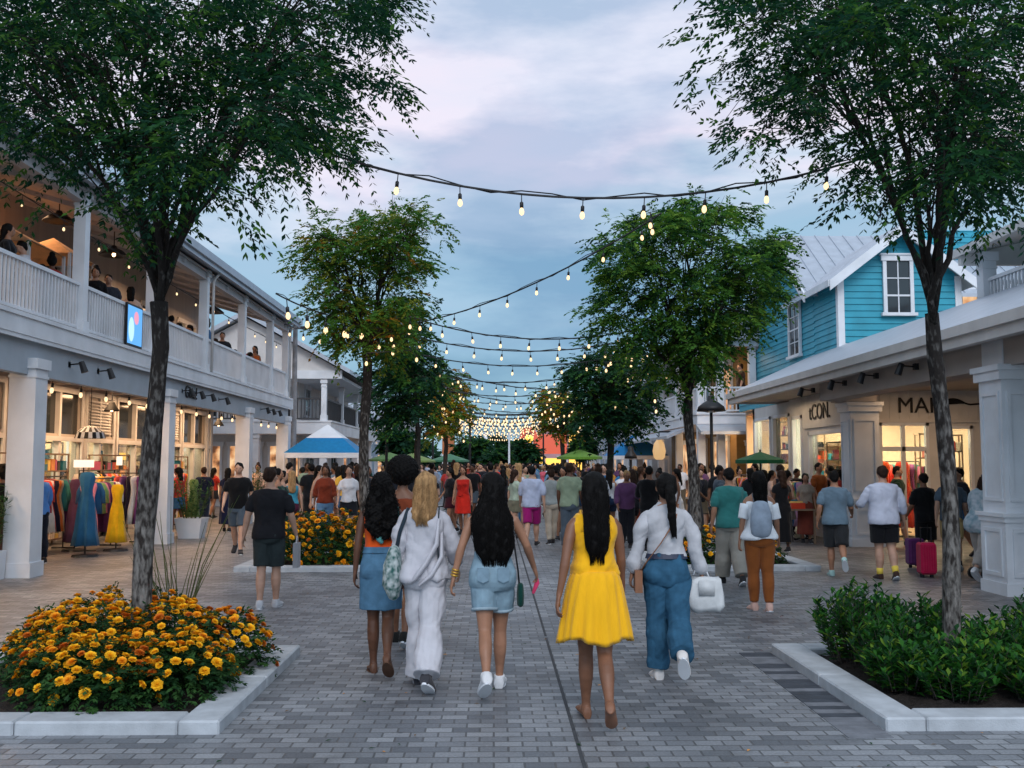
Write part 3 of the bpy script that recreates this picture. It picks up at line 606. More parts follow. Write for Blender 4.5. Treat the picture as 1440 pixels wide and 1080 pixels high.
m = MB(); m.box(xa-.05, xa+.11, yf-.045, yf+.11, 4.3, ze-.02); m.box(xa+.11, xb-.11, yf-.05, yf-.0, 4.42, 4.66); m.box(xb-.11, xb+.05, yf-.045, yf+.1, 4.3, ze); m.build('front_trim', WHITE, BH); m = MB(); m.box(xa-.05, xa+.1, yB+.5, yB+.65, 4.0, ze); m.build('corner_board', WHITE, BH)
def gable_roof(poly_l, poly_r, a, b, axis, name='roof'):
    m = MB(); m.prism(poly_l, a, b, axis); m.prism(poly_r, a, b, axis); return m
o_ = .35; t_ = .10
m = gable_roof([(xa-o_, ze-o_*sl), (xa-o_, ze-o_*sl+t_), (xc, zp+t_), (xc, zp)], [(xb+o_, ze-o_*sl), (xb+o_, ze-o_*sl+t_), (xc, zp+t_), (xc, zp)], yf-.35, 28.2, 'y')
for y in np.arange(yf-.3, 28, .42):
    for sgn, xe in ((1, xa-o_), (-1, xb+o_)): m.add([(xe, y, ze-o_*sl+t_), (xe, y+.03, ze-o_*sl+t_), (xc, y+.03, zp+t_), (xc, y, zp+t_), (xe, y, ze-o_*sl+t_+.035), (xe, y+.03, ze-o_*sl+t_+.035), (xc, y+.03, zp+t_+.035), (xc, y, zp+t_+.035)], [(4, 5, 6, 7), (0, 4, 7, 3), (1, 2, 6, 5), (0, 1, 5, 4)])
m.build('front_roof', METALR, BH)
m = gable_roof([(yA-o_, ze-o_*s2), (yA-o_, ze-o_*s2+t_), (ym, zr+t_), (ym, zr)], [(yB+o_, ze-o_*s2), (yB+o_, ze-o_*s2+t_), (ym, zr+t_), (ym, zr)], xa-.35, 16, 'x')
for x in np.arange(xa-.3, 16, .42):
    ye = yA-o_; m.add([(x, ye, ze-o_*s2+t_), (x+.03, ye, ze-o_*s2+t_), (x+.03, ym, zr+t_), (x, ym, zr+t_), (x, ye, ze-o_*s2+t_+.035), (x+.03, ye, ze-o_*s2+t_+.035), (x+.03, ym, zr+t_+.035), (x, ym, zr+t_+.035)], [(4, 5, 6, 7), (0, 4, 7, 3), (1, 2, 6, 5), (0, 1, 5, 4)])
m.build('cross_roof', METALR, BH)
m = MB()   # rake boards
for (xe, s_) in ((xa-o_, 1), (xb+o_, -1)): m.prism([(xe, ze-o_*sl-.16), (xe, ze-o_*sl+t_-.003), (xc, zp+t_-.003), (xc, zp-.16)], yf-.40, yf-.352, 'y')
for (ye) in (yA-o_, yB+o_): m.prism([(ye, ze-o_*s2-.16), (ye, ze-o_*s2+t_-.003), (ym, zr+t_-.003), (ym, zr-.16)], xa-.40, xa-.352, 'x')
m.box(xa-o_-.03, xa-o_, yf-.35, yA-.2, ze-o_*sl-.05, ze-o_*sl+t_+.01)
m.build('rake_board', WHITE, BH)
window('y', yf-.03, -1, 9.72, 10.30, 5.42, 6.72, BH, rows=3, cols=2)
window('x', xa-.03, -1, 27.35, 28.25, 4.75, 6.2, BH, rows=4, cols=2)
window('y', yA-.03, -1, 12.1, 12.9, 5.3, 6.2, BH, rows=2, cols=2, gm=WARMW)
# right upper balcony portion (nearer)
UB = empty('upper_porch', (10, 15, 3.6), 'white upper porch with railing above the right porch roof at the frame edge', 'porch')
m = MB(); m.box(8.62, 13, 8, 17.6, 3.62, 4.05); m.build('deck', WHITE2, UB)
m = MB(); m.box(8.56, 8.62, 8, 17.6, 3.95, 4.09); m.build('fascia', WHITE, UB)
for y in (9, 13.0, 17.4): column("post", 8.78, y, 4.05, 5.45, .24, UB)
for a, b in ((9.1, 12.9), (13.1, 17.3)): railing('railing', (8.78, a, 0), (8.78, b, 0), 4.15, 4.98, UB)
railing('railing', (8.9, 17.5, 0), (12, 17.5, 0), 4.15, 4.98, UB)
m = MB(); m.prism([(8.3, 5.4), (8.3, 5.55), (13, 6.7), (13, 6.5)], 7.5, 17.9, 'y'); m.prism([(8.35, 5.25), (8.35, 5.4), (13, 6.5), (13, 5.25)], 17.45, 17.55, 'y'); m.build('roof', WHITE2, UB)
m = MB(); m.box(11.2, 11.4, 8, 17.4, 4.05, 5.7); m.build('back_wall', TEAL, UB)
# ================================================================ YELLOW BUILDING
YB = empty('ochre_balcony_building', (9.5, 39, 0), 'ochre-walled two-storey building with white balcony beyond the blue house', 'building')
OCH = mat('ochre clapboard', (.36, .20, .06), .6, .12, 1.5, stretch=(1, 1, 8))
m = MB(); m.box(8.2, 14, 33.6, 46, 0, 3.0); m.box(8.4, 14, 33.8, 46, 3.3, 6.3); m.build('wall', OCH, YB)
m = MB(); m.box(6.55, 14, 32, 46, 2.98, 3.28); m.box(6.5, 14, 31.95, 46, 3.28, 3.34); m.build('deck', WHITE, YB)
m = MB(); m.prism([(5.9, 2.55), (5.9, 2.65), (6.6, 2.95), (6.6, 2.82)], 34, 46, 'y'); m.prism([(31.2, 2.62), (31.2, 2.72), (32, 2.97), (32, 2.87)], 6.5, 8.6, 'x'); m.build('awning_roof', METALR, YB)
for x, y in ((6.7, 32.2), (7.35, 32.2), (8.4, 32.2), (6.7, 36), (6.7, 40), (6.7, 45.8)):
    column('column', x, y, 0, 2.97, .24, YB, cap=False); column('post', x, y, 3.34, 5.75, .22, YB)
for a, b in (((6.8, 32.2, 0), (7.25, 32.2, 0)), ((7.45, 32.2, 0), (8.3, 32.2, 0)), ((8.5, 32.2, 0), (12, 32.2, 0)), ((6.7, 32.4, 0), (6.7, 35.9, 0)), ((6.7, 36.1, 0), (6.7, 39.9, 0)), ((6.7, 40.1, 0), (6.7, 45.7, 0))): railing('railing', a, b, 3.40, 4.2, YB)
m = MB(); m.prism([(6.2, 5.7), (6.2, 5.85), (10, 7.6), (13.8, 5.85), (13.8, 5.7)], 31.6, 46.3, 'y'); m.build('roof', METALR, YB)
m = MB(); m.box(6.4, 13.6, 31.9, 32.1, 5.5, 5.75); m.box(6.4, 6.6, 32.1, 46, 5.5, 5.75); m.build('eave_beam', WHITE, YB)
for k in range(3): window('x', 8.19, -1, 34.6+k*3.6, 36.8+k*3.6, .3, 2.5, YB, gm=WARMW, rows=1, cols=3, name='shop_window')
for k in range(3): window('x', 8.39, -1, 34.8+k*3.6, 36.0+k*3.6, 3.6, 5.2, YB, gm=WARMW if k == 0 else None)
window('y', 33.59, -1, 8.6, 9.3, .3, 2.3, YB, gm=WARMW, rows=2, cols=1); window('y', 33.79, -1, 9.2, 10.0, 3.7, 5.2, YB, gm=WARMW)
area((7.6, 33.0, 5.4), (0, 0, 0), 1, .6, 14, (1, .65, .35)); area((7.5, 34.5, 2.9), (0, 0, 0), 1, 2.5, 22, (1, .65, .35)); area((7.3, 41, 2.9), (0, 0, 0), 1, 3, 22, (1, .65, .35))
# paper lantern
c = P(927, 634, 36); t = empty('hanging_lantern', (c.x, 36, c.z-.4), 'big glowing cream lantern hanging at the left corner of the ochre building', 'lantern')
m = MB(); m.tube([(c.x, 36, c.z-.32), (c.x, 36, c.z-.24), (c.x, 36, c.z), (c.x, 36, c.z+.26), (c.x, 36, c.z+.42)], [.12, .20, .24, .19, .07], 16); m.build('shade', emis('lantern glow', (1, .62, .28), .5), t, smooth=True)
m = MB(); m.tube([(c.x, 36, c.z+.42), (c.x, 36, c.z+.7)], .02, 6); m.box(c.x, 6.6, 35.97, 36.03, c.z+.66, c.z+.72); m.build('bracket', DARK, t)
# ================================================================ far buildings
def simple_house(x0, x1, y0, y1, h, wallc, label, roofh=1.6, storeys=2, lit=.4, seed=0, name='town_house', face='both'):
    r = random.Random(seed); t = empty(name, ((x0+x1)/2, (y0+y1)/2, 0), label, 'building', 'distant buildings closing the street')
    m = MB(); m.box(x0, x1, y0, y1, 0, h); m.build('wall', wallc, t)
    m = MB(); xm = (x0+x1)/2
    if roofh: m.prism([(x0-.4, h-.1), (x0-.4, h+.08), (xm, h+roofh), (x1+.4, h+.08), (x1+.4, h-.1)], y0-.4, y1+.4, 'y')
    else: m.box(x0-.15, x1+.15, y0-.15, y1+.15, h, h+.3)
    m.build('roof', METALR, t)
    for s in range(storeys):
        z = .4+s*(h/storeys); nx = max(1, int((x1-x0)/2.2))
        for i in range(nx):
            u = x0+(x1-x0)*(i+.5)/nx; window('y', y0-.01, -1, u-.45, u+.45, z+.3, z+min(2.0, h/storeys-.8), t, gm=WARMW if r.random() < lit else None, rows=2)
        xs = x1 if x1 < 0 else x0; o = 1 if x1 < 0 else -1; ny = max(1, int((y1-y0)/3))
        for i in range(ny):
            u = y0+(y1-y0)*(i+.5)/ny; window('x', xs+o*.01, o, u-.5, u+.5, z+.3, z+min(2.0, h/storeys-.8), t, gm=WARMW if r.random() < lit else None, rows=2)
    return t
PINK = mat('dusty pink stucco', (.42, .25, .27), .8, .1, 1); BRICKO = mat('orange brick', (.42, .15, .06), .8, .2, 12)
simple_house(-14, -8.6, 58, 74, 4.9, mat('blue grey boards', (.25, .33, .40), .7, .1, 2), 'blue-grey gabled house far down the left side behind the second left tree', seed=1)
simple_house(-16, -7.6, 76, 98, 5.5, WHITE2, 'pale far building at the end of the left side', roofh=1.2, seed=2)
simple_house(7.6, 14, 48, 60, 5.6, WHITE2, 'white building behind the third right tree', seed=3)
simple_house(7.8, 15, 62, 82, 6.0, mat('pale blue stucco', (.30, .36, .42), .7, .1, 2), 'pale blue far building on the right side', roofh=1.8, seed=4)
simple_house(3.2, 11, 104, 118, 5.4, PINK, 'dusty pink building closing the far end of the street', roofh=0, seed=5, lit=.6)
simple_house(-5.0, -3.9, 96, 99, 5.2, BRICKO, 'narrow orange brick tower at the far left of the street end', roofh=0, storeys=1, seed=6, name='brick_tower')
# red and yellow play structure / market front
c = P(758, 635, 92); t = empty('carnival_stand', (c.x, 92, 0), 'bright red and yellow arched stand glowing at the far end of the street', 'stand')
RED = emis('lit red panel', (.75, .07, .03), .7); YEL = emis('lit yellow panel', (1, .55, .08), 1.3)
x = c.x-.6
m = MB(); m.box(x-1.2, x-.7, 91.8, 92.2, 0, 4.2); m.box(x+.1, x+.6, 91.8, 92.2, 0, 4.2); m.box(x+.6, x+3.2, 91.9, 92.2, 2.6, 4.4)
m.tube([(x-.95+.6*(1-math.cos(a)), 92, 4.1+.75*math.sin(a)) for a in [math.pi*i/10 for i in range(11)]], .22, 8); m.build('arch', RED, t, smooth=False)
m = MB(); m.ell((x-.33, 91.9, 4.0), (.4, .2, .4)); m.box(x-1.6, x+.9, 91.3, 91.9, 1.7, 2.3); m.box(x+1.2, x+3, 91.5, 91.9, 1.6, 2.2); m.build('panel', YEL, t)
c = P(809, 620, 80); t = empty('yellow_banner_tower', (c.x, 80, 0), 'yellow lit banner tower behind the green umbrella', 'tower')
m = MB(); m.box(c.x-.5, c.x+.5, 79.8, 80.2, .0, 4.0); m.build('panel', YEL, t); m = MB(); m.box(c.x-.6, c.x+.6, 79.7, 80.3, 4.0, 5.0); m.build('cap', mat('cream panel', (.6, .5, .4), .6, .1, 3), t)
# white spire-like sculpture and mast at the street end
c = P(684, 640, 85); t = empty('white_sculpture', (c.x, 85, 0), 'tall tapering white sculpture among the far trees', 'sculpture')
m = MB(); m.tube([(c.x, 85, 0), (c.x, 85, 1.4), (c.x+.05, 85, 2.6), (c.x-.15, 85, 4.6)], [.5, .75, .4, .05], 10); m.build('body', WHITE, t, smooth=True)
m = MB(); m.tube([(c.x-.6, 85, 2.0), (c.x, 85, 1.5), (c.x+.7, 85, 2.1)], [.05, .2, .05], 8); m.build('wing', WHITE, t, smooth=True)
for k, (px, top, Y, c_) in enumerate(((716, 600, 75, WHITE), (661, 570, 60, DARK), (609, 600, 70, DARK))):
    c = P(px, top, Y); m = MB(); m.tube([(c.x, Y, 0), (c.x, Y, c.z)], [.09, .06], 8); m.box(c.x-.35, c.x+.35, Y-.05, Y+.05, c.z-.05, c.z+.03)
    tag(m.build('light_mast', c_), ['white light mast rising from the far crowd at the street centre', 'dark light mast right of the lit left tree', 'dark light mast behind the lit left tree'][k], 'mast')
# hills/treeline stuff is built with the trees
# ================================================================ tents, umbrellas, lamps
def tent(cx, cy, w_, ze_, zp_, roofm, topm, label):
    t = empty('market_tent', (cx, cy, 0), label, 'tent', 'canopy tents over the market stalls'); h = w_/2
    m = MB(); q = .35; zm = ze_+(zp_-ze_)*.52
    A = [(cx-h, cy-h), (cx+h, cy-h), (cx+h, cy+h), (cx-h, cy+h)]; Bq = [(cx+(x-cx)*.5, cy+(y-cy)*.5) for x, y in A]
    m.add([(x, y, ze_) for x, y in A]+[(x, y, zm) for x, y in Bq]+[(x, y, ze_-.16) for x, y in A], [(i, (i+1) % 4, 4+(i+1) % 4, 4+i) for i in range(4)], 0)
    m.build('canopy', roofm, t)
    m = MB(); m.add([(x, y, zm) for x, y in Bq]+[(cx, cy, zp_)], [(i, (i+1) % 4, 4) for i in range(4)]); m.build('peak', topm, t)
    m = MB(); m.add([(x, y, ze_+.01) for x, y in A]+[(x, y, ze_-.16) for x, y in A], [(i, i+4, (i+1) % 4+4, (i+1) % 4) for i in range(4)]); m.build('valance', WHITE, t)
    for x, y in A: p = MB(); p.box(x-.025+(cx-x)*.02, x+.025+(cx-x)*.02, y-.025, y+.025, 0, ze_); p.build('pole', WHITE, t)
    tb = MB(); tb.box(cx-h*.8, cx+h*.8, cy-.4, cy+.3, .02, .78); tb.build('table', cloth('#e9e2e0'), t)
BLUE = cloth('#1673a8'); 
tent(-5.75, 34.5, 2.5, 2.05, 3.05, BLUE, WHITE, 'blue canopy tent with a white peak before the second left house')
c = P(893, 655, 46); tent(c.x, 46, 2.7, 2.05, 3.1, cloth('#1a6ea6'), cloth('#1a6ea6'), 'all-blue canopy tent beside the third right tree')
def parasol(cx, cy, r, z, m_, label, n=8):
    t = empty('market_umbrella', (cx, cy, 0), label, 'umbrella', 'parasols over the crowd')
    m = MB(); m.tube([(cx, cy, 0), (cx, cy, z+.05)], .025, 8); m.build('pole', DARK, t)
    m = MB(); vs = [(cx, cy, z)]; vs += [(cx+r*math.cos(2*math.pi*i/n), cy+r*math.sin(2*math.pi*i/n), z-.33*r) for i in range(n)]; vs += [(x, y, zz-.09) for x, y, zz in vs[1:n+1]]
    m.add(vs, [(0, 1+i, 1+(i+1) % n) for i in range(n)]+[(1+i, 1+n+i, 1+n+(i+1) % n, 1+(i+1) % n) for i in range(n)]); m.build('canopy', m_, t)
    m = MB(); m.tube([(cx, cy, .0), (cx, cy, .1)], [.25, .2], 12); m.build('base', DARK, t)
for (px, py, Y, r, m_, lb) in ((815, 632, 37, .85, cloth('#5f8a35'), 'lime green umbrella in the crowd beside the third right tree'), (1069, 635, 24.5, .62, cloth('#0e4f34'), 'dark green umbrella in front of the lit display window on the right'),
        (548, 636, 46, 1.0, cloth('#5b7d4a'), 'faded green umbrella behind the second left tree trunk'), (632, 638, 55, 1.1, cloth('#3f6e54'), 'green umbrella under the lit left tree'), (580, 637, 52, 1.2, cloth('#6d8248'), 'olive umbrella between the left tree trunks')):
    c = P(px, py, Y); parasol(c.x, Y, r, c.z, m_, lb)
def street_lamp(px, py, Y, label, r=.38):
    c = P(px, py, Y); t = empty('street_lamp', (c.x, Y, 0), label, 'street lamp', 'black bell-shade street lamps')
    m = MB(); m.tube([(c.x, Y, 0), (c.x, Y, .5), (c.x, Y, .55), (c.x, Y, c.z-.1)], [.09, .09, .05, .04], 10); m.build('post', DARK, t)
    m = MB(); rs = []
    for (rr, z) in ((.03, .30), (.09, .28), (.10, .16), (r*.5, .12), (r*.9, .0), (r, -.12), (r*.85, -.10), (.05, 0)): rs.append([(c.x+rr*math.cos(a), Y+rr*math.sin(a), c.z+z) for a in [2*math.pi*i/16 for i in range(16)]])
    m.rings(rs); m.build('lamp_shade', DARK, t, smooth=True)
    m = MB(); m.ell((c.x, Y, c.z-.09), (.07, .07, .08)); m.build('bulb', WHITE, t, smooth=True)
street_lamp(1000, 572, 26, 'black bell-shade street lamp right of the second right tree trunk')
street_lamp(544, 592, 30, 'black bell-shade street lamp right of the second left tree trunk', .36)
street_lamp(764, 598, 50, 'black bell-shade street lamp under the lit right tree', .3)
street_lamp(887, 640, 34, 'short black bell-shade street lamp before the blue tent', .22)
# ================================================================ vegetation
BARK = mat('grey bark', (.10, .085, .075), .95, .5, 14, bump=1.0, bscale=38, stretch=(1, 1, .25), c2=(.025, .021, .019), bdist=.03)
BARKL = mat('lichen bark', (.18, .17, .158), .95, .5, 30, bump=1.0, bscale=34, stretch=(1, 1, .38), c2=(.022, .018, .016), bdist=.03)
_n = BARKL.node_tree; _mr = [x for x in _n.nodes if x.type == 'MAP_RANGE'][0]; _nz = _mr.inputs['Value'].links[0].from_node
_tc = _n.nodes.new('ShaderNodeTexCoord'); _sp = _n.nodes.new('ShaderNodeSeparateXYZ'); _n.links.new(_tc.outputs['Object'], _sp.inputs[0])
_m1 = _n.nodes.new('ShaderNodeMath'); _m1.operation = 'MULTIPLY_ADD'; _m1.inputs[1].default_value = -.085; _n.links.new(_sp.outputs['Z'], _m1.inputs[0]); _n.links.new(_nz.outputs['Fac'], _m1.inputs[2]); _n.links.new(_m1.outputs[0], _mr.inputs['Value'])  # pale lichen low down; shade of upper trunk and limbs painted in darker
_mr.inputs['From Min'].default_value = .30; _mr.inputs['From Max'].default_value = .56
LEAVES = [leafm('leaf green', (.016, .070, .020)), leafm('leaf deep green', (.008, .038, .018)), leafm('leaf blue green', (.012, .052, .030)), leafm('leaf light green', (.05, .13, .02))]
LEAVES_Y = [leafm('leaf mid green', (.055, .15, .022)), leafm('leaf yellow green', (.15, .18, .02)), leafm('leaf amber', (.24, .12, .012)), leafm('leaf light green', ())]
LEAVES_M = [leafm('leaf mid green', ()), leafm('leaf green', ()), leafm('leaf deep green', ()), leafm('leaf spring green', (.12, .22, .025))]
def unit(a): return a/np.maximum(np.linalg.norm(a, axis=-1, keepdims=True), 1e-9)
def compound_leaves(C, D, Ls, pairs=5, ll=.062, lw=.017, droop=.35, rg=rng):
    """C base points, D directions, Ls lengths -> quad verts of pinnate leaves"""
    n = len(C); D = unit(D); up = np.array([0, 0, 1.]); S = unit(np.cross(D, up)+rg.normal(0, .15, (n, 3)))
    out = []
    for j in range(1, pairs+1):
        t = j/pairs*.95+.05
        for sg in (-1, 1):
            b = C+D*(Ls*t)[:, None]; b[:, 2] -= droop*Ls*t*t
            d = unit(D*.75+S*sg*.85+np.array([0, 0, -.45])+rg.normal(0, .16, (n, 3)))
            nn = unit(np.cross(d, up)+rg.normal(0, .35, (n, 3))); l = ll*rg.uniform(.75, 1.2, n)[:, None]; w = lw*rg.uniform(.8, 1.2, n)[:, None]
            m = b+d*l*.45
            out.append(np.stack([b, m+nn*w, b+d*l, m-nn*w], 1))
    b = C+D*Ls[:, None]; b[:, 2] -= droop*Ls
    d = unit(D+np.array([0, 0, -.7])); nn = unit(np.cross(d, up)+rg.normal(0, .3, (n, 3)))
    out.append(np.stack([b, b+d*ll*.5+nn*lw, b+d*ll, b+d*ll*.5-nn*lw], 1))
    a = np.stack(out, 1)    # n, k, 4, 3
    return a.reshape(n, -1, 3)
def in_poly(x, y, poly):
    c = False; j = len(poly)-1
    for i in range(len(poly)):
        xi, yi = poly[i]; xj, yj = poly[j]
        if (yi > y) != (yj > y) and x < (xj-xi)*(y-yi)/(yj-yi)+xi: c = not c
        j = i
    return c
def make_tree(name, base, fork, poly, Yc, dY, nl, lobr, per, label, leaf=.26, ll=.062, lw=.017, mats_=LEAVES, trunk_r=.11, seed=0, kinds=(.4, .3, .2, .1), pairs=5, limbs=7, barkm=None, rest=None, flat=.42, group='street trees along the plaza', gap=.0):
    rg = np.random.default_rng(seed); rr = random.Random(seed)
    t = empty(name, base, label, 'tree', group); base = Vector(base); fork = Vector(fork)
    xs = [p[0] for p in poly]; ys = [p[1] for p in poly]; lobes = []
    tries = 0
    while len(lobes) < nl and tries < 9000:
        tries += 1; x, y = rr.uniform(min(xs), max(xs)), rr.uniform(min(ys), max(ys))
        if not in_poly(x, y, poly): continue
        mg = (lobr*.75+leaf*.35)*FPX/Yc
        if not all(in_poly(x+mg*ca, max(-50, y+mg*(.95 if sa > 0 else .6)*sa), poly) for ca, sa in ((1, 0), (-1, 0), (0, 1), (.7, .7), (-.7, .7), (0, -1))): continue
        c = P(x, y, Yc); e = c-P((min(xs)+max(xs))/2, (min(ys)+max(ys))/2, Yc)
        Y = Yc+rr.gauss(0, .5)*dY; Y = max(Yc-dY, min(Yc+dY, Y)); c = P(x, y, Y)
        if any((c-o).length < lobr*.92 for o in lobes): continue
        lobes.append(c)
    extra = []
    tries = 0
    while len(extra) < nl*.45 and tries < 6000:
        tries += 1; x, y = rr.uniform(min(xs), max(xs)), rr.uniform(min(ys), max(ys)); mg = (lobr*.3+leaf*.5)*FPX/Yc
        if not all(in_poly(x+mg*ca, max(-50, y+mg*sa), poly) for ca, sa in ((1, 0), (-1, 0), (0, 1), (0, -1))): continue
        c = P(x, y, Yc+rr.uniform(-1, 1)*dY*.8)
        if min((c-o).length for o in lobes) < lobr*.9 or any((c-o).length < lobr*.5 for o in extra): continue
        extra.append(c)
    nmain = len(lobes); lobes = lobes+extra
    # trunk with slight bends and flare
    pts = []; rs = []; n = 9
    for i in range(n):
        u = i/(n-1); p = base.lerp(fork, u); p.x += .035*math.sin(u*5+seed)*(1 if 0 < i < n-1 else 0); p.y += .03*math.sin(u*4+seed*2)
        pts.append(p); rs.append(trunk_r*(1.0-.22*u)*(1+.35*max(0, .12-u)/.12))
    m = MB(); m.tube(pts, rs, 14); k0 = len(m.v)
    for i in range(k0): 
        v = m.v[i]; a = .006*math.sin(v[2]*31+v[0]*90)+.007*math.sin(v[2]*13+v[1]*120+1); m.v[i] = (v[0]+a, v[1]+a*.7, v[2])
    m.build('trunk', barkm or BARK, t, smooth=True)
    # limbs: cluster lobes, grow limb to cluster centre, twigs to lobes
    cl = [lobes[i] for i in rg.choice(len(lobes), min(limbs, len(lobes)), replace=False)]
    for _ in range(5):
        gr = [[] for _ in cl]
        for l_ in lobes: gr[min(range(len(cl)), key=lambda i: (l_-cl[i]).length)].append(l_)
        cl = [sum(g, Vector())/len(g) if g else cl[i] for i, g in enumerate(gr)]
    m = MB(); twigpts = []
    for c, g in zip(cl, gr):
        if not g: continue
        st = fork+Vector((0, 0, rr.uniform(-.12, .16))); end = c+Vector((0, 0, -.1)); d = end-st; L_ = d.length
        mid1 = st+Vector((d.x*.22, d.y*.22, d.z*.42)); mid2 = st+Vector((d.x*.58, d.y*.58, d.z*.78))
        pp = []; 
        for i in range(9):
            u = i/8; q = st*(1-u)**3+mid1*3*u*(1-u)**2+mid2*3*u*u*(1-u)+end*u**3
            q += Vector((rr.uniform(-1, 1), rr.uniform(-1, 1), rr.uniform(-1, 1)))*.02*L_*(0 if i in (0,) else 1); pp.append(q)
        r0 = trunk_r*rr.uniform(.28, .42); m.tube(pp, [r0*(1-.8*i/8)+.004 for i in range(9)], 7)
        for l_ in g:
            a = pp[rr.choice((3, 4, 5, 6, 7))]; d = l_-a; ang = Vector((0, 0, .18*d.length))
            qq = [a, a+d*.3+ang*.6, a+d*.65+ang*.8, l_, l_+d.normalized()*lobr*.6+Vector((0, 0, -.03))]; m.tube(qq, [r0*.34, r0*.26, r0*.18, r0*.10, .003], 5)
            twigpts.append((qq, l_))
            for _ in range(5):
                v = Vector((rr.gauss(0, 1), rr.gauss(0, 1), rr.gauss(0, .5))).normalized()*lobr*rr.uniform(.6, 1.0); s0 = qq[rr.choice((2, 3))]; m.tube([s0, s0+v*.5+Vector((0, 0, .04)), s0+v], [r0*.09+.002, r0*.06+.0015, .002], 4)
    m.build('limb', barkm or BARK, t, smooth=True)
    # foliage
    cen = np.mean([list(l) for l in lobes], axis=0); A = []; MI = []
    for li, l_ in enumerate(lobes):
        sc_ = 1 if li < nmain else .55; k = int(per*rr.uniform(.6, 1.3)*(1 if li < nmain else .36)); v = unit(rg.normal(0, 1, (k, 3))); rad = rg.uniform(.15, 1, k)**.6*lobr*sc_*rr.uniform(.8, 1.2)
        T = 8 if li < nmain else 4; td = rg.normal(0, 1, (T, 3))*np.array([1, 1, flat]); oc = np.array(l_)-cen; td += unit(oc[None])*np.array([.7, .7, .25]); td = unit(td); tl = lobr*1.45*rg.uniform(.6, 1.15, T)*(sc_ if sc_ == 1 else .8)
        ti = rg.integers(0, T, k); s1 = rg.uniform(0.05, 1, k)**.8; C = np.array(l_)+td[ti]*(tl[ti]*s1)[:, None]+rg.normal(0, .028, (k, 3)); C[:, 2] -= .22*tl[ti]*s1**2
        D = td[ti]*.8+rg.normal(0, .55, (k, 3))*np.array([1, 1, .5])
        q = compound_leaves(C, D, leaf*rg.uniform(.6, 1.15, k), pairs, ll, lw, rg=rg); nq = q.shape[1]//4
        base_k = rr.random(); kk = kinds if base_k < .75 else (kinds[0], kinds[1]*.5, kinds[2], kinds[3]*3)
        kk = np.array(kk)/sum(kk); mi = rg.choice(4, k, p=kk); A.append(q.reshape(-1, 3)); MI.append(np.repeat(mi, nq))
    A = np.concatenate(A); MI = np.concatenate(MI); A = A-np.array(base)
    me = meshdata('crown', A, None, 4, mats_, MI); o = bpy.data.objects.new('crown', me); COL.objects.link(o); o.parent = t
    return t
PL = [(-80, -60), (590, -60), (588, 80), (570, 125), (535, 160), (505, 160), (525, 195), (505, 225), (470, 250), (445, 245), (415, 245), (420, 275), (390, 350), (372, 300), (330, 320), (290, 290), (250, 330), (185, 340), (120, 330), (75, 270), (50, 235), (0, 215), (-80, 215)]
b = Vector((-2.73, 7.9, .05))
make_tree('street_tree', b, P(224, 425, 7.9), PL, 7.9, 1.8, 88, .36, 62, 'big dark spreading street tree nearest on the left, growing out of the marigolds', trunk_r=.080, seed=3, limbs=12, barkm=BARKL, leaf=.24, ll=.058, lw=.013)
PR = [(1000, -60), (1000, 95), (1025, 112), (1010, 140), (1045, 155), (1025, 185), (1025, 220), (1040, 200), (1060, 230), (1100, 250), (1150, 245), (1140, 280), (1160, 300), (1200, 300), (1215, 330), (1260, 325), (1300, 315), (1330, 325), (1400, 300), (1520, 330), (1520, -60)]
b = Vector((3.62, 7.9, .05))
make_tree('street_tree', b, P(1312, 440, 7.9), PR, 7.9, 1.6, 70, .36, 62, 'dark spreading street tree nearest on the right, growing out of the green shrubs', trunk_r=.070, seed=5, limbs=10, barkm=BARKL, leaf=.24, ll=.058, lw=.013)
PM = [(412, 330), (440, 300), (480, 300), (500, 315), (530, 262), (560, 270), (600, 285), (628, 305), (622, 335), (600, 350), (625, 370), (590, 395), (618, 412), (600, 440), (590, 480), (560, 505), (520, 500), (470, 520), (440, 480), (445, 440), (425, 420), (450, 395), (415, 370)]
b = P(513, 700, 17.4); b.z = .05
make_tree('street_tree', b, P(517, 505, 17.4), PM, 17.4, 1.1, 54, .40, 52, 'yellowing second street tree on the left with bulbs glowing in its lower crown', trunk_r=.10, seed=8, mats_=LEAVES_Y, kinds=(.46, .30, .02, .22), limbs=9, barkm=BARKL, leaf=.26, ll=.075, lw=.021)
PN = [(830, 335), (880, 312), (905, 275), (960, 250), (1015, 262), (1040, 295), (1085, 312), (1122, 350), (1122, 392), (1088, 425), (1066, 468), (1036, 500), (1010, 540), (960, 560), (900, 525), (850, 490), (815, 430), (845, 400)]
b = P(978, 700, 17.4); b.z = .05
make_tree('street_tree', b, P(968, 560, 17.4), PN, 17.4, 1.4, 74, .42, 66, 'full green second street tree on the right in front of the ochre building', trunk_r=.10, seed=12, mats_=LEAVES_M, kinds=(.5, .2, .08, .22), limbs=10, barkm=BARKL, leaf=.26, ll=.078, lw=.022)
PD = [(525, 490), (550, 440), (590, 405), (612, 410), (600, 460), (628, 520), (600, 590), (560, 605), (528, 575), (520, 530)]
b = P(590, 690, 27.6); b.z = .05
make_tree('street_tree', b, P(588, 600, 27.6), PD, 27.6, 1.6, 40, .55, 50, 'dark third street tree on the left, just behind the yellowing one', trunk_r=.10, seed=14, limbs=6, leaf=.3, ll=.12, lw=.035, pairs=4)
PE = [(590, 535), (620, 515), (650, 530), (660, 570), (650, 600), (630, 625), (605, 615), (592, 580)]
b = P(627, 690, 38); b.z = .05
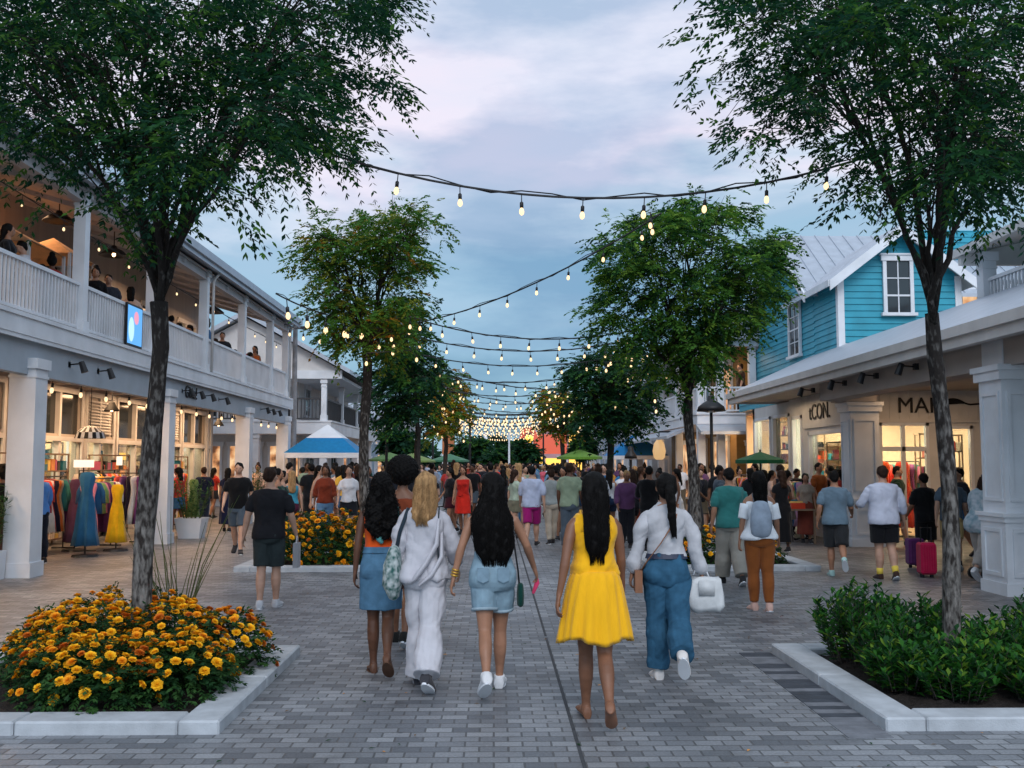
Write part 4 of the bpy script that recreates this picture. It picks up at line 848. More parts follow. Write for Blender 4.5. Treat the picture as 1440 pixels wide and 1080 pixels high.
make_tree('street_tree', b, P(627, 615, 38), PE, 38, 1.4, 26, .6, 44, 'amber-lit fourth street tree on the left wrapped in glowing bulbs', trunk_r=.10, seed=15, mats_=LEAVES_Y, kinds=(.3, .35, .22, .13), limbs=5, leaf=.32, ll=.15, lw=.045, pairs=4)
PF = [(798, 505), (845, 480), (900, 487), (925, 535), (922, 580), (890, 615), (835, 620), (800, 580)]
b = P(857, 690, 27.6); b.z = .05
make_tree('street_tree', b, P(857, 612, 27.6), PF, 27.6, 1.5, 42, .55, 56, 'dark round third street tree on the right before the blue canopy', trunk_r=.11, seed=16, limbs=7, leaf=.3, ll=.12, lw=.035, pairs=4, barkm=mat('dark bark', (.035, .03, .028), .9, .3, 12, bump=.6))
PG = [(752, 555), (785, 540), (818, 558), (825, 590), (800, 620), (765, 610)]
b = P(792, 690, 38); b.z = .05
make_tree('street_tree', b, P(790, 615, 38), PG, 38, 1.4, 26, .6, 44, 'amber-lit fourth street tree on the right wrapped in glowing bulbs', trunk_r=.10, seed=17, mats_=LEAVES_Y, kinds=(.35, .3, .25, .1), limbs=5, leaf=.32, ll=.15, lw=.045, pairs=4)
# far trees closing the street
for k, (px, py, r_, Y) in enumerate(((655, 640, 24, 88), (700, 632, 26, 96), (735, 638, 22, 90), (672, 628, 14, 84), (560, 625, 22, 60), (700, 645, 18, 80), (820, 628, 14, 64), (905, 620, 20, 60), (480, 610, 22, 56))):
    poly = [(px+r_*math.cos(a)*(1+.2*math.sin(3*a+k)), py+r_*.8*math.sin(a)) for a in [2*math.pi*i/14 for i in range(14)]]
    b = P(px, 690, Y); b.z = 0
    make_tree('distant_tree', b, P(px, py+r_*.8, Y), poly, Y, 1.4, 14, r_/FPX*Y*.42, 46, f'green tree far down the street {["left of the brick tower gap", "just right of the white sculpture", "left of the pink building", "behind the dark mast", "beside the olive umbrella", "below the white sculpture wing", "beside the yellow banner tower", "above the all-blue tent", "beside the gabled porch house"][k]}', trunk_r=.12, seed=30+k, limbs=4, leaf=.4, ll=.34, lw=.11, pairs=3, flat=.8, group='distant trees at the street end')
mb = MB(); mb.v = []
# far hedge line (uncountable foliage)
n = 9000; C = np.stack([rng.uniform(-70, 70, n), rng.uniform(122, 128, n), rng.uniform(0, 3.2, n)], 1); C[:, 2] *= 1+.35*np.sin(C[:, 0]*.5)+.2*np.sin(C[:, 0]*1.3)
q = compound_leaves(C, rng.normal(0, 1, (n, 3)), np.full(n, .5), 2, .7, .25).reshape(-1, 3)
me = meshdata('tree_line', q, None, 4, LEAVES, rng.integers(0, 3, len(q)//4)); o = bpy.data.objects.new('tree_line', me); COL.objects.link(o); tag(o, 'far green tree line behind the end of the street', 'tree line', kind='stuff')
# ---------------------------------------------------------------- marigolds
MG = [mat('marigold yellow', (.88, .46, .010), .7, .12, 30), mat('marigold orange', (.84, .33, .008), .7, .15, 30), mat('marigold deep orange', (.60, .15, .008), .7, .15, 30)]
MGL = [leafm('marigold leaf', (.012, .045, .014), .2), leafm('marigold leaf light', (.03, .085, .02), .2)]
def flower_mesh(name, r, m_, seed, lod=1):
    rg = np.random.default_rng(seed); out = []
    for ring, (nn, el, rr) in enumerate(((11, .05, 1.0), (10, .32, .94), (9, .62, .78), (7, .95, .55), (4, 1.3, .3))):
        for i in range(nn):
            a = 2*math.pi*(i+.5*ring)/nn+rg.normal(0, .12); e = el+rg.normal(0, .08)
            d = np.array([math.cos(a)*math.cos(e), math.sin(a)*math.cos(e), math.sin(e)*.8]); s = np.array([-math.sin(a), math.cos(a), 0]); w = r*.36*rr**.3
            tip = d*r*(.95+rg.normal(0, .06))*(1 if ring < 3 else .8); b_ = d*r*.15
            mid = (b_+tip)*.62+np.array([0, 0, r*.1]); out.append(np.array([b_, mid-s*w, tip, mid+s*w]))
    # calyx
    for i in range(6):
        a = 2*math.pi*i/6; a2 = 2*math.pi*(i+1)/6; out.append(np.array([[0, 0, -r*.5], [math.cos(a)*r*.4, math.sin(a)*r*.4, 0], [0, 0, r*.2], [math.cos(a2)*r*.4, math.sin(a2)*r*.4, 0]]))
    return meshdata(name, np.array(out).reshape(-1, 3), None, 4, [m_])
FL = [flower_mesh('flower', .041, MG[(0, 1, 0, 0, 2, 1)[i]], i) for i in range(6)]
def bush_foliage(name, c, rx, ry, h, n, seed, mats_=MGL, ll=.04, lw=.011, leaf=.10, pairs=4, parent=None):
    rg = np.random.default_rng(seed); v = unit(rg.normal(0, 1, (n, 3))); v[:, 2] = np.abs(v[:, 2]); rad = rg.uniform(.2, 1, n)**.45
    C = v*rad[:, None]*np.array([rx, ry, h]); D = v*np.array([1, 1, .8])+rg.normal(0, .5, (n, 3)); q = compound_leaves(C, D, leaf*rg.uniform(.6, 1.2, n), pairs, ll, lw, .3, rg)
    nq = q.shape[1]//4; me = meshdata(name, q.reshape(-1, 3), None, 4, mats_, np.repeat(rg.integers(0, len(mats_), n), nq)); o = bpy.data.objects.new(name, me); COL.objects.link(o); o.parent = parent
    return o
def marigold(x, y, rx, ry, h, nf, label, group, seed, fs=1.0, side=1.0, z=.08):
    rr = random.Random(seed); t = empty('marigold_bush', (x, y, z), label, 'flower bush', group)
    bush_foliage('foliage', None, rx, ry, h, int(520*rx*ry/.16), seed, parent=t)
    pts = []; tries = 0
    while len(pts) < nf and tries < 4000:
        tries += 1; a = rr.uniform(0, 2*math.pi); e = math.asin(rr.uniform(.0, 1)**.8) if rr.random() < .9 else rr.uniform(0, .4)
        if math.sin(e) < .45 and rr.random() < side: continue
        v = Vector((rx*math.cos(a)*math.cos(e), ry*math.sin(a)*math.cos(e), h*math.sin(e)))*rr.uniform(.98, 1.1)
        if any((v-q).length < .058*fs for q in pts): continue
        pts.append(v); o = bpy.data.objects.new('flower', FL[rr.choice((0, 0, 3, 2, 0, 1, 5, 4, 3))]); COL.objects.link(o); o.parent = t; o.location = v
        tilt = Vector((v.x/rx**2, v.y/ry**2, 1.6*v.z/h**2)).normalized(); o.rotation_euler = (tilt+Vector((rr.gauss(0, .25), rr.gauss(0, .25), .3))).to_track_quat('Z', 'Y').to_euler(); s = fs*rr.uniform(.7, 1.15); o.scale = (s, s, s)
GN = 'marigold bushes massed round the near left tree'
for k, (x, y, rx, ry, h, nf) in enumerate(((-3.02, 7.25, .36, .38, .40, 66), (-2.72, 7.08, .42, .38, .40, 60), (-2.25, 7.3, .38, .40, .40, 66), (-3.32, 7.75, .38, .42, .46, 76), (-2.95, 7.65, .45, .40, .54, 86), (-2.45, 7.8, .46, .42, .54, 86), (-3.3, 8.3, .46, .42, .52, 72), (-2.75, 8.4, .42, .38, .54, 60), (-2.12, 8.15, .34, .42, .44, 60), (-3.62, 8.35, .32, .36, .40, 46))):
    marigold(x, y, rx, ry, h, int(nf*1.15), 'marigold bush in the thick orange bed around the near left tree trunk', GN, 50+k, side=.82)
for k, (x, y, rx, ry, h, nf) in enumerate(((-3.3, 16.55, .42, .42, .72, 60), (-2.8, 16.5, .5, .45, .78, 66), (-2.25, 16.6, .42, .42, .70, 54), (-3.2, 17.7, .55, .5, .8, 40), (-2.5, 17.8, .55, .5, .8, 40))):
    marigold(x, y, rx, ry, h, nf, 'tall marigold bush in the second left bed, beside the man in black', 'marigold bushes in the second left bed', 70+k, fs=1.35, side=.4)
for k, (x, y, rx, ry, h, nf) in enumerate(((2.95, 16.5, .35, .4, .7, 40), (3.5, 16.7, .4, .4, .55, 30), (4.3, 16.6, .5, .4, .4, 24))):
    marigold(x, y, rx, ry, h, nf, 'marigold bush in the second right bed behind the white-bloused woman', 'marigold bushes in the second right bed', 80+k, fs=1.3, side=.4)
marigold(-4.62+.0, 12.3, .12, .12, .2, 14, 'small lone tuft of marigolds left of the near tree trunk', None, 90, z=0)
for k, (x, Y) in enumerate(((-3.2, 27.3), (-2.4, 27.5), (3.0, 27.4), (3.9, 27.5))): marigold(x, Y, .5, .5, .7, 14, 'marigold bush in a far bed hidden deep in the crowd', 'marigold bushes in the far beds', 95+k, fs=1.5, side=.2)
# ---------------------------------------------------------------- green shrubs in right bed
SHL = [leafm('shrub leaf', (.028, .12, .016), .25), leafm('shrub leaf dark', (.012, .055, .016), .2), leafm('shrub leaf yellow', (.11, .20, .02), .3)]
def shrub(x, y, rx, ry, h, n, seed, label, group, z=.1, ll=.085, lw=.016):
    t = empty('green_shrub', (x, y, z), label, 'shrub', group); rg = np.random.default_rng(seed); rr = random.Random(seed)
    # upright leafy stems: leaves along arching stems
    m = MB(); Cs = []; Ds = []
    for i in range(n):
        a = rr.uniform(0, 2*math.pi); q = rr.random()**.6; p0 = Vector((x+.6*rx*math.cos(a)*q, y+.6*ry*math.sin(a)*q, z-.03)); p2 = Vector((x+rx*math.cos(a)*q, y+ry*math.sin(a)*q, z+h*rr.uniform(.65, 1.05)*(1-.45*q*q))); p1 = p0.lerp(p2, .5)+Vector((0, 0, h*.12))
        m.tube([p0, p1, p2], [.004, .003, .0015], 4)
        for k in range(20):
            u = .06+.94*k/19; c = p0*(1-u)**2+p1*2*u*(1-u)+p2*u*u; b = rr.uniform(0, 6.28); Cs.append(c-Vector((x, y, z))); Ds.append((math.cos(b), math.sin(b), .35+.8*u))
    m.build('stem', BARK, t)
    C = np.array(Cs); D = unit(np.array(Ds)+rg.normal(0, .2, (len(Cs), 3))); nq = len(C); up = np.array([0, 0, 1.]); S = unit(np.cross(D, up)+rg.normal(0, .2, (nq, 3))); l = ll*rg.uniform(.7, 1.25, nq)[:, None]; w = lw*rg.uniform(.8, 1.2, nq)[:, None]
    mid = C+D*l*.5; tip = C+D*l; tip[:, 2] -= .18*l[:, 0]
    q = np.stack([C, mid-S*w, tip, mid+S*w], 1).reshape(-1, 3)
    me = meshdata('foliage', q, None, 4, SHL, rg.choice(3, nq, p=(.5, .38, .12))); o = bpy.data.objects.new('foliage', me); COL.objects.link(o); o.parent = t
GS = 'green shrubs massed round the near right tree'
for k, (x, y, rx, ry, h, n) in enumerate(((2.98, 7.35, .26, .3, .3, 70), (3.25, 7.05, .3, .26, .28, 80), (3.85, 7.0, .4, .28, .30, 90), (4.45, 7.0, .42, .28, .32, 90), (3.05, 8.4, .42, .38, .62, 110), (3.1, 7.8, .36, .4, .46, 70), (3.65, 8.5, .45, .35, .50, 80), (3.5, 7.35, .45, .35, .34, 80), (4.2, 7.5, .5, .4, .40, 90), (4.35, 8.2, .5, .42, .42, 90), (4.75, 7.9, .4, .4, .46, 70), (4.8, 7.2, .38, .3, .36, 60), (3.75, 7.9, .45, .4, .40, 80), (4.75, 8.6, .4, .35, .52, 70))):
    shrub(x, y, rx, ry, h, n, 120+k, 'leafy green shrub in the low mass around the near right tree', GS)
# ornamental grass by the near left tree
t = empty('ornamental_grass', (-2.75, 8.75, .1), 'thin reddish stems of ornamental grass right of the near left tree trunk', 'plant')
m = MB(); rr = random.Random(4)
for i in range(30):
    a = rr.uniform(-1, 1); h = rr.uniform(.7, 1.35); sx = a*.38*h; m.tube([(-2.75+a*.05, 8.75, .1), (-2.75+a*.1+sx*.35, 8.75+rr.uniform(-.1, .1), .1+h*.55), (-2.75+a*.1+sx, 8.75+rr.uniform(-.25, .25), .1+h)], [.005, .004, .0015], 4)
m.build('stem', [leafm('grass blade', (.07, .10, .03), .2)], t)
# planter pots
def pot_plant(x, y, w_, hp, hpl, label, seed, taper=.85, spread=.3, ll=.12, lw=.018, n=36):
    t = empty('planter_pot', (x, y, 0), label, 'potted plant', 'white pots along the left arcade')
    m = MB(); a = w_/2*taper; b = w_/2; m.rings([[(x-a, y-a, 0), (x+a, y-a, 0), (x+a, y+a, 0), (x-a, y+a, 0)], [(x-b, y-b, hp), (x+b, y-b, hp), (x+b, y+b, hp), (x-b, y+b, hp)], [(x-b*.88, y-b*.88, hp), (x+b*.88, y-b*.88, hp), (x+b*.88, y+b*.88, hp), (x-b*.88, y+b*.88, hp)], [(x-b*.85, y-b*.85, hp-.06), (x+b*.85, y-b*.85, hp-.06), (x+b*.85, y+b*.85, hp-.06), (x-b*.85, y+b*.85, hp-.06)]]); m.build('pot', WHITE, t)
    rg = np.random.default_rng(seed); rr = random.Random(seed); m = MB(); Cs = []; Ds = []
    for i in range(n):
        a = rr.uniform(0, 6.28); q = rr.random()**.5; p0 = Vector((b*.6*math.cos(a)*q, b*.6*math.sin(a)*q, hp-.05)); p1 = Vector((spread*math.cos(a)*q, spread*math.sin(a)*q, hp+hpl*rr.uniform(.55, 1)))
        m.tube([p0+Vector((x, y, 0)), p1+Vector((x, y, 0))], [.006, .003], 4)
        for k in range(16): u = .12+.88*k/15; c = p0.lerp(p1, u); bb = rr.uniform(0, 6.28); Cs.append(c); Ds.append((math.cos(bb), math.sin(bb), rr.uniform(-.3, .9)))
    m.build('stem', leafm('grass blade', ()), t)
    C = np.array(Cs); D = unit(np.array(Ds)); nq = len(C); S = unit(np.cross(D, np.array([0, 0, 1.]))+rg.normal(0, .2, (nq, 3))); l = ll*rg.uniform(.7, 1.2, nq)[:, None]
    q = np.stack([C, C+D*l*.5-S*lw, C+D*l, C+D*l*.5+S*lw], 1).reshape(-1, 3); me = meshdata('foliage', q, None, 4, [leafm('pot plant leaf', (.05, .13, .04), .3), LEAVES[0]], rg.choice(2, nq)); o = bpy.data.objects.new('foliage', me); COL.objects.link(o); o.parent = t
pot_plant(-7.42, 14.9, .36, .42, 1.05, 'square white pot with tall bamboo-like plant at the foot of the nearest left column', 7, taper=.9, spread=.26)
pot_plant(-6.95, 23.2, .62, .46, .95, 'low white tapered pot with leafy plant between the second and third left columns', 8, taper=.75, spread=.45)
pot_plant(7.75, 13.4, .4, .4, 1.4, 'pot with dark bushy plant behind the near right column', 9, spread=.35)
pot_plant(7.25, 24.9, .4, .5, .8, 'potted plant by the shop corner under the lit sign board on the right', 10, spread=.25)
pot_plant(-7.0, 29.6, .45, .5, 1.1, 'pot of flowers by the far left columns', 11, spread=.35)
# ================================================================ string lights
SOCK = MB().tube([(0, 0, 0), (0, 0, -.10)], .006, 5).tube([(0, 0, -.09), (0, 0, -.10), (0, 0, -.155), (0, 0, -.16)], [.012, .021, .021, .016], 10)
_o = SOCK.build('tmp', DARK, origin=(0, 0, 0), smooth=True); SOCKM = _o.data; bpy.data.objects.remove(_o)
BULBE = emis('string bulb', (1, .68, .36), 1.45, False)
_b = MB().rings([[(rr_*math.cos(a), rr_*math.sin(a), z) for a in [2*math.pi*i/10 for i in range(10)]] for rr_, z in ((.012, -.158), (.024, -.18), (.029, -.205), (.024, -.23), (.008, -.245))])
_o = _b.build('tmp', BULBE, origin=(0, 0, 0), smooth=True); BULBM = _o.data; bpy.data.objects.remove(_o)
def string_light(a, b, sag, n, label, s=1.0, off=0.0, r=.009, dead=()):
    a = Vector(a); b = Vector(b); t = empty('string_light', a, label, 'string lights', 'strings of bulbs across the street')
    K = max(14, n*2)
    def pt(u): p = a.lerp(b, u); p.z -= sag*4*u*(1-u); return p
    m = MB(); m.tube([pt(i/K) for i in range(K+1)], r, 5); m.tube([pt(i/K)+Vector((0, .01, .012+.03*math.sin(i*1.9))) for i in range(K+1)], r*.55, 4); m.build('cable', DARK, t)
    for i in range(n):
        u = (i+.5+off)/n; p = pt(min(u, 1))-a
        so_ = bpy.data.objects.new('socket', SOCKM); COL.objects.link(so_); so_.parent = t; so_.location = p; so_.scale = (s, s, s); so_.rotation_euler = (rng.normal(0, .07), rng.normal(0, .07), 0)
        if i in dead: continue
        bb = bpy.data.objects.new('bulb', BULBM); COL.objects.link(bb); bb.parent = so_
    return t
string_light(P(430, 205, 8.6), P(1290, 196, 8.6), .50, 10, 'nearest string of large bulbs sagging between the two front trees', .78, r=.011, dead=(0, 9))
string_light(P(930, 300, 14), P(560, 458, 20), .28, 9, 'string of bulbs rising diagonally from the second left tree to the second right tree', .88, r=.013)
string_light(P(560, 440, 20), P(930, 455, 20), .42, 9, 'first level string across the street under the diagonal string', .95, r=.014)
string_light(P(570, 470, 22), P(920, 470, 22), .38, 9, 'second level string across the street above the street centre', .95, r=.014)
string_light(P(388, 413, 15), P(520, 452, 17.4), .10, 5, 'short string from the left gallery corner into the yellowing tree', 1.3, r=.012)
string_light(P(400, 456, 33), P(545, 462, 17.4), .15, 5, 'string from the utility pole to the yellowing tree', 1.3, r=.013)
lv = ((595, 500, 905, 492, 25), (600, 525, 870, 515, 28), (605, 515, 880, 540, 30), (610, 545, 860, 535, 33), (615, 540, 850, 560, 36), (620, 556, 830, 550, 40), (625, 562, 820, 568, 44), (622, 572, 820, 566, 48))
wd = ['fourth', 'fifth', 'sixth', 'seventh', 'eighth', 'ninth', 'tenth', 'eleventh']
for k, (xa_, ya_, xb_, yb_, Y) in enumerate(lv):
    string_light(P(xa_, ya_, Y), P(xb_, yb_, Y+rng.uniform(-2, 2)), .35+.02*k, 9+k//2, f'{wd[k]} string of bulbs across the street counting from the nearest', 1.0, r=.015)
for k in range(22):
    Y = 48+k*1.9; yy = 568+k*1.75
    string_light(P(618+k*1.5, yy, Y), P(812-k*2.5, yy+rng.uniform(-3, 3), Y+rng.uniform(-3, 3)), .38+rng.uniform(0, .25), 17, 'distant string of bulbs in the dense glittering band above the far crowd', 1.5, r=.014, off=rng.uniform(-.4, .4))
# bulbs wrapped in trees: separate short strings
for k, (px, py, Y, wpx, hpx, n) in enumerate(((540, 475, 16.8, 60, 30, 9), (905, 520, 26.4, 40, 50, 12), (625, 570, 36.8, 28, 42, 26), (790, 565, 36.8, 28, 36, 26), (870, 500, 26.2, 40, 20, 10), (915, 300, 12.5, 12, 10, 2))):
    t = empty('tree_light_string', P(px, py, Y), ['bulb string wound through the lower crown of the yellowing tree', 'bulb string in the left of the second right tree crown', 'bulb string wrapping the amber-lit left tree', 'bulb string wrapping the amber-lit right tree', 'bulb string over the top of the third right tree', 'pair of bulbs hanging in the top of the second right tree'][k], 'string lights', 'bulb strings wound in tree crowns')
    pts = [P(px+rng.uniform(-wpx, wpx), py+rng.uniform(-hpx, hpx), Y+rng.uniform(-.6, .3)) for _ in range(n)]; pts.sort(key=lambda p: p.z)
    m = MB(); m.tube(pts, .008, 4); m.build('cable', DARK, t)
    for p in pts:
        so_ = bpy.data.objects.new('socket', SOCKM); COL.objects.link(so_); so_.parent = t; so_.location = p-t.location; so_.scale = (1.1,)*3 if Y > 20 else (.85,)*3
        bb = bpy.data.objects.new('bulb', BULBM); COL.objects.link(bb); bb.parent = so_
for (x, y, z, e) in ((P(625, 575, 37.2).x, 37.0, P(625, 575, 37.2).z, 55), (P(790, 568, 37.2).x, 37.0, P(790, 568, 37.2).z, 45), (P(535, 480, 16.6).x, 16.5, P(535, 480, 16.6).z, 10), (P(900, 520, 26).x, 26, P(900, 520, 26).z, 14)):
    l = bpy.data.lights.new('tree_bulb_glow', 'POINT'); l.energy = e; l.color = (1, .6, .28); l.shadow_soft_size = .5; o = bpy.data.objects.new('tree_bulb_glow', l); COL.objects.link(o); o.location = (x, y, z)
# string under the left arcade beam
string_light((-7.25, 12.5, 3.12), (-7.25, 33.9, 3.12), .0, 19, 'string of round bulbs running under the grey beam of the left arcade', 1.1, r=.012)
string_light((-7.3, 13, 5.9), (-7.3, 34, 5.75), .1, 14, 'string of bulbs under the left gallery eave', .75, r=.010)

# fallen leaves and petals on the paving round the beds
n = 260; side = rng.random(n) < .5; X = np.where(side, rng.normal(-2.4, 1.5, n), rng.normal(3.4, 1.6, n)); Yy = rng.uniform(4.5, 14, n); ok = ~(((X > -4.45) & (X < -1.7)) | ((X > 2.45) & (X < 5.25)) & (Yy > 6.4) & (Yy < 9.15)); X = X[ok]; Yy = Yy[ok]; n = len(X)
a = rng.uniform(0, 6.28, n); L1 = rng.uniform(.012, .03, n); d = np.stack([np.cos(a), np.sin(a), np.zeros(n)], 1)*L1[:, None]; s_ = np.stack([-np.sin(a), np.cos(a), np.zeros(n)], 1)*L1[:, None]*.35; c = np.stack([X, Yy, np.full(n, .008)], 1)
q = np.stack([c-d, c+s_+[0, 0, .004], c+d, c-s_+[0, 0, .003]], 1).reshape(-1, 3)
me = meshdata('leaf_litter', q, None, 4, [mat('dry leaf', (.16, .09, .03), .8, .3, 9), MG[1], LEAVES[0]], rng.choice(3, n, p=(.5, .2, .3))); o = bpy.data.objects.new('leaf_litter', me); COL.objects.link(o); tag(o, 'scattered dry leaves and petals on the paving by the flower beds', 'leaf litter', kind='stuff')
# ================================================================ people
def remesh_obj(mb, name, m, vox, parent, sm=3, wr=None, origin=None, fac=.5, M=None):
    me = bpy.data.meshes.new(name); me.from_pydata([tuple(v) for v in mb.v], [], mb.f); me.update()
    o = bpy.data.objects.new(name, me); COL.objects.link(o)
    r = o.modifiers.new('r', 'REMESH'); r.mode = 'VOXEL'; r.voxel_size = vox; r.use_smooth_shade = True
    if sm: s = o.modifiers.new('s', 'SMOOTH'); s.iterations = sm; s.factor = fac
    dg = bpy.context.evaluated_depsgraph_get(); dg.update()
    out = bpy.data.meshes.new_from_object(o.evaluated_get(dg)); bpy.data.objects.remove(o); bpy.data.meshes.remove(me)
    out.name = name; out.materials.clear(); out.materials.append(m)
    n = len(out.vertices)
    if n == 0: return None
    if wr is not None:
        co = np.empty(n*3, dtype=np.float32); out.vertices.foreach_get('co', co); co = co.reshape(-1, 3)
        no = np.empty(n*3, dtype=np.float32); out.vertices.foreach_get('normal', no); no = no.reshape(-1, 3)
        co = co+no*wr(co)[:, None]; out.vertices.foreach_set('co', co.astype(np.float32).ravel())
    out.polygons.foreach_set('use_smooth', [True]*len(out.polygons)); out.update()
    ob = bpy.data.objects.new(name, out); COL.objects.link(ob)
    if parent is not None: ob.parent = parent
    return ob
def folds(amp, fx=(26, 9), seed=0, z=(.6, 1)):
    """cloth folds: mostly vertical ridges plus diagonal ones"""
    rg = np.random.default_rng(seed); ph = rg.uniform(0, 6.28, 8)
    def f(co):
        x, y, zz = co[:, 0], co[:, 1], co[:, 2]
        wv = .5*np.sin(zz*7+ph[0]+x*5)+.4*np.sin(zz*13+y*9+ph[1])
        a = np.sin(x*fx[0]+wv*2.6+ph[2]+y*fx[1]); b = np.sin((x+y*.6)*fx[0]*.55+zz*fx[1]*2.2+wv+ph[3]); c = np.sin((x-zz*.8)*fx[0]*.9+y*11+ph[4]+wv*1.5)
        return np.maximum(-.25*amp, amp*.35+1.35*amp*(.5*a*np.abs(a)**.3+.45*b*np.abs(b)+.4*c*np.abs(c)))
    return f
TZ = np.array([.76, .82, .88, .94, 1.0, 1.06, 1.12, 1.19, 1.26, 1.33, 1.385, 1.425, 1.455, 1.49, 1.56])
PRO = {'f': (np.array([.10, .160, .172, .170, .152, .130, .124, .130, .142, .152, .150, .118, .070, .050, .048]),
             np.array([.08, .108, .120, .114, .098, .088, .086, .092, .100, .098, .084, .068, .056, .050, .050])),
       'm': (np.array([.10, .158, .166, .165, .160, .156, .158, .168, .180, .188, .186, .150, .088, .060, .058]),
             np.array([.09, .112, .118, .114, .110, .108, .108, .112, .118, .115, .100, .080, .062, .056, .056]))}
TCY = np.array([0, -.012, -.018, -.015, -.004, .004, .006, .006, .004, -.002, -.008, -.012, -.014, -.012, -.004])
SKIN = {k: mat('skin '+k, c, .48, .18, 7, bump=.15, bscale=90, spec=.4, bdist=.003) for k, c in dict(deep=(.10, .043, .024), brown=(.19, .085, .047), tan=(.33, .165, .10), fair=(.46, .27, .19), dark=(.055, .026, .017)).items()}
HAIRM = {k: mat('hair '+k, c, .6, .4, 5, bump=.5, bscale=55, stretch=(9, 9, .35), spec=.14) for k, c in dict(black=(.0035, .003, .003), brown=(.028, .014, .009), blonde=(.34, .20, .09), grey=(.20, .19, .18)).items()}
class Fig:
    def __init__(s, sex='f', legs=((0, 0), (0, 0)), arms=((0, 8, 8), (0, 8, 8)), lean=2, wide=1.0, thick=1.0, head=(0, 0), step=.085, skin='tan', armabd=None, twist=0, hipw=1.0, seat=False):
        s.sex = sex; s.wide = wide; s.thick = thick; s.lean = R(lean); s.head = head; s.skin = SKIN[skin]; s.twist = R(twist); s.hipw = hipw
        s.rx, s.ry = PRO[sex]; s.dz = 0
        # legs
        s.L = []
        for i, sd in enumerate((-1, 1)):
            a, k = R(legs[i][0]), R(legs[i][1]); h = Vector((sd*step, -.005, .90)); kn = h+Vector((-sd*.012, math.sin(a), -math.cos(a)))*.42
            b = a-k; an = kn+Vector((-sd*.012, math.sin(b), -math.cos(b)))*.40
            f = b*.85 if b < 0 else b*.9; fd = Vector((sd*.14, math.cos(f), math.sin(f))).normalized(); s.L.append((h, kn, an, fd, b))
        low = 9
        for h, kn, an, fd, b in s.L: low = min(low, (an+fd*.15).z-.022, (an-fd*.05).z-.065)
        s.dz = -low
        # arms (swing fwd, abduct, elbow) per side
        sw = .155 if sex == 'f' else .185; s.A = []
        for i, sd in enumerate((-1, 1)):
            q = arms[i]; a, ab, e = R(q[0]), R(q[1]), R(q[2]); inn = R(q[3]) if len(q) > 3 else R(4)
            sh = Vector((sd*sw*wide, -.012, 1.392)); el = sh+Vector((sd*math.sin(ab), math.sin(a)*math.cos(ab), -math.cos(a)*math.cos(ab)))*.275
            c = a+e; ab2 = ab-inn; fa = Vector((sd*math.sin(ab2), math.sin(c)*math.cos(ab2), -math.cos(c)*math.cos(ab2))); w_ = el+fa*.245
            s.A.append((sh, el, w_, fa, sd))
    def U(s, p):
        p = Vector(p); t = min(1, max(0, (p.z-.86)/.22)); t = t*t*(3-2*t)
        if s.twist: 
            a = s.twist*t; p = Vector((p.x*math.cos(a)-p.y*math.sin(a), p.x*math.sin(a)+p.y*math.cos(a), p.z))
        a = -s.lean*t; q = Vector((p.x, p.y, p.z-.95)); q = Vector((q.x, q.y*math.cos(a)-q.z*math.sin(a), q.y*math.sin(a)+q.z*math.cos(a))); q.z += .95
        return q
    def Hd(s, p):
        yaw, pit = R(s.head[0]), R(s.head[1]); q = Vector(p)-Vector((0, 0, 1.5))
        q = Vector((q.x, q.y*math.cos(pit)-q.z*math.sin(pit), q.y*math.sin(pit)+q.z*math.cos(pit))); q = Vector((q.x*math.cos(yaw)-q.y*math.sin(yaw), q.x*math.sin(yaw)+q.y*math.cos(yaw), q.z))
        return q+Vector((0, 0, 1.5))
    def prof(s, z):
        rx = float(np.interp(z, TZ, s.rx)); ry = float(np.interp(z, TZ, s.ry)); cy = float(np.interp(z, TZ, TCY))
        w_ = s.wide if z > 1.03 else s.wide*.5+s.hipw*.5 if z > .97 else s.hipw
        if z > 1.43: w_ = 1+(w_-1)*.3
        return rx*w_, ry*s.thick*(1 if z < 1.43 else 1/s.thick), cy
    def torso(s, mb, z0, z1, inf=0, n=28, k=12, fx=None, ease=None):
        st = len(mb.v); rs = []
        for i in range(k+1):
            z = z0+(z1-z0)*i/k; rx, ry, cy = s.prof(z); e = inf if not callable(inf) else inf(z)
            ring = []
            for j in range(n):
                a = 2*math.pi*j/n; ca, sa = math.cos(a), math.sin(a); c_ = 1.0+.06*abs(math.sin(2*a))
                ring.append(((rx+e)*ca*c_, cy+(ry+e)*sa*c_, z))
            rs.append(ring)
        mb.rings(rs); mb.fn(s.U, st)
    def leg(s, mb, i, t0, t1, inf, n=14, flare=None):
        """t in 0..2 (0 hip, 1 knee, 2 ankle)"""
        h, kn, an, fd, b = s.L[i]; base = {'f': [(0, .092), (.25, .088), (.5, .078), (.75, .064), (.95, .053), (1.05, .050), (1.3, .053), (1.45, .050), (1.7, .038), (1.88, .031), (2, .033)], 'm': [(0, .095), (.25, .088), (.5, .078), (.75, .066), (.95, .057), (1.05, .054), (1.3, .060), (1.45, .057), (1.7, .043), (1.88, .036), (2, .038)]}[s.sex]
        ts = [t0]+[t for t, _ in base if t0 < t < t1]+[t1]; tx = [t for t, _ in base]; rx = [r for _, r in base]; pts = []; rad = []
        for t in ts:
            p = h.lerp(kn, t) if t <= 1 else kn.lerp(an, t-1); 
            if 1.1 < t < 1.6: p = p+Vector((0, -.012, 0))
            pts.append(p); e = inf(t) if callable(inf) else inf; r = float(np.interp(t, tx, rx))*(1+(s.thick-1)*.6)+e; rad.append((r, r*1.03))
        mb.tube(pts, rad, n, rnd=False)
        return pts, rad
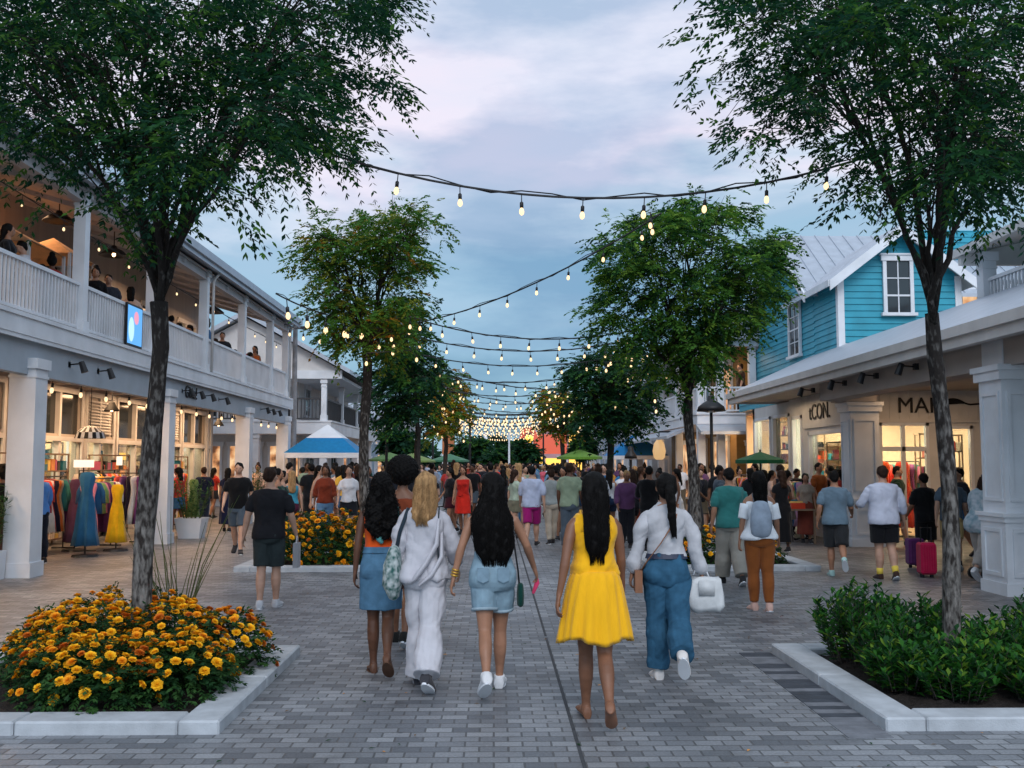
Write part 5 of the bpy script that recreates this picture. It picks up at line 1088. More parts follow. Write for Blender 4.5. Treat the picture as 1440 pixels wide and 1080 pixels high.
    def foot(s, mb, i, inf=0, kind='bare'):
        h, kn, an, fd, b = s.L[i]; up = Vector((1, 0, 0)).cross(fd).normalized(); up = up if up.z > 0 or abs(up.z) < .2 else -up
        up = (fd.cross(Vector((1, 0, 0)))).normalized()*-1; 
        if up.dot(kn-an) < 0: up = -up
        prof = [(-.058, .022, .030, -.045), (-.045, .033, .048, -.025), (0, .036, .050, -.018), (.05, .038, .036, -.034), (.10, .043, .026, -.044), (.15, .042, .019, -.051), (.175, .028, .013, -.056)]
        side = fd.cross(up).normalized(); rs = []
        for d, w_, hh, o in prof:
            c = an+fd*d+up*(o-.004); rs.append([c+side*math.cos(a)*(w_+inf)+up*max(-hh-inf*.3, math.sin(a)*(hh+inf)) for a in [2*math.pi*j/12 for j in range(12)]])
        mb.rings(rs)
    def arm(s, mb, i, t0, t1, inf, n=12):
        sh, el, w_, fa, sd = s.A[i]; base = {'f': [(0, .046), (.15, .046), (.5, .041), (.9, .034), (1.0, .033), (1.2, .035), (1.6, .027), (2, .021)], 'm': [(0, .060), (.15, .062), (.5, .052), (.9, .042), (1.0, .041), (1.2, .044), (1.6, .034), (2, .026)]}[s.sex]
        ts = [t0]+[t for t, _ in base if t0 < t < t1]+[t1]; tx = [t for t, _ in base]; rx = [r for _, r in base]; st = len(mb.v)
        pts = [sh.lerp(el, t) if t <= 1 else el.lerp(w_, t-1) for t in ts]; rad = [float(np.interp(t, tx, rx))+(inf(t) if callable(inf) else inf) for t in ts]
        if t0 == 0:
            e = inf(0) if callable(inf) else inf; big = s.sex == 'm'
            for k in range(len(pts)):
                u = max(0, 1-ts[k]/.35); pts[k] = pts[k]+Vector((-sd*.010*u, 0, -.012*u)); rad[k] = rad[k]*(1-.12*u)
            pts = [Vector((sd*.035, -.016, 1.432)), Vector((sd*.085*s.wide, -.016, 1.405)), Vector((sh.x-sd*.025, -.014, sh.z-.016))]+pts[1:]
            rad = [.036+e*.5, (.046 if big else .040)+e*.6, (.056 if big else .044)+e*.7]+rad[1:]
        mb.tube(pts, rad, n, rnd=True if t0 == 0 else False); mb.fn(s.U, st)
    def hand(s, mb, i, fine=True, curl=22):
        sh, el, w_, fa, sd = s.A[i]; st = len(mb.v); nrm = Vector((-sd, 0, 0)); nrm = (nrm-fa*nrm.dot(fa)).normalized(); fwd = fa.cross(nrm); fwd = fwd if fwd.y > 0 else -fwd
        if abs(fwd.y) < .3 and fwd.z < 0: fwd = -fwd
        pr = [(-.02, .022, .019), (.0, .026, .018), (.03, .036, .016), (.065, .041, .015), (.088, .038, .012)]
        mb.rings([[w_+fa*d+fwd*math.cos(a)*ra+nrm*math.sin(a)*rb for a in [2*math.pi*j/10 for j in range(10)]] for d, ra, rb in pr])
        lens = [(.066, .028), (.074, .010), (.069, -.010), (.054, -.028)]
        if not fine: lens = [(.064, .022), (.070, 0), (.058, -.022)]
        for q, (l, o) in enumerate(lens):
            c = R(curl+6*q); r = .0088 if fine else .013; b0 = w_+fa*.075+fwd*o; d1 = fa*math.cos(c*.6)+nrm*math.sin(c*.6)+fwd*o*1.2; d2 = fa*math.cos(c*1.8)+nrm*math.sin(c*1.8); d3 = fa*math.cos(c*2.6)+nrm*math.sin(c*2.6)
            mb.tube([b0, b0+d1*l*.5+fa*.012, b0+d1*l*.5+fa*.012+d2*l*.32, b0+d1*l*.5+fa*.012+d2*l*.32+d3*l*.25], [r*1.1, r, r*.92, r*.75], 8, rnd=True)
        b0 = w_+fa*.018+fwd*.026; d = (fa*.75+fwd*.6+nrm*.3).normalized(); mb.tube([b0, b0+d*.035, b0+d*.035+(fa*.95+fwd*.15+nrm*.35).normalized()*.032], [.013, .0105, .0085], 8, rnd=True)
        mb.fn(s.U, st)
    def headm(s, mb):
        st = len(mb.v)
        mb.ell((0, -.008, 1.622), (.074, .092, .098), 18, 12); mb.ell((0, .022, 1.572), (.056, .064, .066), 14, 9); mb.ell((0, .052, 1.545), (.030, .030, .024), 10, 7)
        mb.tube([(0, .084, 1.622), (0, .100, 1.594), (0, .086, 1.580)], [.009, .014, .013], 8, rnd=True)   # nose
        mb.ell((0, .080, 1.640), (.050, .012, .010), 10, 6); mb.ell((0, .081, 1.558), (.023, .012, .009), 10, 6)
        for sd in (-1, 1): mb.ell((sd*.076, -.004, 1.602), (.010, .020, .030), 8, 7); mb.ell((sd*.045, .060, 1.592), (.022, .022, .02), 8, 6)
        mb.fn(s.Hd, st)
        mb.tube([(0, -.014, 1.43), (0, -.012, 1.50), s.Hd((0, -.008, 1.575))], [(.062, .056), (.050 if s.sex == 'f' else .060, .052), (.050, .054)], 14)
        mb.fn(s.U, st)
    def body(s, parent, vox, bare=True):
        m = MB(); s.torso(m, .80, 1.47); st = len(m.v)
        for sd in (-1, 1):
            m.ell((sd*.075*s.hipw, -.062*s.thick, .885), (.085, .075, .085)); 
            if s.sex == 'f': m.ell((sd*.065, .078, 1.275), (.055, .045, .05))
            m.ell((sd*.05, -.03, 1.385), (.10*s.wide, .045, .05))
        m.fn(s.U, st)
        for i in (0, 1):
            s.leg(m, i, 0, 2, 0); h = s.L[i][0]; m.ell(h, (.088, .09, .09)); m.ell(s.L[i][1], (.052, .052, .055)); m.ell(s.L[i][2], (.036, .038, .04)); s.foot(m, i); s.arm(m, i, 0, 2, 0); s.hand(m, i, vox < .008)
        s.headm(m); m.xf(Matrix.Translation((0, 0, s.dz))); o = remesh_obj(m, 'body', s.skin, vox, parent, 4 if vox < .01 else 2)
        e = MB(); st = 0
        for sd in (-1, 1): e.ell((sd*.031, .074, 1.612), (.013, .009, .006), 8, 5)
        e.fn(s.Hd); e.fn(s.U); e.xf(Matrix.Translation((0, 0, s.dz))); e.build('eyes', BLACK, parent, smooth=True)
        return o
    def shift(s, m): m.xf(Matrix.Translation((0, 0, s.dz))); return m
    def top(s, parent, vox, m_, hem=.92, neck=1.45, inf=.016, sleeve=.55, loose=.012, low=.0, name='shirt', fold=.010, tank=False, seed=0, belly=0):
        m = MB(); s.torso(m, hem, neck, lambda z: inf+low*max(0, (1.15-z)/.25)+belly*max(0, 1-abs(z-1.08)/.16)); st = len(m.v)
        if s.sex == 'f':
            for sd in (-1, 1): m.ell((sd*.065, .082, 1.275), (.062, .052, .058))
        if hem < .93:
            for sd in (-1, 1): m.ell((sd*.07*s.hipw, -.062*s.thick, .93), (.085+low*.5, .07+inf, .07))
        if not tank:
            for sd in (-1, 1): m.ell((sd*.05, -.022, 1.385), (.105*s.wide, .060, .05))
        m.fn(s.U, st)
        if sleeve:
            for i in (0, 1): s.arm(m, i, 0, sleeve, lambda t: inf*.5+loose*.75*t)
        s.shift(m); return remesh_obj(m, name, m_, vox, parent, 3, folds(fold, seed=seed))
    def straps(s, parent, m_, x=.085, z=1.36, vox=None):
        m = MB()
        for sd in (-1, 1): m.tube([(sd*x, .095, z), (sd*x, .06, 1.42), (sd*x*.95, -.01, 1.462), (sd*x, -.07, 1.40), (sd*x, -.098, z-.06)], (.004, .013), 6, flat=(0, 0, 1))
        m.fn(s.U); s.shift(m); return m.build('strap', m_, parent, smooth=True)
    def bottom(s, parent, vox, m_, kind='shorts', length=.7, waist=1.04, inf=.010, loose=.02, name=None, fold=.004, seed=1, flare=0):
        m = MB(); s.torso(m, .80, waist, inf, k=8); st = len(m.v)
        for sd in (-1, 1): m.ell((sd*.076*s.hipw, -.064*s.thick, .885), (.085+inf, .075+inf, .085+inf))
        m.fn(s.U, st)
        if kind in ('shorts', 'pants'):
            for i in (0, 1): m.ell(s.L[i][0], (.088+inf, .09+inf, .09+inf)); s.leg(m, i, 0, length, lambda t: inf+loose*min(1, t)+flare*max(0, t-1.0)); 
        else:
            # skirt around both legs
            zt, zb = .90, length; rs = []; n = 26
            for k in range(9):
                z = zt+(zb-zt)*k/8; cs = []
                for h, kn, an, fd, b in s.L:
                    t = (h.z-z)/max(.01, h.z-kn.z); p = h.lerp(kn, max(0, min(1, t))) if t <= 1 else kn.lerp(an, min(1, (kn.z-z)/max(.01, kn.z-an.z))); cs.append(p)
                c = (cs[0]+cs[1])/2; u = k/8; r_ = .092-.02*u; rx = max(abs(cs[0].x), abs(cs[1].x))+r_+inf+loose*u; ry = abs(cs[0].y-cs[1].y)/2*1.0+r_+inf+loose*u+.012+.02*(1-u); rx = max(rx, s.prof(.9)[0]+inf)
                rs.append([(c.x+rx*math.cos(a)*(1+flare*u*math.sin(9*a+1)*.35), c.y-.012*(1-u)+ry*math.sin(a)*(1+flare*u*math.sin(8*a)*.35), z) for a in [2*math.pi*j/n for j in range(n)]])
            m.rings(rs)
        s.shift(m); return remesh_obj(m, name or {'shorts': 'shorts', 'pants': 'trousers', 'skirt': 'skirt'}[kind], m_, vox, parent, 3, folds(fold, seed=seed, fx=(34, 7)))
    def waistband(s, parent, m_, z=1.03, h=.035, inf=.016, name='belt'):
        m = MB(); s.torso(m, z, z+h, inf, k=2); s.shift(m); return m.build(name, m_, parent, smooth=False)
    def shoes(s, parent, m_, vox, sole=None, kind='sneaker'):
        for i in (0, 1):
            h, kn, an, fd, b = s.L[i]
            if kind == 'sneaker':
                m = MB(); s.foot(m, i, .009); m.tube([an-(an-kn).normalized()*-.02, an-(an-kn).normalized()*.03], .046, 12); s.shift(m); sh_ = remesh_obj(m, 'shoe', m_, max(vox, .006), parent, 2)
            up = fd.cross(Vector((1, 0, 0))).normalized(); up = up if up.dot(kn-an) > 0 else -up; side = fd.cross(up).normalized(); q = MB(); rs = []
            for o in (-.082, -.066): rs.append([an+up*o+fd*(.058+.128*math.cos(a))+side*(.047+.006*math.cos(a))*math.sin(a) for a in [2*math.pi*j/16 for j in range(16)]])
            q.rings(rs); s.shift(q)
            if kind == 'sneaker': q.build('sole', sole or WHITE, sh_ if sh_ else parent)
            else: q.build('sandal', m_, parent)
    def hair(s, parent, vox, m_, style='short', length=1.2, w=.10, wave=.0, strands=260, seed=0):
        m = MB(); st = len(m.v); rr = random.Random(seed)
        hs = style
        if hs in ('short', 'crop'): m.ell((0, -.022, 1.640), (.082, .094, .092), 18, 12); m.ell((0, -.055, 1.60), (.070, .058, .065)); 
        else: m.ell((0, -.026, 1.634), (.090, .100, .100), 18, 12); m.ell((0, -.06, 1.59), (.080, .060, .080))
        if hs == 'afro': m.ell((0, -.04, 1.66), (.155, .15, .15), 20, 14)
        if hs == 'bun': m.ell((0, -.07, 1.74), (.05, .05, .045))
        m.fn(s.Hd, st); chain = None
        if hs in ('long', 'curly'):
            st2 = len(m.v); zs = np.linspace(1.63, length, 12); rs = []; n = 22; chain = []
            for k, z in enumerate(zs):
                u = k/11; cx = wave*.25*math.sin(u*5+seed); back = float(np.interp(z, [.9, 1.1, 1.30, 1.40, 1.46, 1.52, 1.58, 1.65], [-.095, -.105, -.115, -.100, -.085, -.075, -.060, -.040])); 
                rx = float(np.interp(u, [0, .2, .45, .75, .93, 1], [.082, .086, w*.97, w*.96, w*.84, w*.55])); ry = float(np.interp(u, [0, .2, .5, .9, 1], [.07, .058, .042, .032, .012])); chain.append((cx, back-.01, z, rx, ry))
                rs.append([(cx+rx*math.cos(a), back-.01+ry*math.sin(a), z) for a in [2*math.pi*j/n for j in range(n)]])
            m.rings(rs)
        if hs == 'curly':
            for _ in range(46):
                k = rr.randrange(2, 12); cx, cy, z, rx, ry = chain[k]; a = rr.uniform(math.pi*.95, 2*math.pi*1.05); r_ = rr.uniform(.022, .04); m.ell((cx+rx*math.cos(a), cy+ry*math.sin(a), z+rr.uniform(-.03, .03)), (r_, r_, r_*1.2), 8, 6)
        if hs == 'pony':
            a0 = s.Hd((0, -.11, 1.64)); m.ell(a0, (.035, .03, .035)); pts = [a0, a0+Vector((0, -.05, -.03)), a0+Vector((.01, -.065, -.14)), a0+Vector((.02, -.05, -.26)), a0+Vector((.03, -.035, (length-1.64)*.9)), a0+Vector((.035, -.03, length-1.64))]; m.tube(pts, [(.025, .02), (.036, .03), (.040, .026), (.034, .022), (.022, .014), (.006, .005)], 12)
            chain = [(p.x, p.y, p.z, .036*(1-.5*i/5), .024) for i, p in enumerate(pts)]
        m.fn(s.U, st); s.shift(m)
        fr = folds(.005 if hs != 'afro' else .010, fx=(70, 30), seed=seed) if hs not in ('curly', 'afro') else (lambda co: .007*np.sin(co[:, 0]*130+np.sin(co[:, 2]*90)*1.5)*np.sin(co[:, 2]*110+co[:, 1]*100))
        o = remesh_obj(m, 'hair', m_, vox, parent, 2, fr)
        if chain and strands and o:
            q = MB(); n = strands
            for i in range(n):
                a = rr.uniform(math.pi*.9, math.pi*2.1); u0 = rr.uniform(0, .5); u1 = min(1.06, u0+rr.uniform(.35, .7)); pts = []; ph = rr.uniform(0, 6.3); amp = (.003 if hs != 'curly' else .014)+wave*.05; f = rr.uniform(9, 13) if hs != 'curly' else rr.uniform(26, 40); a += 0; K = 9 if hs != 'curly' else 14
                if rr.random() < .45: u1 = rr.uniform(.98, 1.16)
                off = rr.uniform(1.0, 1.05) if rr.random() < .8 else rr.uniform(1.05, 1.17) if hs != 'curly' else rr.uniform(1.0, 1.28)
                for k in range(K):
                    u = (u0+(u1-u0)*k/(K-1))*(len(chain)-1); j = min(int(u), len(chain)-2); t = u-j; tt = min(t, 1.0); c0, c1 = chain[j], chain[j+1]; c = [c0[d]+(c1[d]-c0[d])*(t if d in (1, 2) else tt) for d in range(5)]; t2 = max(c[3], .03 if hs == 'long' else 0)
                    pts.append((c[0]+t2*off*math.cos(a)+amp*math.sin(f*u*.25+ph), c[1]+max(c[4], .01)*off*math.sin(a)+amp*.6*math.cos(f*u*.25+ph), c[2]))
                q.tube(pts, [.0026]*(K-1)+[.001], 3)
            q.fn(s.U); s.shift(q); q.build('strand', m_, o, smooth=True)['kind'] = 'stuff'
        return o
def person(label, loc, h, rot=0, group=None, cat='person'):
    t = empty('person', (0, 0, 0), label, cat, group); t['_h'] = h; t['_loc'] = tuple(loc); t['_rot'] = rot; return t
def place(t):
    h = t['_h']; k = h/1.72; t.scale = (k, k, k); t.location = (t['_loc'][0], t['_loc'][1], t['_loc'][2] if len(t['_loc']) > 2 else 0); t.rotation_euler = (0, 0, R(t['_rot']))
    for q in ('_h', '_loc', '_rot'): del t[q]
def item_like(t):   # a carried thing modelled in its bearer's local space: give it world coordinates
    k = t['_h']/1.72; return Matrix.Translation((t['_loc'][0], t['_loc'][1], 0)) @ Matrix.Rotation(R(t['_rot']), 4, 'Z') @ Matrix.Scale(k, 4)
def carried(name, bearer, parts, label, cat):
    M = item_like(bearer); allv = []
    for n_, mb, m_, sm in parts: mb.xf(M); allv += mb.v
    a = np.array(allv); t = empty(name, ((a[:, 0].min()+a[:, 0].max())/2, (a[:, 1].min()+a[:, 1].max())/2, a[:, 2].min()), label, cat)
    for n_, mb, m_, sm in parts: mb.build(n_, m_, t, smooth=sm)
    return t
def XY(px, Y): return P(px, 700, Y).x
DEN = mat('blue denim', (.075, .17, .27), .9, .16, 16, bump=.4, bscale=160, bdist=.003, spec=.1); DENL = mat('light denim', (.20, .30, .37), .9, .16, 14, bump=.4, bscale=160, bdist=.003, spec=.1); DEND = mat('dark denim', (.030, .095, .165), .9, .2, 12, bump=.4, bscale=160, bdist=.003, spec=.1)
V = .0065
# ---- 1 orange backless top, denim skirt-shorts, curly hair
Y = 8.28; t = person('woman with curly dark hair in an orange open-back top, leftmost of the front row', (XY(537, Y), Y), 1.64, 6)
f = Fig('f', ((6, 4), (-2, 44)), ((-6, 9, 12), (-8, 8, 6)), 3, skin='deep', hipw=.98, head=(-6, 4), step=.068); f.body(t, V)
ORG = cloth('#d9541e'); OR2 = f.top(t, V, ORG, 1.03, 1.37, .010, 0, 0, name='top', fold=.004, tank=True); f.straps(t, ORG, .07)
f.bottom(t, V, DEN, 'skirt', .56, 1.07, .011, .004, name='denim_skirt', fold=.004); f.waistband(t, DEN, 1.035, .05, .023, 'waistband'); f.hair(t, V, HAIRM['black'], 'curly', 1.20, .125, .02, 480, 3); f.shoes(t, mat('brown leather', (.10, .05, .03), .6, .2, 8), V, kind='sandal')
q = MB(); q.tube([f.U((-.02, -.115, 1.16))+Vector((0, 0, f.dz)), f.U((.0, -.12, 1.13))+Vector((0, 0, f.dz))], [.03, .02], 8, rnd=True); q.tube([f.U((-.12, -.06, 1.22))+Vector((0, 0, f.dz)), f.U((0, -.118, 1.15))+Vector((0, 0, f.dz)), f.U((.12, -.06, 1.3))+Vector((0, 0, f.dz))], .006, 6); q.build('tie', cloth('#4f8f8f'), t, smooth=True)
m1 = MB(); z0 = f.dz; m1.tube([(.13, -.02, 1.43+z0), (.165, -.09, 1.2+z0), (.20, -.06, 1.0+z0)], (.012, .004), 6); m2 = MB(); m2.box(.175, .225, -.16, .06, .78+z0, .99+z0)
carried('shoulder_bag', t, [('strap', m1, cloth('#3d8a8c'), True), ('bag', m2, cloth('#1f3a3f'), False)], 'small dark teal shoulder bag on the hip of the curly-haired woman', 'bag'); place(t)
# ---- 1b afro person just ahead
Y = 9.6; t = person('person with a big round afro walking just ahead of the curly-haired and blonde women', (XY(566, Y), Y), 1.72, -3)
f = Fig('f', ((12, 6), (-16, 14)), ((6, 8, 20), (-4, 8, 12)), 3, skin='brown'); f.body(t, .009); f.top(t, .009, cloth('#7a3b24'), 1.0, 1.38, .010, 0, 0, tank=True); f.bottom(t, .009, cloth('#2c2a2c'), 'shorts', .7, 1.06); f.hair(t, .009, HAIRM['black'], 'afro'); f.shoes(t, cloth('#222222'), .009); place(t)
# ---- 2 blonde in white
Y = 7.78; t = person('blonde woman in a loose white draped blouse and flared white trousers', (XY(598, Y), Y), 1.645, -3)
f = Fig('f', ((10, 4), (-12, 24)), ((-2, 13, 14), (8, 12, 30)), 3, skin='fair', head=(5, 3), step=.068); f.body(t, V)
WB = mat('white blouse cloth', (.46, .46, .50), .85, .06, 8, bump=.4, bscale=50, bdist=.006, spec=.1); WP = mat('white trouser cloth', (.50, .50, .54), .85, .06, 8, bump=.3, bscale=60, bdist=.005, spec=.1)
f.top(t, V, WB, .88, 1.455, .018, 1.55, .020, .018, 'blouse', .019, seed=4)
f.bottom(t, V, WP, 'pants', 1.97, 1.04, .014, .014, flare=.052, fold=.011, seed=5); f.hair(t, V, HAIRM['blonde'], 'long', 1.33, .092, .03, 420, 6); f.shoes(t, cloth('#3a3a3f'), V)
q = MB(); z0 = Vector((0, 0, f.dz)); 
q.tube([f.U(p)+z0 for p in ((.12, -.10, 1.34), (.11, -.14, 1.15), (.03, -.175, 1.0), (-.05, -.18, .90), (-.10, -.15, .87))], [(.014, .03), (.02, .04), (.022, .05), (.022, .05), (.01, .03)], 10, rnd=True)
q.tube([f.U(p)+z0 for p in ((.14, -.07, 1.25), (.15, -.13, 1.05), (.08, -.17, .92), (-.02, -.17, .84))], [(.014, .02), (.018, .035), (.02, .04), (.01, .025)], 10, rnd=True); q.build('drape', WB, t, smooth=True)
m1 = MB(); z_ = f.dz; m1.tube([(-.13, -.04, 1.44+z_), (-.19, -.10, 1.25+z_), (-.23, -.08, 1.06+z_)], (.016, .006), 6); m1.tube([(.12, -.05, 1.45+z_), (.115, -.125, 1.25+z_), (.125, -.13, 1.0+z_)], (.006, .006), 6)
m2 = MB(); m2.tube([(-.235, -.06, 1.10+z_), (-.25, -.07, .98+z_), (-.25, -.07, .84+z_), (-.24, -.06, .76+z_)], [(.05, .10), (.075, .13), (.08, .14), (.05, .10)], 14, flat=(1, 0, 0), rnd=True)
FLB = mat('floral bag cloth', (.45, .50, .50), .8, .1, 26, c2=(.02, .09, .08), detail=1); carried('tote_bag', t, [('strap', m1, cloth('#24303a'), True), ('bag', m2, FLB, True)], 'slouchy green and white floral tote hanging from the blonde woman\'s left shoulder', 'bag'); place(t)
# ---- 3 long black wavy hair, denim shorts
Y = 7.65; t = person('woman with waist-length black hair, light denim shorts and white sneakers', (XY(693, Y), Y), 1.645, 2)
f = Fig('f', ((-12, 30), (9, 2)), ((-6, 20, 10, 6), (8, 25, 26, 8)), 2, skin='tan', hipw=1.02, head=(3, 0), step=.068); f.body(t, V)
f.top(t, V, mat('patterned crop top cloth', (.30, .30, .28), .85, .1, 30, c2=(.03, .03, .04), detail=1), 1.10, 1.38, .010, 0, 0, name='crop_top', tank=True, seed=2)
f.bottom(t, V, DENL, 'shorts', .62, 1.09, .013, .018, fold=.004); f.waistband(t, DENL, 1.06, .04, .019, 'waistband')
for i in (0, 1): q = MB(); f.leg(q, i, .575, .625, .034, n=20); f.shift(q); q.build('cuff', mat('pale denim cuff', (.28, .37, .43), .9, .2, 20), t, smooth=True)
PKT = mat('denim pocket', (.17, .26, .33), .9, .15, 14)
for sd in (-1, 1): q = MB(); q.add([f.U(p)+Vector((0, 0, f.dz)) for p in [(sd*.035, -.158, .98), (sd*.125, -.150, .98), (sd*.125, -.163, .89), (sd*.08, -.168, .87), (sd*.035, -.163, .89)]]+[f.U(p)+Vector((0, 0, f.dz)) for p in [(sd*.035, -.14, .98), (sd*.125, -.12, .98), (sd*.125, -.14, .89), (sd*.08, -.15, .87), (sd*.035, -.14, .89)]], [(0, 1, 2, 3, 4), (9, 8, 7, 6, 5)]+[(i, i+5, (i+1) % 5+5, (i+1) % 5) for i in range(5)]); q.build('back_pocket', PKT, t)
f.hair(t, V, HAIRM['black'], 'long', 1.04, .150, .05, 620, 9); f.shoes(t, mat('white canvas', (.62, .63, .65), .7, .05, 8), V)
q = MB(); sh, el, w_, fa, sd = f.A[0]
for k in range(3): c = f.U(w_-fa*(.02+.022*k))+Vector((0, 0, f.dz)); q.tube([c-fa*.006, c+fa*.006], .031, 12)
q.build('bracelet', mat('gold bangle', (.55, .32, .05), .35, .1, 5, metal=.6), t, smooth=True)
m1 = MB(); z_ = f.dz; m1.tube([(.10, -.06, 1.45+z_), (.16, -.10, 1.2+z_), (.20, -.03, .95+z_), (.215, 0, .80+z_)], (.007, .005), 6); m2 = MB(); m2.tube([(.22, 0, .83+z_), (.22, 0, .76+z_), (.22, 0, .69+z_)], [(.025, .06), (.03, .075), (.028, .07)], 12, flat=(1, 0, 0), rnd=True)
carried('crossbody_bag', t, [('strap', m1, DARK, True), ('bag', m2, cloth('#0f3a33'), True)], 'little dark green bag on a thin strap by the hip of the denim-shorts woman', 'bag')
wp = item_like(t) @ (f.U(f.A[1][2]+f.A[1][3]*.09)+Vector((0, 0, f.dz))); place(t)
m = MB(); m.tube([wp, wp+Vector((.0, 0, -.05)), wp+Vector((-.03, .01, -.13))], [(.006, .006), (.02, .008), (.012, .006)], 8, rnd=True); tag(m.build('pink_charm', cloth('#d8456e'), smooth=True), 'tiny pink ribbon dangling from the denim-shorts woman\'s right hand', 'ribbon')
# ---- 4 yellow dress
Y = 6.72; t = person('nearest woman, in a bright yellow sleeveless dress with long straight black hair', (XY(835, Y), Y), 1.655, 1)
f = Fig('f', ((10, 2), (-14, 32)), ((-14, 12, 8, 2), (10, 9, 18)), 2, skin='brown', head=(0, 3), step=.06, twist=4); f.body(t, V)
YE = mat('yellow dress cloth', (.80, .41, .010), .8, .07, 7, bump=.5, bscale=30, stretch=(3, 3, .5), sheen=.2, spec=.1, bdist=.008)
m = MB(); f.torso(m, 1.02, 1.43, lambda z: .010+.022*max(0, 1-abs(z-1.08)/.10), k=14); st = len(m.v)
for sd in (-1, 1): m.ell((sd*.065, .082, 1.275), (.062, .052, .058))
m.fn(f.U, st); z0 = f.dz
m.xf(Matrix.Translation((0, 0, z0))); fo_ = folds(.008, (44, 14), 3); remesh_obj(m, 'dress_top', YE, V, t, 2, fo_)
f.straps(t, YE, .095, 1.38)
m = MB(); rs = []; n = 72
for k in range(16):
    u = k/15; z = 1.045+(.585-1.045)*u; rx = .150+.105*u**.6; ry = .118+.085*u**.5; amp = .03+.055*u
    rs.append([(rx*math.cos(a)*(1+amp*(.75*math.sin(17*a+1.6*math.sin(2*a)+u)+.5*math.sin(11*a+2*u+1)*u)), -.012+ry*math.sin(a)*(1+amp*(.75*math.sin(17*a+1.6*math.sin(2*a)+u)+.5*math.sin(11*a+2*u+1)*u))-.02*u, z-.035*u*math.sin(4*a+1)*.6) for a in [2*math.pi*j/n for j in range(n)]])
for k in range(2):
    u = 1-k*.3; r_ = rs[-1-k*5]; rs.append([(x*.94, (y+.012)*.94-.012, z+.012) for x, y, z in rs[15-k*7]])
m.rings(rs); m.fn(f.U); m.xf(Matrix.Translation((0, 0, z0))); m.build('dress_skirt', YE, t, smooth=True); f.waistband(t, YE, 1.035, .022, .012, 'waist_seam')
f.hair(t, V, HAIRM['black'], 'long', 1.16, .080, .0, 520, 1)
place(t)
# ---- 5 ponytail, white blouse, wide jeans
Y = 8.0; t = person('woman with a low ponytail, white blouse and wide blue jeans, right of the yellow dress', (XY(936, Y), Y), 1.63, -4)
f = Fig('f', ((4, 3), (-10, 50)), ((2, 16, 12), (-4, 17, 14)), 3, skin='tan', head=(8, 6)); f.body(t, V)
WS = mat('sheer white cloth', (.45, .46, .49), .85, .08, 9, bump=.4, bscale=45, bdist=.006, spec=.1); f.top(t, V, WS, 1.03, 1.45, .018, 1.75, .014, .006, 'blouse', .015, seed=8)
f.bottom(t, V, DEND, 'pants', 1.93, 1.05, .014, .022, flare=.026, fold=.012, seed=9); f.waistband(t, mat('navy belt', (.02, .03, .06), .5, .1, 5), 1.015, .04, .030); f.hair(t, V, HAIRM['black'], 'pony', 1.22, .05, 0, 120, 5); f.shoes(t, cloth('#d6d2cf'), V)
m1 = MB(); z_ = f.dz; m1.tube([(.10, -.02, 1.47+z_), (.06, -.13, 1.33+z_), (-.06, -.145, 1.15+z_), (-.17, -.11, 1.0+z_), (-.22, -.03, .90+z_)], (.005, .013), 6, flat=(0, 0, 1)); m2 = MB(); m2.box(-.27, -.21, -.12, .10, .74+z_, .92+z_)
carried('crossbody_bag', t, [('strap', m1, mat('tan leather', (.24, .11, .06), .6, .15, 9), True), ('bag', m2, mat('tan leather', ()), False)], 'brown bag on a tan strap crossing the white-bloused woman\'s back', 'bag')
m2 = MB(); rs = []
for k, (zz, rx, ry) in enumerate(((.86, .11, .03), (.84, .125, .045), (.78, .14, .06), (.70, .155, .07), (.63, .15, .072), (.585, .12, .06))): rs.append([(.32+rx*math.copysign(abs(math.cos(a))**.55, math.cos(a))*(1+.05*math.sin(k*2.1+a*3)), -.02+ry*math.copysign(abs(math.sin(a))**.7, math.sin(a))*(1+.16*math.sin(5*a+k)), zz+z_+.012*math.sin(3*a+k)) for a in [2*math.pi*j/28 for j in range(28)]])
m2.rings(rs); m2.box(.255, .385, -.105, -.085, .72+z_, .84+z_); m1 = MB(); m1.tube([(.22, -.02, .88+z_), (.26, -.02, .98+z_), (.30, -.02, .98+z_), (.36, -.02, .84+z_)], .007, 6)
carried('white_handbag', t, [('handle', m1, WHITE, True), ('bag', m2, mat('white leather', (.50, .52, .53), .5, .15, 8, bump=.3, bscale=12, bdist=.02), True)], 'slouchy white handbag held low by the white-bloused woman in jeans', 'bag'); place(t)
# ---- 6 man in black
V2 = .009
Y = 12.0; t = person('man in a black t-shirt and dark shorts walking left of the second flower bed', (XY(380, Y), Y), 1.67, 0)
f = Fig('m', ((-6, 6), (7, 2)), ((-4, 15, 10), (6, 14, 16)), 1, skin='fair', head=(-14, 0), wide=1.04); f.body(t, .0075); f.top(t, .0075, mat('black tee cloth', (.010, .010, .013), .9, .2, 8, bump=.4, bscale=40), .86, 1.455, .018, .62, .020, .012, 'shirt', .008)
f.bottom(t, .0075, mat('dark green shorts', (.022, .032, .034), .9, .2, 8, bump=.3), 'shorts', .90, 1.03, .012, .026); f.hair(t, .0075, HAIRM['brown'], 'short'); f.shoes(t, cloth('#b9bcc2'), .0075)
m2 = MB(); z_ = f.dz; m2.box(.30, .36, -.06, .12, .50+z_, .80+z_); m1 = MB(); m1.tube([(.33, -.02, .80+z_), (.33, .03, .88+z_), (.33, .08, .80+z_)], .005, 5)
carried('shopping_bag', t, [('handle', m1, WHITE, True), ('bag', m2, cloth('#8f8f92'), False)], 'grey shopping bag in the right hand of the man in black', 'bag'); place(t)
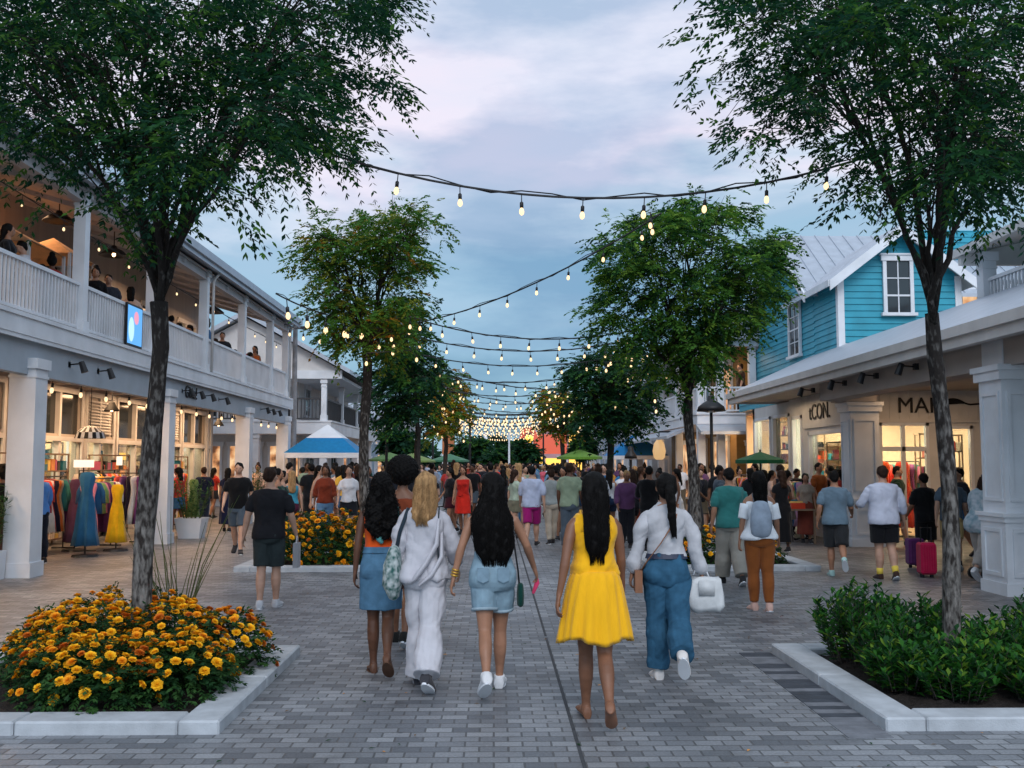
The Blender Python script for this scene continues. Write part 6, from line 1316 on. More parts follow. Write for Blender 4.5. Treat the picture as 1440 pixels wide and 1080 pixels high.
# ---- 7 teal man
Y = 14.2; t = person('man in a teal t-shirt and baggy grey trousers beside the second right tree', (XY(1026, Y), Y), 1.66, 4)
f = Fig('m', ((14, 4), (-14, 16)), ((-6, 10, 20), (8, 11, 30)), 3, skin='tan', wide=1.05, thick=1.1); f.body(t, V2); f.top(t, V2, cloth('#2d6b68'), .86, 1.455, .018, .75, .022, .026, 'shirt', .010); f.bottom(t, V2, cloth('#8b8880'), 'pants', 1.9, 1.02, .02, .03, flare=.02); f.hair(t, V2, HAIRM['black'], 'short'); f.shoes(t, cloth('#2a2a2c'), V2); place(t)
# ---- 8 off-shoulder woman w/ backpack
Y = 11.7; t = person('woman in a white off-shoulder top, slim rust-brown trousers and a pale backpack', (XY(1067, Y), Y), 1.62, -2)
f = Fig('f', ((3, 3), (-5, 8)), ((-6, 12, 12), (4, 13, 18)), 1, skin='tan'); f.body(t, V2); f.top(t, V2, cloth('#e4e8ec'), .90, 1.345, .020, 0, 0, .035, 'top', .012, tank=True); 
for i in (0, 1): m = MB(); f.arm(m, i, .28, .95, lambda t: .018+.012*t); f.shift(m); m.build('sleeve', cloth('#e4e8ec'), t, smooth=True)
f.bottom(t, V2, cloth('#8a4f26'), 'pants', 1.90, 1.02, .010, .012); f.hair(t, V2, HAIRM['black'], 'long', 1.30, .075, .02, 200, 2); f.shoes(t, cloth('#caa79a'), V2)
m2 = MB(); z_ = f.dz; m2.tube([(-.02, -.17, 1.32+z_), (-.02, -.19, 1.20+z_), (-.02, -.19, 1.05+z_), (-.02, -.175, .97+z_)], [(.10, .05), (.13, .065), (.135, .07), (.12, .06)], 16, flat=(1, 0, 0), rnd=True); m1 = MB()
for sd in (-1, 1): m1.tube([(sd*.08-.01, -.16, 1.30+z_), (sd*.09, -.05, 1.44+z_), (sd*.10, .08, 1.36+z_), (sd*.13, .06, 1.15+z_)], (.006, .018), 6, flat=(1, 0, 0))
carried('backpack', t, [('bag', m2, mat('pale silver nylon', (.30, .36, .44), .5, .2, 8, bump=.4, bscale=20), True), ('strap', m1, cloth('#5a6068'), True)], 'pale blue-grey backpack on the woman in rust-brown trousers', 'backpack'); place(t)
# ---- 9 grey tee man
Y = 15.2; t = person('man in a grey-blue t-shirt and dark shorts striding towards the right-hand shops', (XY(1174, Y), Y), 1.60, -14)
f = Fig('m', ((4, 3), (-22, 40)), ((-10, 12, 30), (14, 13, 50)), 4, skin='tan', wide=1.02); f.body(t, V2); f.top(t, V2, cloth('#5d7180'), .86, 1.455, .018, .70, .022, .026, 'shirt', .009); f.bottom(t, V2, cloth('#25272a'), 'shorts', .98, 1.02, .018, .035); f.hair(t, V2, HAIRM['black'], 'short'); f.shoes(t, cloth('#9fc0bd'), V2); place(t)
# ---- 10 white shirt man
Y = 14.8; t = person('heavy-set man in a pale long-sleeved shirt and black shorts before the MA shop porch', (XY(1242, Y), Y), 1.68, -4)
f = Fig('m', ((3, 3), (-8, 20)), ((20, 20, 62, 20), (-4, 14, 22)), 2, skin='fair', wide=1.10, thick=1.22, hipw=1.12); f.body(t, V2); f.top(t, V2, mat('pale shirt cloth', (.50, .53, .64), .85, .06, 7, bump=.35, bscale=45), .85, 1.46, .018, 1.35, .016, .020, 'shirt', .010, belly=.02); f.bottom(t, V2, cloth('#16171b'), 'shorts', .80, 1.02, .018, .035); f.hair(t, V2, HAIRM['brown'], 'crop'); f.shoes(t, cloth('#3b2a24'), V2, kind='sneaker')
q = MB()
for i in (0, 1): f.leg(q, i, 1.75, 1.98, .006)
f.shift(q); q.build('sock', cloth('#d9bf4e'), t, smooth=True); place(t)
# ---- 11 dark man by luggage
Y = 16.6; t = person('person in black shirt and shorts beside the luggage, left of the near right trunk', (XY(1300, Y), Y), 1.55, 12)
f = Fig('m', ((2, 3), (-4, 5)), ((6, 14, 30), (4, 10, 18)), 3, skin='brown'); f.body(t, V2); f.top(t, V2, cloth('#121315'), .84, 1.455, .024, .75, .022, .012); f.bottom(t, V2, cloth('#121315'), 'shorts', .95, 1.02, .018, .035); f.hair(t, V2, HAIRM['black'], 'short'); f.shoes(t, cloth('#222222'), V2); place(t)
def suitcase(x, y, w_, d, h, c, label, handle=True):
    t = empty('suitcase', (x, y, 0), label, 'suitcase'); m = MB(); z0 = .05
    m.box(x-w_/2, x+w_/2, y-d/2, y+d/2, z0, h); o = m.build('shell', cloth(c), t, bevel=.03); r = MB()
    for k in range(6): xx = x-w_/2+w_*(k+.8)/6.6; r.box(xx, xx+.015, y-d/2-.008, y-d/2+.002, z0+.05, h-.05)
    r.build('rib', cloth(c), o); q = MB()
    for sx in (-1, 1): q.tube([(x+sx*w_*.3, y, 0.0), (x+sx*w_*.3, y, .06)], .03, 8)
    q.build('wheel', DARK, t)
    if handle: q = MB(); q.tube([(x-.08, y, h), (x-.08, y, h+.22), (x+.08, y, h+.22), (x+.08, y, h)], .012, 6); q.build('handle', DARK, t)
Yl = 15.0; suitcase(XY(1300, Yl), Yl, .24, .22, .52, '#b01945', 'crimson ribbed suitcase standing left of the near right trunk')
Yl = 16.4; suitcase(XY(1284, Yl), Yl, .26, .2, .48, '#5a2a5e', 'purple and pink patterned bag standing behind the crimson suitcase', False)
# ---- 12 bending person in patterned shirt on right
Y = 14.4; t = person('person in a loose pale patterned shirt hunched over a stroller by the near right column', (XY(1380, Y), Y), 1.62, -50)
f = Fig('f', ((10, 12), (-24, 22)), ((38, 10, 40), (34, 12, 40)), 18, skin='fair', head=(0, -16), wide=1.15, thick=1.15); f.body(t, V2); f.top(t, V2, mat('pale patterned shirt', (.52, .56, .60), .85, .1, 14, c2=(.22, .34, .40), detail=1, bump=.3), .78, 1.455, .04, .95, .04, .035, 'shirt', .014); f.bottom(t, V2, cloth('#a39c96'), 'pants', 1.8, 1.02, .012, .02); f.hair(t, V2, HAIRM['brown'], 'long', 1.36, .08, .02, 120, 8); f.shoes(t, cloth('#d8d8da'), V2); place(t)
t = empty('stroller', (XY(1408, 14.6), 14.6, 0), 'dark folding stroller pushed beside the near right column', 'stroller'); x = XY(1408, 14.6)
m = MB()
for dy in (-.2, .2): m.tube([(x-.35, 14.6+dy, .1), (x+.05, 14.6+dy, .55), (x-.42, 14.6+dy, 1.0)], .014, 6); m.tube([(x+.3, 14.6+dy, .1), (x-.05, 14.6+dy, .55)], .014, 6)
m.tube([(x-.42, 14.4, 1.0), (x-.42, 14.8, 1.0)], .016, 6); m.build('frame', DARK, t)
m = MB(); m.prism([(x-.2, .42), (x+.2, .38), (x+.26, .46), (x-.08, .52), (x-.2, .95), (x-.27, .93)], 14.43, 14.77, 'y'); m.build('seat', cloth('#1a1d22'), t)
for dx in (-.35, .3):
    for dy in (-.2, .2): m = MB(); m.tube([(x+dx, 14.6+dy-.02, .09), (x+dx, 14.6+dy+.02, .09)], .09, 14, flat=(0, 0, 1)); m.build('wheel', DARK, t)
# ================================================================ crowd templates
TPL = {}
def tpl(key, sex, legs, arms, top, bottom, hair, shoes='#2b2b2e', skin='tan', lean=2, **kw):
    t = empty('person', (0, 0, 0), 'x', 'person'); v = .0125
    f = Fig(sex, legs, arms, lean, skin=skin, **kw); f.body(t, v)
    kd = top.pop('kind', 'top')
    if kd == 'top': f.top(t, v, cloth('#888888'), **top)
    if bottom: f.bottom(t, v, cloth('#444444'), **bottom)
    f.hair(t, v, HAIRM['black'], strands=0, **hair); f.shoes(t, cloth(shoes), v); t['_dz'] = f.dz; TPL[key] = t; return f
tpl('man_tee_shorts', 'm', ((14, 6), (-16, 18)), ((-10, 9, 16), (14, 9, 22)), dict(hem=.87, sleeve=.6, inf=.018), dict(kind='shorts', length=.85, waist=1.0, loose=.03), dict(style='short'))
tpl('man_tee_pants', 'm', ((-6, 4), (8, 2)), ((4, 8, 16), (0, 9, 12)), dict(hem=.87, sleeve=.6, inf=.02), dict(kind='pants', length=1.92, waist=1.0, loose=.02), dict(style='crop'), wide=1.04)
tpl('man_phone', 'm', ((3, 3), (-5, 4)), ((18, 12, 95, 30), (10, 10, 30)), dict(hem=.87, sleeve=1.5, inf=.02, loose=.014), dict(kind='pants', length=1.92, waist=1.0, loose=.018), dict(style='short'), head=(0, -14))
tpl('woman_tank_shorts', 'f', ((-14, 16), (16, 4)), ((10, 9, 14), (-12, 10, 10)), dict(hem=.98, neck=1.38, sleeve=0, inf=.012, tank=True), dict(kind='shorts', length=.55, waist=1.06, loose=.015), dict(style='long', length=1.22, w=.09))
tpl('woman_dress', 'f', ((10, 4), (-12, 14)), ((-6, 10, 22), (8, 10, 16)), dict(hem=.98, neck=1.39, sleeve=0, inf=.012, tank=True, name='dress_top'), dict(kind='skirt', length=.55, waist=1.05, loose=.03, name='dress_skirt', flare=.3), dict(style='long', length=1.30, w=.085))
tpl('woman_blouse_pants', 'f', ((-8, 5), (12, 4)), ((6, 10, 28), (-8, 10, 14)), dict(hem=.90, sleeve=1.2, inf=.02, loose=.016), dict(kind='pants', length=1.92, waist=1.03, loose=.014), dict(style='bun'))
tpl('woman_long_dress', 'f', ((5, 3), (-4, 4)), ((4, 9, 20), (-3, 10, 60, 25)), dict(hem=.98, sleeve=.4, inf=.014, name='dress_top'), dict(kind='skirt', length=.22, waist=1.05, loose=.06, name='dress_skirt', flare=.25), dict(style='long', length=1.34, w=.08))
tpl('woman_tee_skirt', 'f', ((12, 5), (-10, 14)), ((-10, 12, 20), (10, 12, 26)), dict(hem=.96, sleeve=.55, inf=.016), dict(kind='skirt', length=.68, waist=1.03, loose=.03), dict(style='long', length=1.38, w=.08))
tpl('man_shirt_walk', 'm', ((-18, 22), (18, 6)), ((14, 10, 24), (-14, 10, 12)), dict(hem=.86, sleeve=.95, inf=.022, belly=.015), dict(kind='shorts', length=.95, waist=1.0, loose=.03), dict(style='short'), wide=1.08, thick=1.12)
tpl('seated_woman', 'f', ((82, 84), (78, 76)), ((30, 12, 60, 20), (36, 10, 50, 20)), dict(hem=.98, sleeve=.5, inf=.014), dict(kind='pants', length=1.9, waist=1.04, loose=.012), dict(style='long', length=1.30, w=.085), lean=8)
tpl('seated_man', 'm', ((82, 84), (78, 80)), ((24, 12, 70, 20), (38, 10, 50, 20)), dict(hem=.92, sleeve=.6, inf=.018), dict(kind='pants', length=1.9, waist=1.0, loose=.016), dict(style='short'), lean=10)
KM = kmap(); USED = set()
def setm(o, m_):
    if o.data and o.material_slots:
        if o.material_slots[0].link != 'OBJECT': o.material_slots[0].link = 'OBJECT'
        o.material_slots[0].material = m_
def copy_tree(o, kidmap, parent=None):
    c = o.copy(); COL.objects.link(c); c.parent = parent; KIDS.setdefault(c.name, [])
    if parent is not None: KIDS[parent.name].append(c)
    for ch in kidmap.get(o.name, []): copy_tree(ch, kidmap, c)
    return c
KIDS = {}
def NEWK(t): return KIDS[t.name]
def crowd(key, x, y, h, rot, top, bot, skin='tan', hair='black', label='', group=None, z=0):
    src = TPL[key]
    if key in USED: t = copy_tree(src, KM); cs = KIDS[t.name]
    else: t = src; USED.add(key); cs = KM[src.name]
    if '_dz' in t: del t['_dz']
    t.location = (x, y, z); k = h/1.72; t.scale = (k, k, k); t.rotation_euler = (0, 0, R(rot)); t['label'] = label
    if group: t['group'] = group
    elif 'group' in t: del t['group']
    for c in cs:
        n = c.name.split('.')[0]; m_ = SKIN[skin] if n == 'body' else cloth(top) if n in ('shirt', 'dress_top', 'top') else cloth(bot) if n in ('trousers', 'shorts', 'skirt', 'dress_skirt') else HAIRM[hair] if n == 'hair' else None
        if m_: setm(c, m_)
    return t
# the source must stay pristine for copies: every look is an object-level slot, so copying afterwards is safe
SP = [  # px, Y, key, h, rot, top, bottom, skin, hair, label
 (651, 24, 'woman_dress', 1.66, 172, '#b5241c', '#c92a1e', 'tan', 'brown', 'woman in a bright red fitted dress facing the camera in mid street'),
 (633, 24.8, 'woman_tee_skirt', 1.60, 120, '#17171b', '#3c1420', 'tan', 'black', 'woman in black top and dark maroon skirt left of the red dress'),
 (724, 22.8, 'woman_tee_skirt', 1.58, -60, '#9fae9d', '#6c6a5a', 'fair', 'brown', 'woman wrapped in sage green beside the long-haired denim-shorts woman'),
 (748, 20.8, 'man_shirt_walk', 1.68, -8, '#a9b3cc', '#8d1763', 'fair', 'black', 'man in pale blue shirt and magenta shorts seen from behind'),
 (775, 21.4, 'woman_blouse_pants', 1.62, 10, '#8f9797', '#b9ad9c', 'fair', 'brown', 'woman in grey top and cream trousers beside the magenta shorts'),
 (792, 22.4, 'woman_tank_shorts', 1.66, 160, '#c96a4a', '#b88f58', 'tan', 'black', 'woman in coral top facing back towards the camera left of the yellow dress'),
 (893, 22.6, 'woman_long_dress', 1.55, 0, '#7a2d14', '#7a2d14', 'brown', 'black', 'woman in a rust brown dress between the yellow dress and the ponytail'),
 (857, 23.6, 'woman_tank_shorts', 1.58, -10, '#c7cbd0', '#1a2a44', 'tan', 'black', 'woman in white tank and navy shorts just right of the yellow dress'),
 (878, 26, 'man_tee_pants', 1.65, 8, '#2b74a8', '#1b1c22', 'brown', 'black', 'man in a bright blue tee behind the rust brown dress'),
 (457, 21.5, 'woman_blouse_pants', 1.68, -170, '#7d3522', '#5d7fa0', 'brown', 'brown', 'woman in rust top and pale jeans behind the second left flower bed'),
 (410, 20.8, 'woman_tank_shorts', 1.58, 15, '#3e8ea8', '#4a1d33', 'fair', 'blonde', 'woman in turquoise tank right beside the man in black'),
 (437, 24, 'man_tee_pants', 1.72, 30, '#14161a', '#14161a', 'brown', 'black', 'man all in black under the left edge of the blue and white tent'),
 (405, 25.5, 'man_phone', 1.74, -30, '#101216', '#1d2c44', 'fair', 'black', 'man in black looking at his phone by the last gallery column'),
 (320, 25.4, 'woman_long_dress', 1.60, 5, '#131a36', '#131a36', 'tan', 'black', 'woman in a long navy dress browsing by the third left column'),
 (286, 26.8, 'man_tee_pants', 1.62, 20, '#141c33', '#2b3242', 'tan', 'brown', 'person in navy tee standing left of the long navy dress'),
 (54, 17.4, 'man_phone', 1.66, 60, '#4a7fc1', '#161a26', 'fair', 'black', 'man in a cornflower blue shirt half hidden by the nearest left column'),
 (4, 16.4, 'woman_blouse_pants', 1.66, 40, '#141416', '#4a2a1e', 'brown', 'black', 'person in black cut by the left frame edge beside the white pot'),
 (1108, 22, 'woman_dress', 1.56, -80, '#b02a22', '#e0d5c8', 'fair', 'black', 'woman in red top and cream skirt outside the lit display window'),
 (1086, 24, 'woman_tee_skirt', 1.55, -120, '#d6b7a8', '#c5432f', 'tan', 'black', 'woman in pink tee and red skirt under the dark green umbrella'),
 (1152, 22.8, 'man_tee_shorts', 1.74, -150, '#8a4a22', '#8f6a38', 'tan', 'black', 'man in a brown tank and tan shorts behind the grey-blue t-shirt man'),
 (1133, 21.6, 'woman_long_dress', 1.50, 170, '#8f8478', '#7a3b30', 'tan', 'black', 'woman in a taupe and brick dress beside the street table on the right'),
 (1168, 23.6, 'woman_tank_shorts', 1.68, 90, '#1d1d20', '#b9a37c', 'tan', 'black', 'dark-haired woman in a black tank right of the man in a brown tank'),
 (1337, 16.2, 'man_tee_shorts', 1.60, -20, '#4b5a68', '#b29a6a', 'fair', 'brown', 'person in slate tee and khaki shorts behind the near right trunk'),
 (1056, 22.5, 'woman_tee_skirt', 1.62, -10, '#1a1b1f', '#202126', 'tan', 'black', 'woman in black just left of the woman with the pale backpack'),
 (1012, 23.5, 'man_tee_pants', 1.68, 170, '#17181c', '#23262c', 'brown', 'black', 'man in black left of the man in the teal t-shirt'),
 (913, 19.6, 'man_phone', 1.66, -15, '#0f1013', '#191b20', 'brown', 'black', 'man in black directly behind the ponytailed woman'),
 (470, 30, 'man_shirt_walk', 1.66, 80, '#6d7c8b', '#23262c', 'brown', 'black', 'man in a steel grey shirt under the blue and white tent'),
 (690, 27, 'man_tee_pants', 1.72, 0, '#20242b', '#191b20', 'tan', 'black', 'tall man in charcoal tee right behind the long black hair')]
for px, Y, key, h, rot, top, bot, skin, hair, lb in SP: crowd(key, XY(px, Y), Y, h, rot, top, bot, skin, hair, lb)
# sling bag
# balcony guests
chair_src = None
def chair(x, y, z, rot, label):
    global chair_src
    if chair_src is None:
        t = empty('gallery_chair', (0, 0, 0), label, 'chair', 'chairs on the upper gallery'); m = MB(); m.box(-.21, .21, -.2, .22, .43, .46); m.build('seat', WOOD, t); m = MB(); m.box(-.21, .21, -.24, -.21, .62, .92); m.build('backrest', WOOD, t)
        for a in (-.18, .18):
            for b in (-.19, .19): m = MB(); m.box(a-.015, a+.015, b-.03, b, 0, .43 if b > 0 else .62); m.build('leg', DARK, t)
        chair_src = t
    else: t = copy_tree(chair_src, kmap_c)
    t.location = (x, y, z); t.rotation_euler = (0, 0, R(rot)); t['label'] = label; return t
kmap_c = {}
pals = ['#1b1c20', '#5c6b7a', '#a83a2c', '#d9d4cc', '#2a4a6a', '#6a3c52', '#c98a5a', '#35513f']
FZ = 3.84; cnt = 0
seatl = ['far left frame edge', 'second from the frame edge', 'under the tan awning', 'beside the gallery post', 'behind the near trunk', 'right of the near trunk', 'before the far pendant', 'by the fourth post', 'by the last posts', 'at the far gallery end']
for k, (px, X) in enumerate(((12, -7.9), (38, -8.3), (62, -7.9), (92, -8.2), (186, -8.2), (252, -7.9), (278, -8.3), (305, -7.8), (325, -8.1), (348, -7.8))):
    Y = X*FPX/(px-695); rot = rng.choice([-70, 70, 0, 180, 110]); key = 'seated_woman' if k % 2 else 'seated_man'
    c = chair(X, Y, FZ, rot, f'wooden gallery chair, {seatl[k]}'); 
    if k == 0: kmap_c = kmap()
    t = crowd(key, X, Y, 1.72, rot, pals[k % 8], '#24262c', ['tan', 'fair', 'brown'][k % 3], ['black', 'brown', 'black'][k % 3], f'seated diner on the upper left gallery, {seatl[k]}')
    t.location.z = FZ+.0
for k, (px, X, h, lb) in enumerate(((132, -7.62, 1.62, 'woman with big black hair in black leaning on the gallery rail by the post'), (212, -8.6, 1.7, 'guest standing behind the glowing poster on the upper gallery'), (268, -8.5, 1.75, 'server standing among the upper gallery tables'), (358, -7.7, 1.66, 'guest in orange top standing at the far end of the gallery rail'))):
    Y = X*FPX/(px-695); crowd(('woman_blouse_pants', 'man_tee_pants', 'man_phone', 'woman_tank_shorts')[k], X, Y, h, 200 if k == 0 else 60*k, ('#0d0d10', '#6a5648', '#1b1c20', '#c9662e')[k], '#202228', 'tan', 'black', lb, z=FZ)
crowd('man_tee_pants', XY(1045, 32.9), 32.9, 1.70, 90, '#3a2a22', '#202228', 'fair', 'brown', 'man standing on the white balcony of the ochre building', z=3.34)
for k, (x, y) in enumerate(((-8.1, 17.3), (-8.1, 19.8), (-8.0, 27.5), (-8.1, 30.4))):
    t = empty('gallery_table', (x, y, FZ), f'small round table on the upper left gallery, {["nearest", "second", "third", "farthest"][k]} of four', 'table', 'gallery tables')
    m = MB(); m.tube([(x, y, FZ+.72), (x, y, FZ+.75)], .36, 18); m.build('tabletop', WOOD, t); m = MB(); m.tube([(x, y, FZ), (x, y, FZ+.03), (x, y, FZ+.05), (x, y, FZ+.72)], [.22, .2, .03, .03], 10); m.build('pedestal', DARK, t)
# ---------------------------------------------------------------- distance crowd
cols = ['#15161a', '#1b1d24', '#2a2d35', '#15161a', '#0f1013', '#2a2d35', '#1b1d24', '#e1dfe2', '#c9ccd4', '#9aa3b5', '#a8322a', '#c25a6a', '#2f5d86', '#6f94b5', '#1c3b33', '#7a2d1c', '#d9a441', '#5b3b5e', '#d9b7a2', '#44505c', '#0f1013', '#7f8f7a']
nm = {'#15161a': 'black', '#1b1d24': 'black', '#2a2d35': 'charcoal', '#e1dfe2': 'white', '#c9ccd4': 'pale grey', '#9aa3b5': 'grey-blue', '#a8322a': 'red', '#c25a6a': 'pink', '#2f5d86': 'blue', '#6f94b5': 'light blue', '#1c3b33': 'dark green', '#7a2d1c': 'rust', '#d9a441': 'mustard', '#5b3b5e': 'purple', '#d9b7a2': 'peach', '#44505c': 'slate', '#0f1013': 'black', '#7f8f7a': 'sage'}
keys = ['man_tee_shorts', 'man_tee_pants', 'man_phone', 'woman_tank_shorts', 'woman_dress', 'woman_blouse_pants', 'woman_long_dress', 'woman_tee_skirt', 'man_shirt_walk']
rc = random.Random(77); placed = [(XY(s[0], s[1]), s[1]) for s in SP]; n = 0; tries = 0
while n < 245 and tries < 20000:
    tries += 1; Y = 19+62*rc.random()**1.45; hw = 5.2 if Y < 32 else 5.8; X = rc.uniform(-hw, hw+1.2)
    if Y > 34 and rc.random() < .15: X = rc.uniform(-6.5, 7.2)
    if Y < 24 and (abs(X) < 1.4 or rc.random() < .3): continue
    if any(y0-.3 < Y < y1+.3 and (-4.6 < X < -1.5 or 2.2 < X < 5.3) for y0, y1 in ((15.9, 18.6), (26.5, 28.9), (37, 39.4))): continue
    if abs(X+5.75) < 1.6 and abs(Y-34.5) < 1.6: continue
    if any((X-a)**2+(Y-b)**2 < .36 for a, b in placed): continue
    placed.append((X, Y)); key = keys[rc.randrange(9)]; c = cols[rc.randrange(len(cols))]; bt = rc.choice(['#15161a', '#1b1d24', '#2a2d35', '#2f5d86', '#44505c', '#c9ccd4', '#39485c', '#6b6152']) if 'dress' not in key else c
    side = 'left' if X < -1.2 else 'right' if X > 2.2 else 'middle'; band = 'nearer' if Y < 34 else 'farther' if Y < 52 else 'farthest'
    crowd(key, X, Y, rc.uniform(1.56, 1.78), rc.choice((0, 0, 180, 180, 180, 90, -90))+rc.uniform(-30, 30), c, bt, rc.choice(('tan', 'fair', 'brown', 'deep', 'tan', 'fair')), rc.choice(('black', 'black', 'black', 'brown', 'black', 'brown', 'blonde')), f'person in {nm[c]} among the {band} crowd, {side} of the street', f'people in {nm[c]} among the {band} crowd, {side} of the street'); n += 1
# ================================================================ clothes racks and stock
def garment_mesh(kind):
    m = MB(); rs = []; n = 20
    P_ = {'dress': [(0, .02, .02), (-.02, .16, .03), (-.10, .17, .045), (-.30, .12, .05), (-.42, .13, .055), (-.70, .19, .075), (-1.0, .22, .085)], 'top': [(0, .02, .02), (-.02, .18, .03), (-.10, .20, .045), (-.35, .19, .05), (-.62, .20, .055)], 'maxi': [(0, .02, .02), (-.02, .12, .03), (-.12, .15, .06), (-.34, .10, .07), (-.42, .105, .07), (-.6, .15, .10), (-.8, .165, .11), (-1.1, .19, .13), (-1.35, .24, .15)]}[kind]
    for k, (z, rx, ry) in enumerate(P_):
        u = k/(len(P_)-1); rs.append([(rx*math.cos(a)*(1+.16*u*math.sin(6*a+.5*k)), ry*math.sin(a)*(1+.7*u*math.sin(8*a+1+.4*k)), z) for a in [2*math.pi*j/n for j in range(n)]])
    m.rings(rs)
    if kind == 'top':
        for sd in (-1, 1): m.tube([(sd*.15, 0, -.05), (sd*.22, 0, -.2), (sd*.24, 0, -.42)], [(.05, .03), (.05, .025), (.045, .02)], 8)
    o = m.build('garment', cloth('#888888'), origin=(0, 0, 0), smooth=True); me = o.data; bpy.data.objects.remove(o); return me
GM = {k: garment_mesh(k) for k in ('dress', 'top', 'maxi')}
GC = {'#d94f3d': 'red', '#e88fa0': 'pink', '#e9b43a': 'golden', '#f0e6d8': 'cream', '#2b5c8a': 'blue', '#7a3f6a': 'plum', '#d9702e': 'orange', '#3d7f7a': 'teal', '#2a2230': 'dark', '#b98ca8': 'mauve', '#8fae6a': 'green', '#c9a27a': 'tan'}
def rack(x, y, L_, along, h, label, rackname, n, kinds=('dress', 'top'), seed=0):
    r = random.Random(seed); t = empty('clothes_rack', (x, y, 0), label, 'clothes rack', 'clothes racks outside the shops'); dx, dy = (0, L_/2) if along == 'y' else (L_/2, 0)
    m = MB(); m.tube([(x-dx, y-dy, h), (x+dx, y+dy, h)], .014, 6); m.build('rail', DARK, t)
    for s in (-1, 1):
        m = MB(); m.tube([(x+s*dx, y+s*dy, 0.03), (x+s*dx, y+s*dy, h)], .014, 6); q = (.22, 0) if along == 'y' else (0, .22); m.tube([(x+s*dx-q[0], y+s*dy-q[1], .03), (x+s*dx+q[0], y+s*dy+q[1], .03)], .016, 6); m.build('upright', DARK, t)
    for i in range(n):
        u = (i+.5)/n*2-1; c = r.choice(list(GC)); k = r.choice(kinds); o = bpy.data.objects.new('hanging_garment', GM[k]); COL.objects.link(o); o.location = (x+dx*u*.94, y+dy*u*.94, h-.06); o.rotation_euler = (0, 0, R((0 if along == 'y' else 90)+r.uniform(-16, 16)))
        setm(o, cloth(c)); nm_ = {'dress': 'dress', 'top': 'top', 'maxi': 'long dress'}[k]; tag(o, f'{GC[c]} {nm_} hanging on {rackname}', 'clothing', f'{GC[c]} {nm_}s on {rackname}')
rack(-8.6, 19.4, 1.6, 'y', 1.45, 'clothes rack right of the nearest left column', 'the rack right of the nearest left column', 13, seed=1)
rack(-8.0, 21.3, 1.5, 'x', 1.5, 'clothes rack of pink and gold dresses left of the near trunk', 'the rack left of the near trunk', 12, seed=2)
rack(-8.9, 22.6, 2.0, 'y', 1.55, 'long clothes rack against the left shopfront', 'the long rack against the left shopfront', 16, seed=3)
rack(-7.9, 20.2, 1.3, 'y', 1.4, 'short clothes rack between the blue and the yellow display dresses', 'the short rack between the display dresses', 11, seed=14)
rack(-7.6, 22.3, 1.2, 'y', 1.45, 'clothes rack right behind the near trunk', 'the rack right behind the near trunk', 10, seed=4)
rack(-8.6, 27.0, 1.6, 'y', 1.5, 'clothes rack between the second and third left columns', 'the rack between the second and third columns', 12, seed=5)
rack(7.0, 23.2, 1.6, 'y', 1.35, 'striped-garment rack outside the lit window on the right', 'the rack under the lit sign window', 12, seed=6)
rack(6.6, 25.8, 1.6, 'y', 1.4, 'clothes rack before the tall display window', 'the rack before the tall display window', 12, seed=7)
rack(9.4, 23.8, 1.6, 'x', 1.75, 'rack of orange and red clothes inside the MA doorway', 'the rack inside the MA doorway', 14, seed=8)
rack(10.9, 24.6, 1.4, 'x', 1.6, 'clothes rack behind the narrow lit window', 'the rack behind the narrow lit window', 12, seed=9)
rack(-11.2, 20.5, 2.0, 'y', 1.55, 'clothes rack inside the first left shop bay', 'the rack inside the first left bay', 14, seed=10)
rack(-11.2, 23.4, 2.2, 'y', 1.55, 'clothes rack inside the second left shop bay', 'the rack inside the second left bay', 14, seed=11)
rack(-11.0, 27.5, 2.2, 'y', 1.55, 'clothes rack inside the third left shop bay', 'the rack inside the third left bay', 14, seed=12)
def display_dress(x, y, h, c, label, c2=None):
    t = empty('display_dress', (x, y, 0), label, 'dress form'); m = MB(); m.tube([(x, y, 0), (x, y, .04), (x, y, .05), (x, y, h)], [.24, .22, .016, .016], 12); m.build('stand', DARK, t)
    o = bpy.data.objects.new('dress', GM['maxi']); COL.objects.link(o); o.parent = t; o.location = (0, 0, h); setm(o, cloth(c)); s = h/1.55; o.scale = (s, s*1.2, s)
for px, Y, h, c, lb in ((122, 18.6, 1.55, '#2a5f86', 'long denim-blue dress on a stand under the zebra-striped lampshade'), (107, 19.8, 1.4, '#5a3a52', 'plum striped dress on a stand left of the long blue one'), (165, 19.8, 1.3, '#e8b21c', 'bright yellow long dress on a stand just left of the near trunk'), (272, 26, 1.3, '#5f7a4a', 'green dress on a stand beside the low white pot')):
    display_dress(XY(px, Y), Y, h, c, lb)
# zebra shade lamp
c = P(127, 608, 20.2); t = empty('striped_lampshade', (c.x, 20.2, c.z-.12), 'zebra-striped dome lampshade hanging over the blue dress', 'lampshade'); m = MB(); n = 24; ZB = [BLACK, WHITE]
for i in range(n):
    a, b_ = 2*math.pi*i/n, 2*math.pi*(i+1)/n; pr = [(.30, -.12), (.26, .0), (.14, .10), (.03, .13)]
    for k in range(3): m.add([(c.x+pr[k][0]*math.cos(a), 20.2+pr[k][0]*math.sin(a), c.z+pr[k][1]), (c.x+pr[k][0]*math.cos(b_), 20.2+pr[k][0]*math.sin(b_), c.z+pr[k][1]), (c.x+pr[k+1][0]*math.cos(b_), 20.2+pr[k+1][0]*math.sin(b_), c.z+pr[k+1][1]), (c.x+pr[k+1][0]*math.cos(a), 20.2+pr[k+1][0]*math.sin(a), c.z+pr[k+1][1])], [(0, 1, 2, 3)], (i+k) % 2)
m.build('shade', ZB, t); m = MB(); m.tube([(c.x, 20.2, c.z+.12), (c.x, 20.2, 3.5)], .008, 5); m.build('cord', DARK, t)
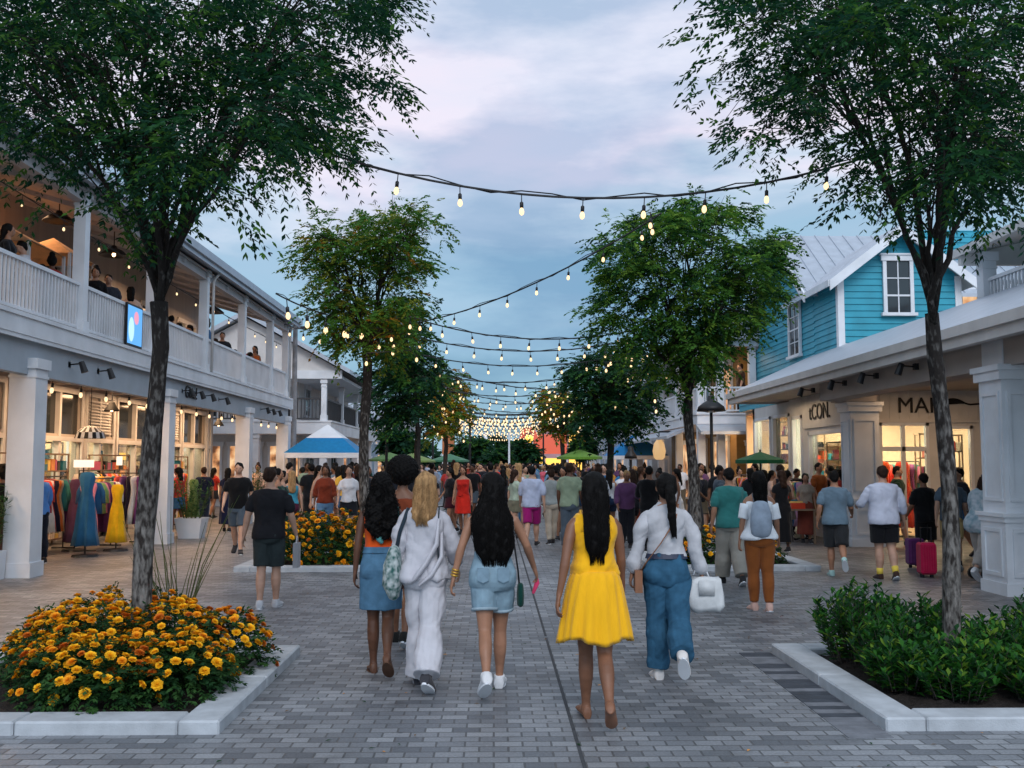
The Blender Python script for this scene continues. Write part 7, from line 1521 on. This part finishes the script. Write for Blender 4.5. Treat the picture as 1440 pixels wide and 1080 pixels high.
# lit menu boards / boxes glowing in the left shops
for k, (px, py, Y, w_, h_, lb) in enumerate(((118, 652, 21.6, .42, .16, 'glowing white light box over the racks left of the trunk'), (168, 648, 22.5, .12, .2, 'small glowing lantern over the racks near the trunk'), (95, 635, 24.0, .05, .9, 'tall glowing tube light inside the left shop'))):
    c = P(px, py, Y); t = empty('light_box', (c.x, Y, c.z-h_/2), lb, 'light box'); m = MB(); m.box(c.x-w_/2, c.x+w_/2, Y-.02, Y+.02, c.z-h_/2, c.z+h_/2); m.build('panel', emis('warm light box', (1, .82, .6), 1.1), t); m = MB(); m.box(c.x-.01, c.x+.01, Y-.01, Y+.01, 0 if k < 2 else 0, c.z-h_/2); m.build('stand', DARK, t)
# right street table with goods
x = 6.55; t = empty('street_table', (x, 21.7, 0), 'low stall table with goods beside the right corner pier', 'table'); m = MB(); m.box(x-.3, x+.3, 21.2, 22.2, .70, .73); m.build('tabletop', WOOD, t)
for a in (-.27, .27):
    for b in (21.24, 22.16): m = MB(); m.box(x+a-.02, x+a+.02, b-.02, b+.02, 0, .70); m.build('leg', WOOD, t)
for k in range(5): m = MB(); m.box(x-.2+.02*k, x+.1, 21.3+k*.17, 21.3+k*.17+.11, .735, .86+.03*(k % 3)); tag(m.build('gift_box', cloth(['#c8452f', '#e9c46a', '#2a6f7f', '#b55b7a', '#f4e3c8'][k])), f'{["red", "yellow", "teal", "pink", "cream"][k]} box on the low stall table by the right corner pier', 'box')
# mannequin busts in orange inside MA door
for k, (X, c) in enumerate(((9.05, '#e0501c'), (9.5, '#d8442c'))): display_dress(X, 23.1, 1.75, c, ['vivid orange dress on a stand in the left half of the MA doorway', 'red-orange dress on a stand in the right half of the MA doorway'][k])

for k, (a, b) in enumerate(((17.6, 19.2), (20.2, 21.8), (23.6, 25.4), (28.6, 30.2))):
    shelves('display_shelf', -9.52, -9.2, a, b, None, 1, seed=40+k, levels=5, z1=1.9, label=f'outdoor shelf of small goods against the left shopfront, {["nearest", "second", "third", "farthest"][k]} of four')

# shoppers in the right and left arcades
rc = random.Random(5); an = 0
for k, (px, Y) in enumerate(((1098, 23), (1120, 24.4), (1075, 26), (1140, 25), (1062, 27.5), (1090, 28.5), (1180, 21.8), (1262, 20.8), (1040, 29), (1002, 30), (985, 28), (1350, 18.2), (88, 23.5), (140, 23.8), (20, 20.5), (245, 30.5), (300, 31.5), (362, 31), (425, 28), (480, 26), (440, 31), (500, 31), (250, 24.2), (385, 27))):
    x = XY(px, Y)
    if any((x-a)**2+(Y-b)**2 < .2 for a, b in placed): continue
    placed.append((x, Y)); c = rc.choice(['#15161a', '#c9ccd4', '#a8322a', '#6f94b5', '#2a2d35', '#d9b7a2', '#1c3b33']); key = rc.choice(keys); side = 'left' if px < 700 else 'right'
    crowd(key, x, Y, rc.uniform(1.56, 1.74), rc.choice((0, 90, -90, 180))+rc.uniform(-30, 30), c, c if 'dress' in key else rc.choice(['#15161a', '#2f5d86', '#6b6152', '#2a2d35']), rc.choice(('tan', 'fair', 'brown')), rc.choice(('black', 'black', 'brown')), f'shopper in {nm[c]} outside the {side}-hand shops', f'shoppers in {nm[c]} outside the {side}-hand shops')

rc = random.Random(9)
where = ['nearest the frame edge', 'second from the frame edge', 'third from the frame edge', 'just left of the poster', 'just right of the poster', 'just right of the near trunk', 'left of the mid gallery post', 'right of the mid gallery post', 'near the far gallery end']
for k, px in enumerate((6, 30, 70, 150, 182, 240, 290, 312, 340)):
    X = -7.55-.25*(k % 3); Y = X*FPX/(px-695); key = ('woman_tee_skirt', 'man_phone', 'woman_blouse_pants', 'man_tee_pants')[k % 4]; c = ['#15161a', '#c9ccd4', '#a8322a', '#2a2d35', '#d9b7a2', '#15161a', '#2f5d86', '#2a2d35', '#c25a6a'][k]
    crowd(key, X, Y, rc.uniform(1.5, 1.68), rc.choice((20, 120, -70, 200)), c, '#1b1d24', ('tan', 'fair', 'brown')[k % 3], 'black', f'standing guest in {nm[c]} at the upper left railing, {where[k]}', z=FZ)
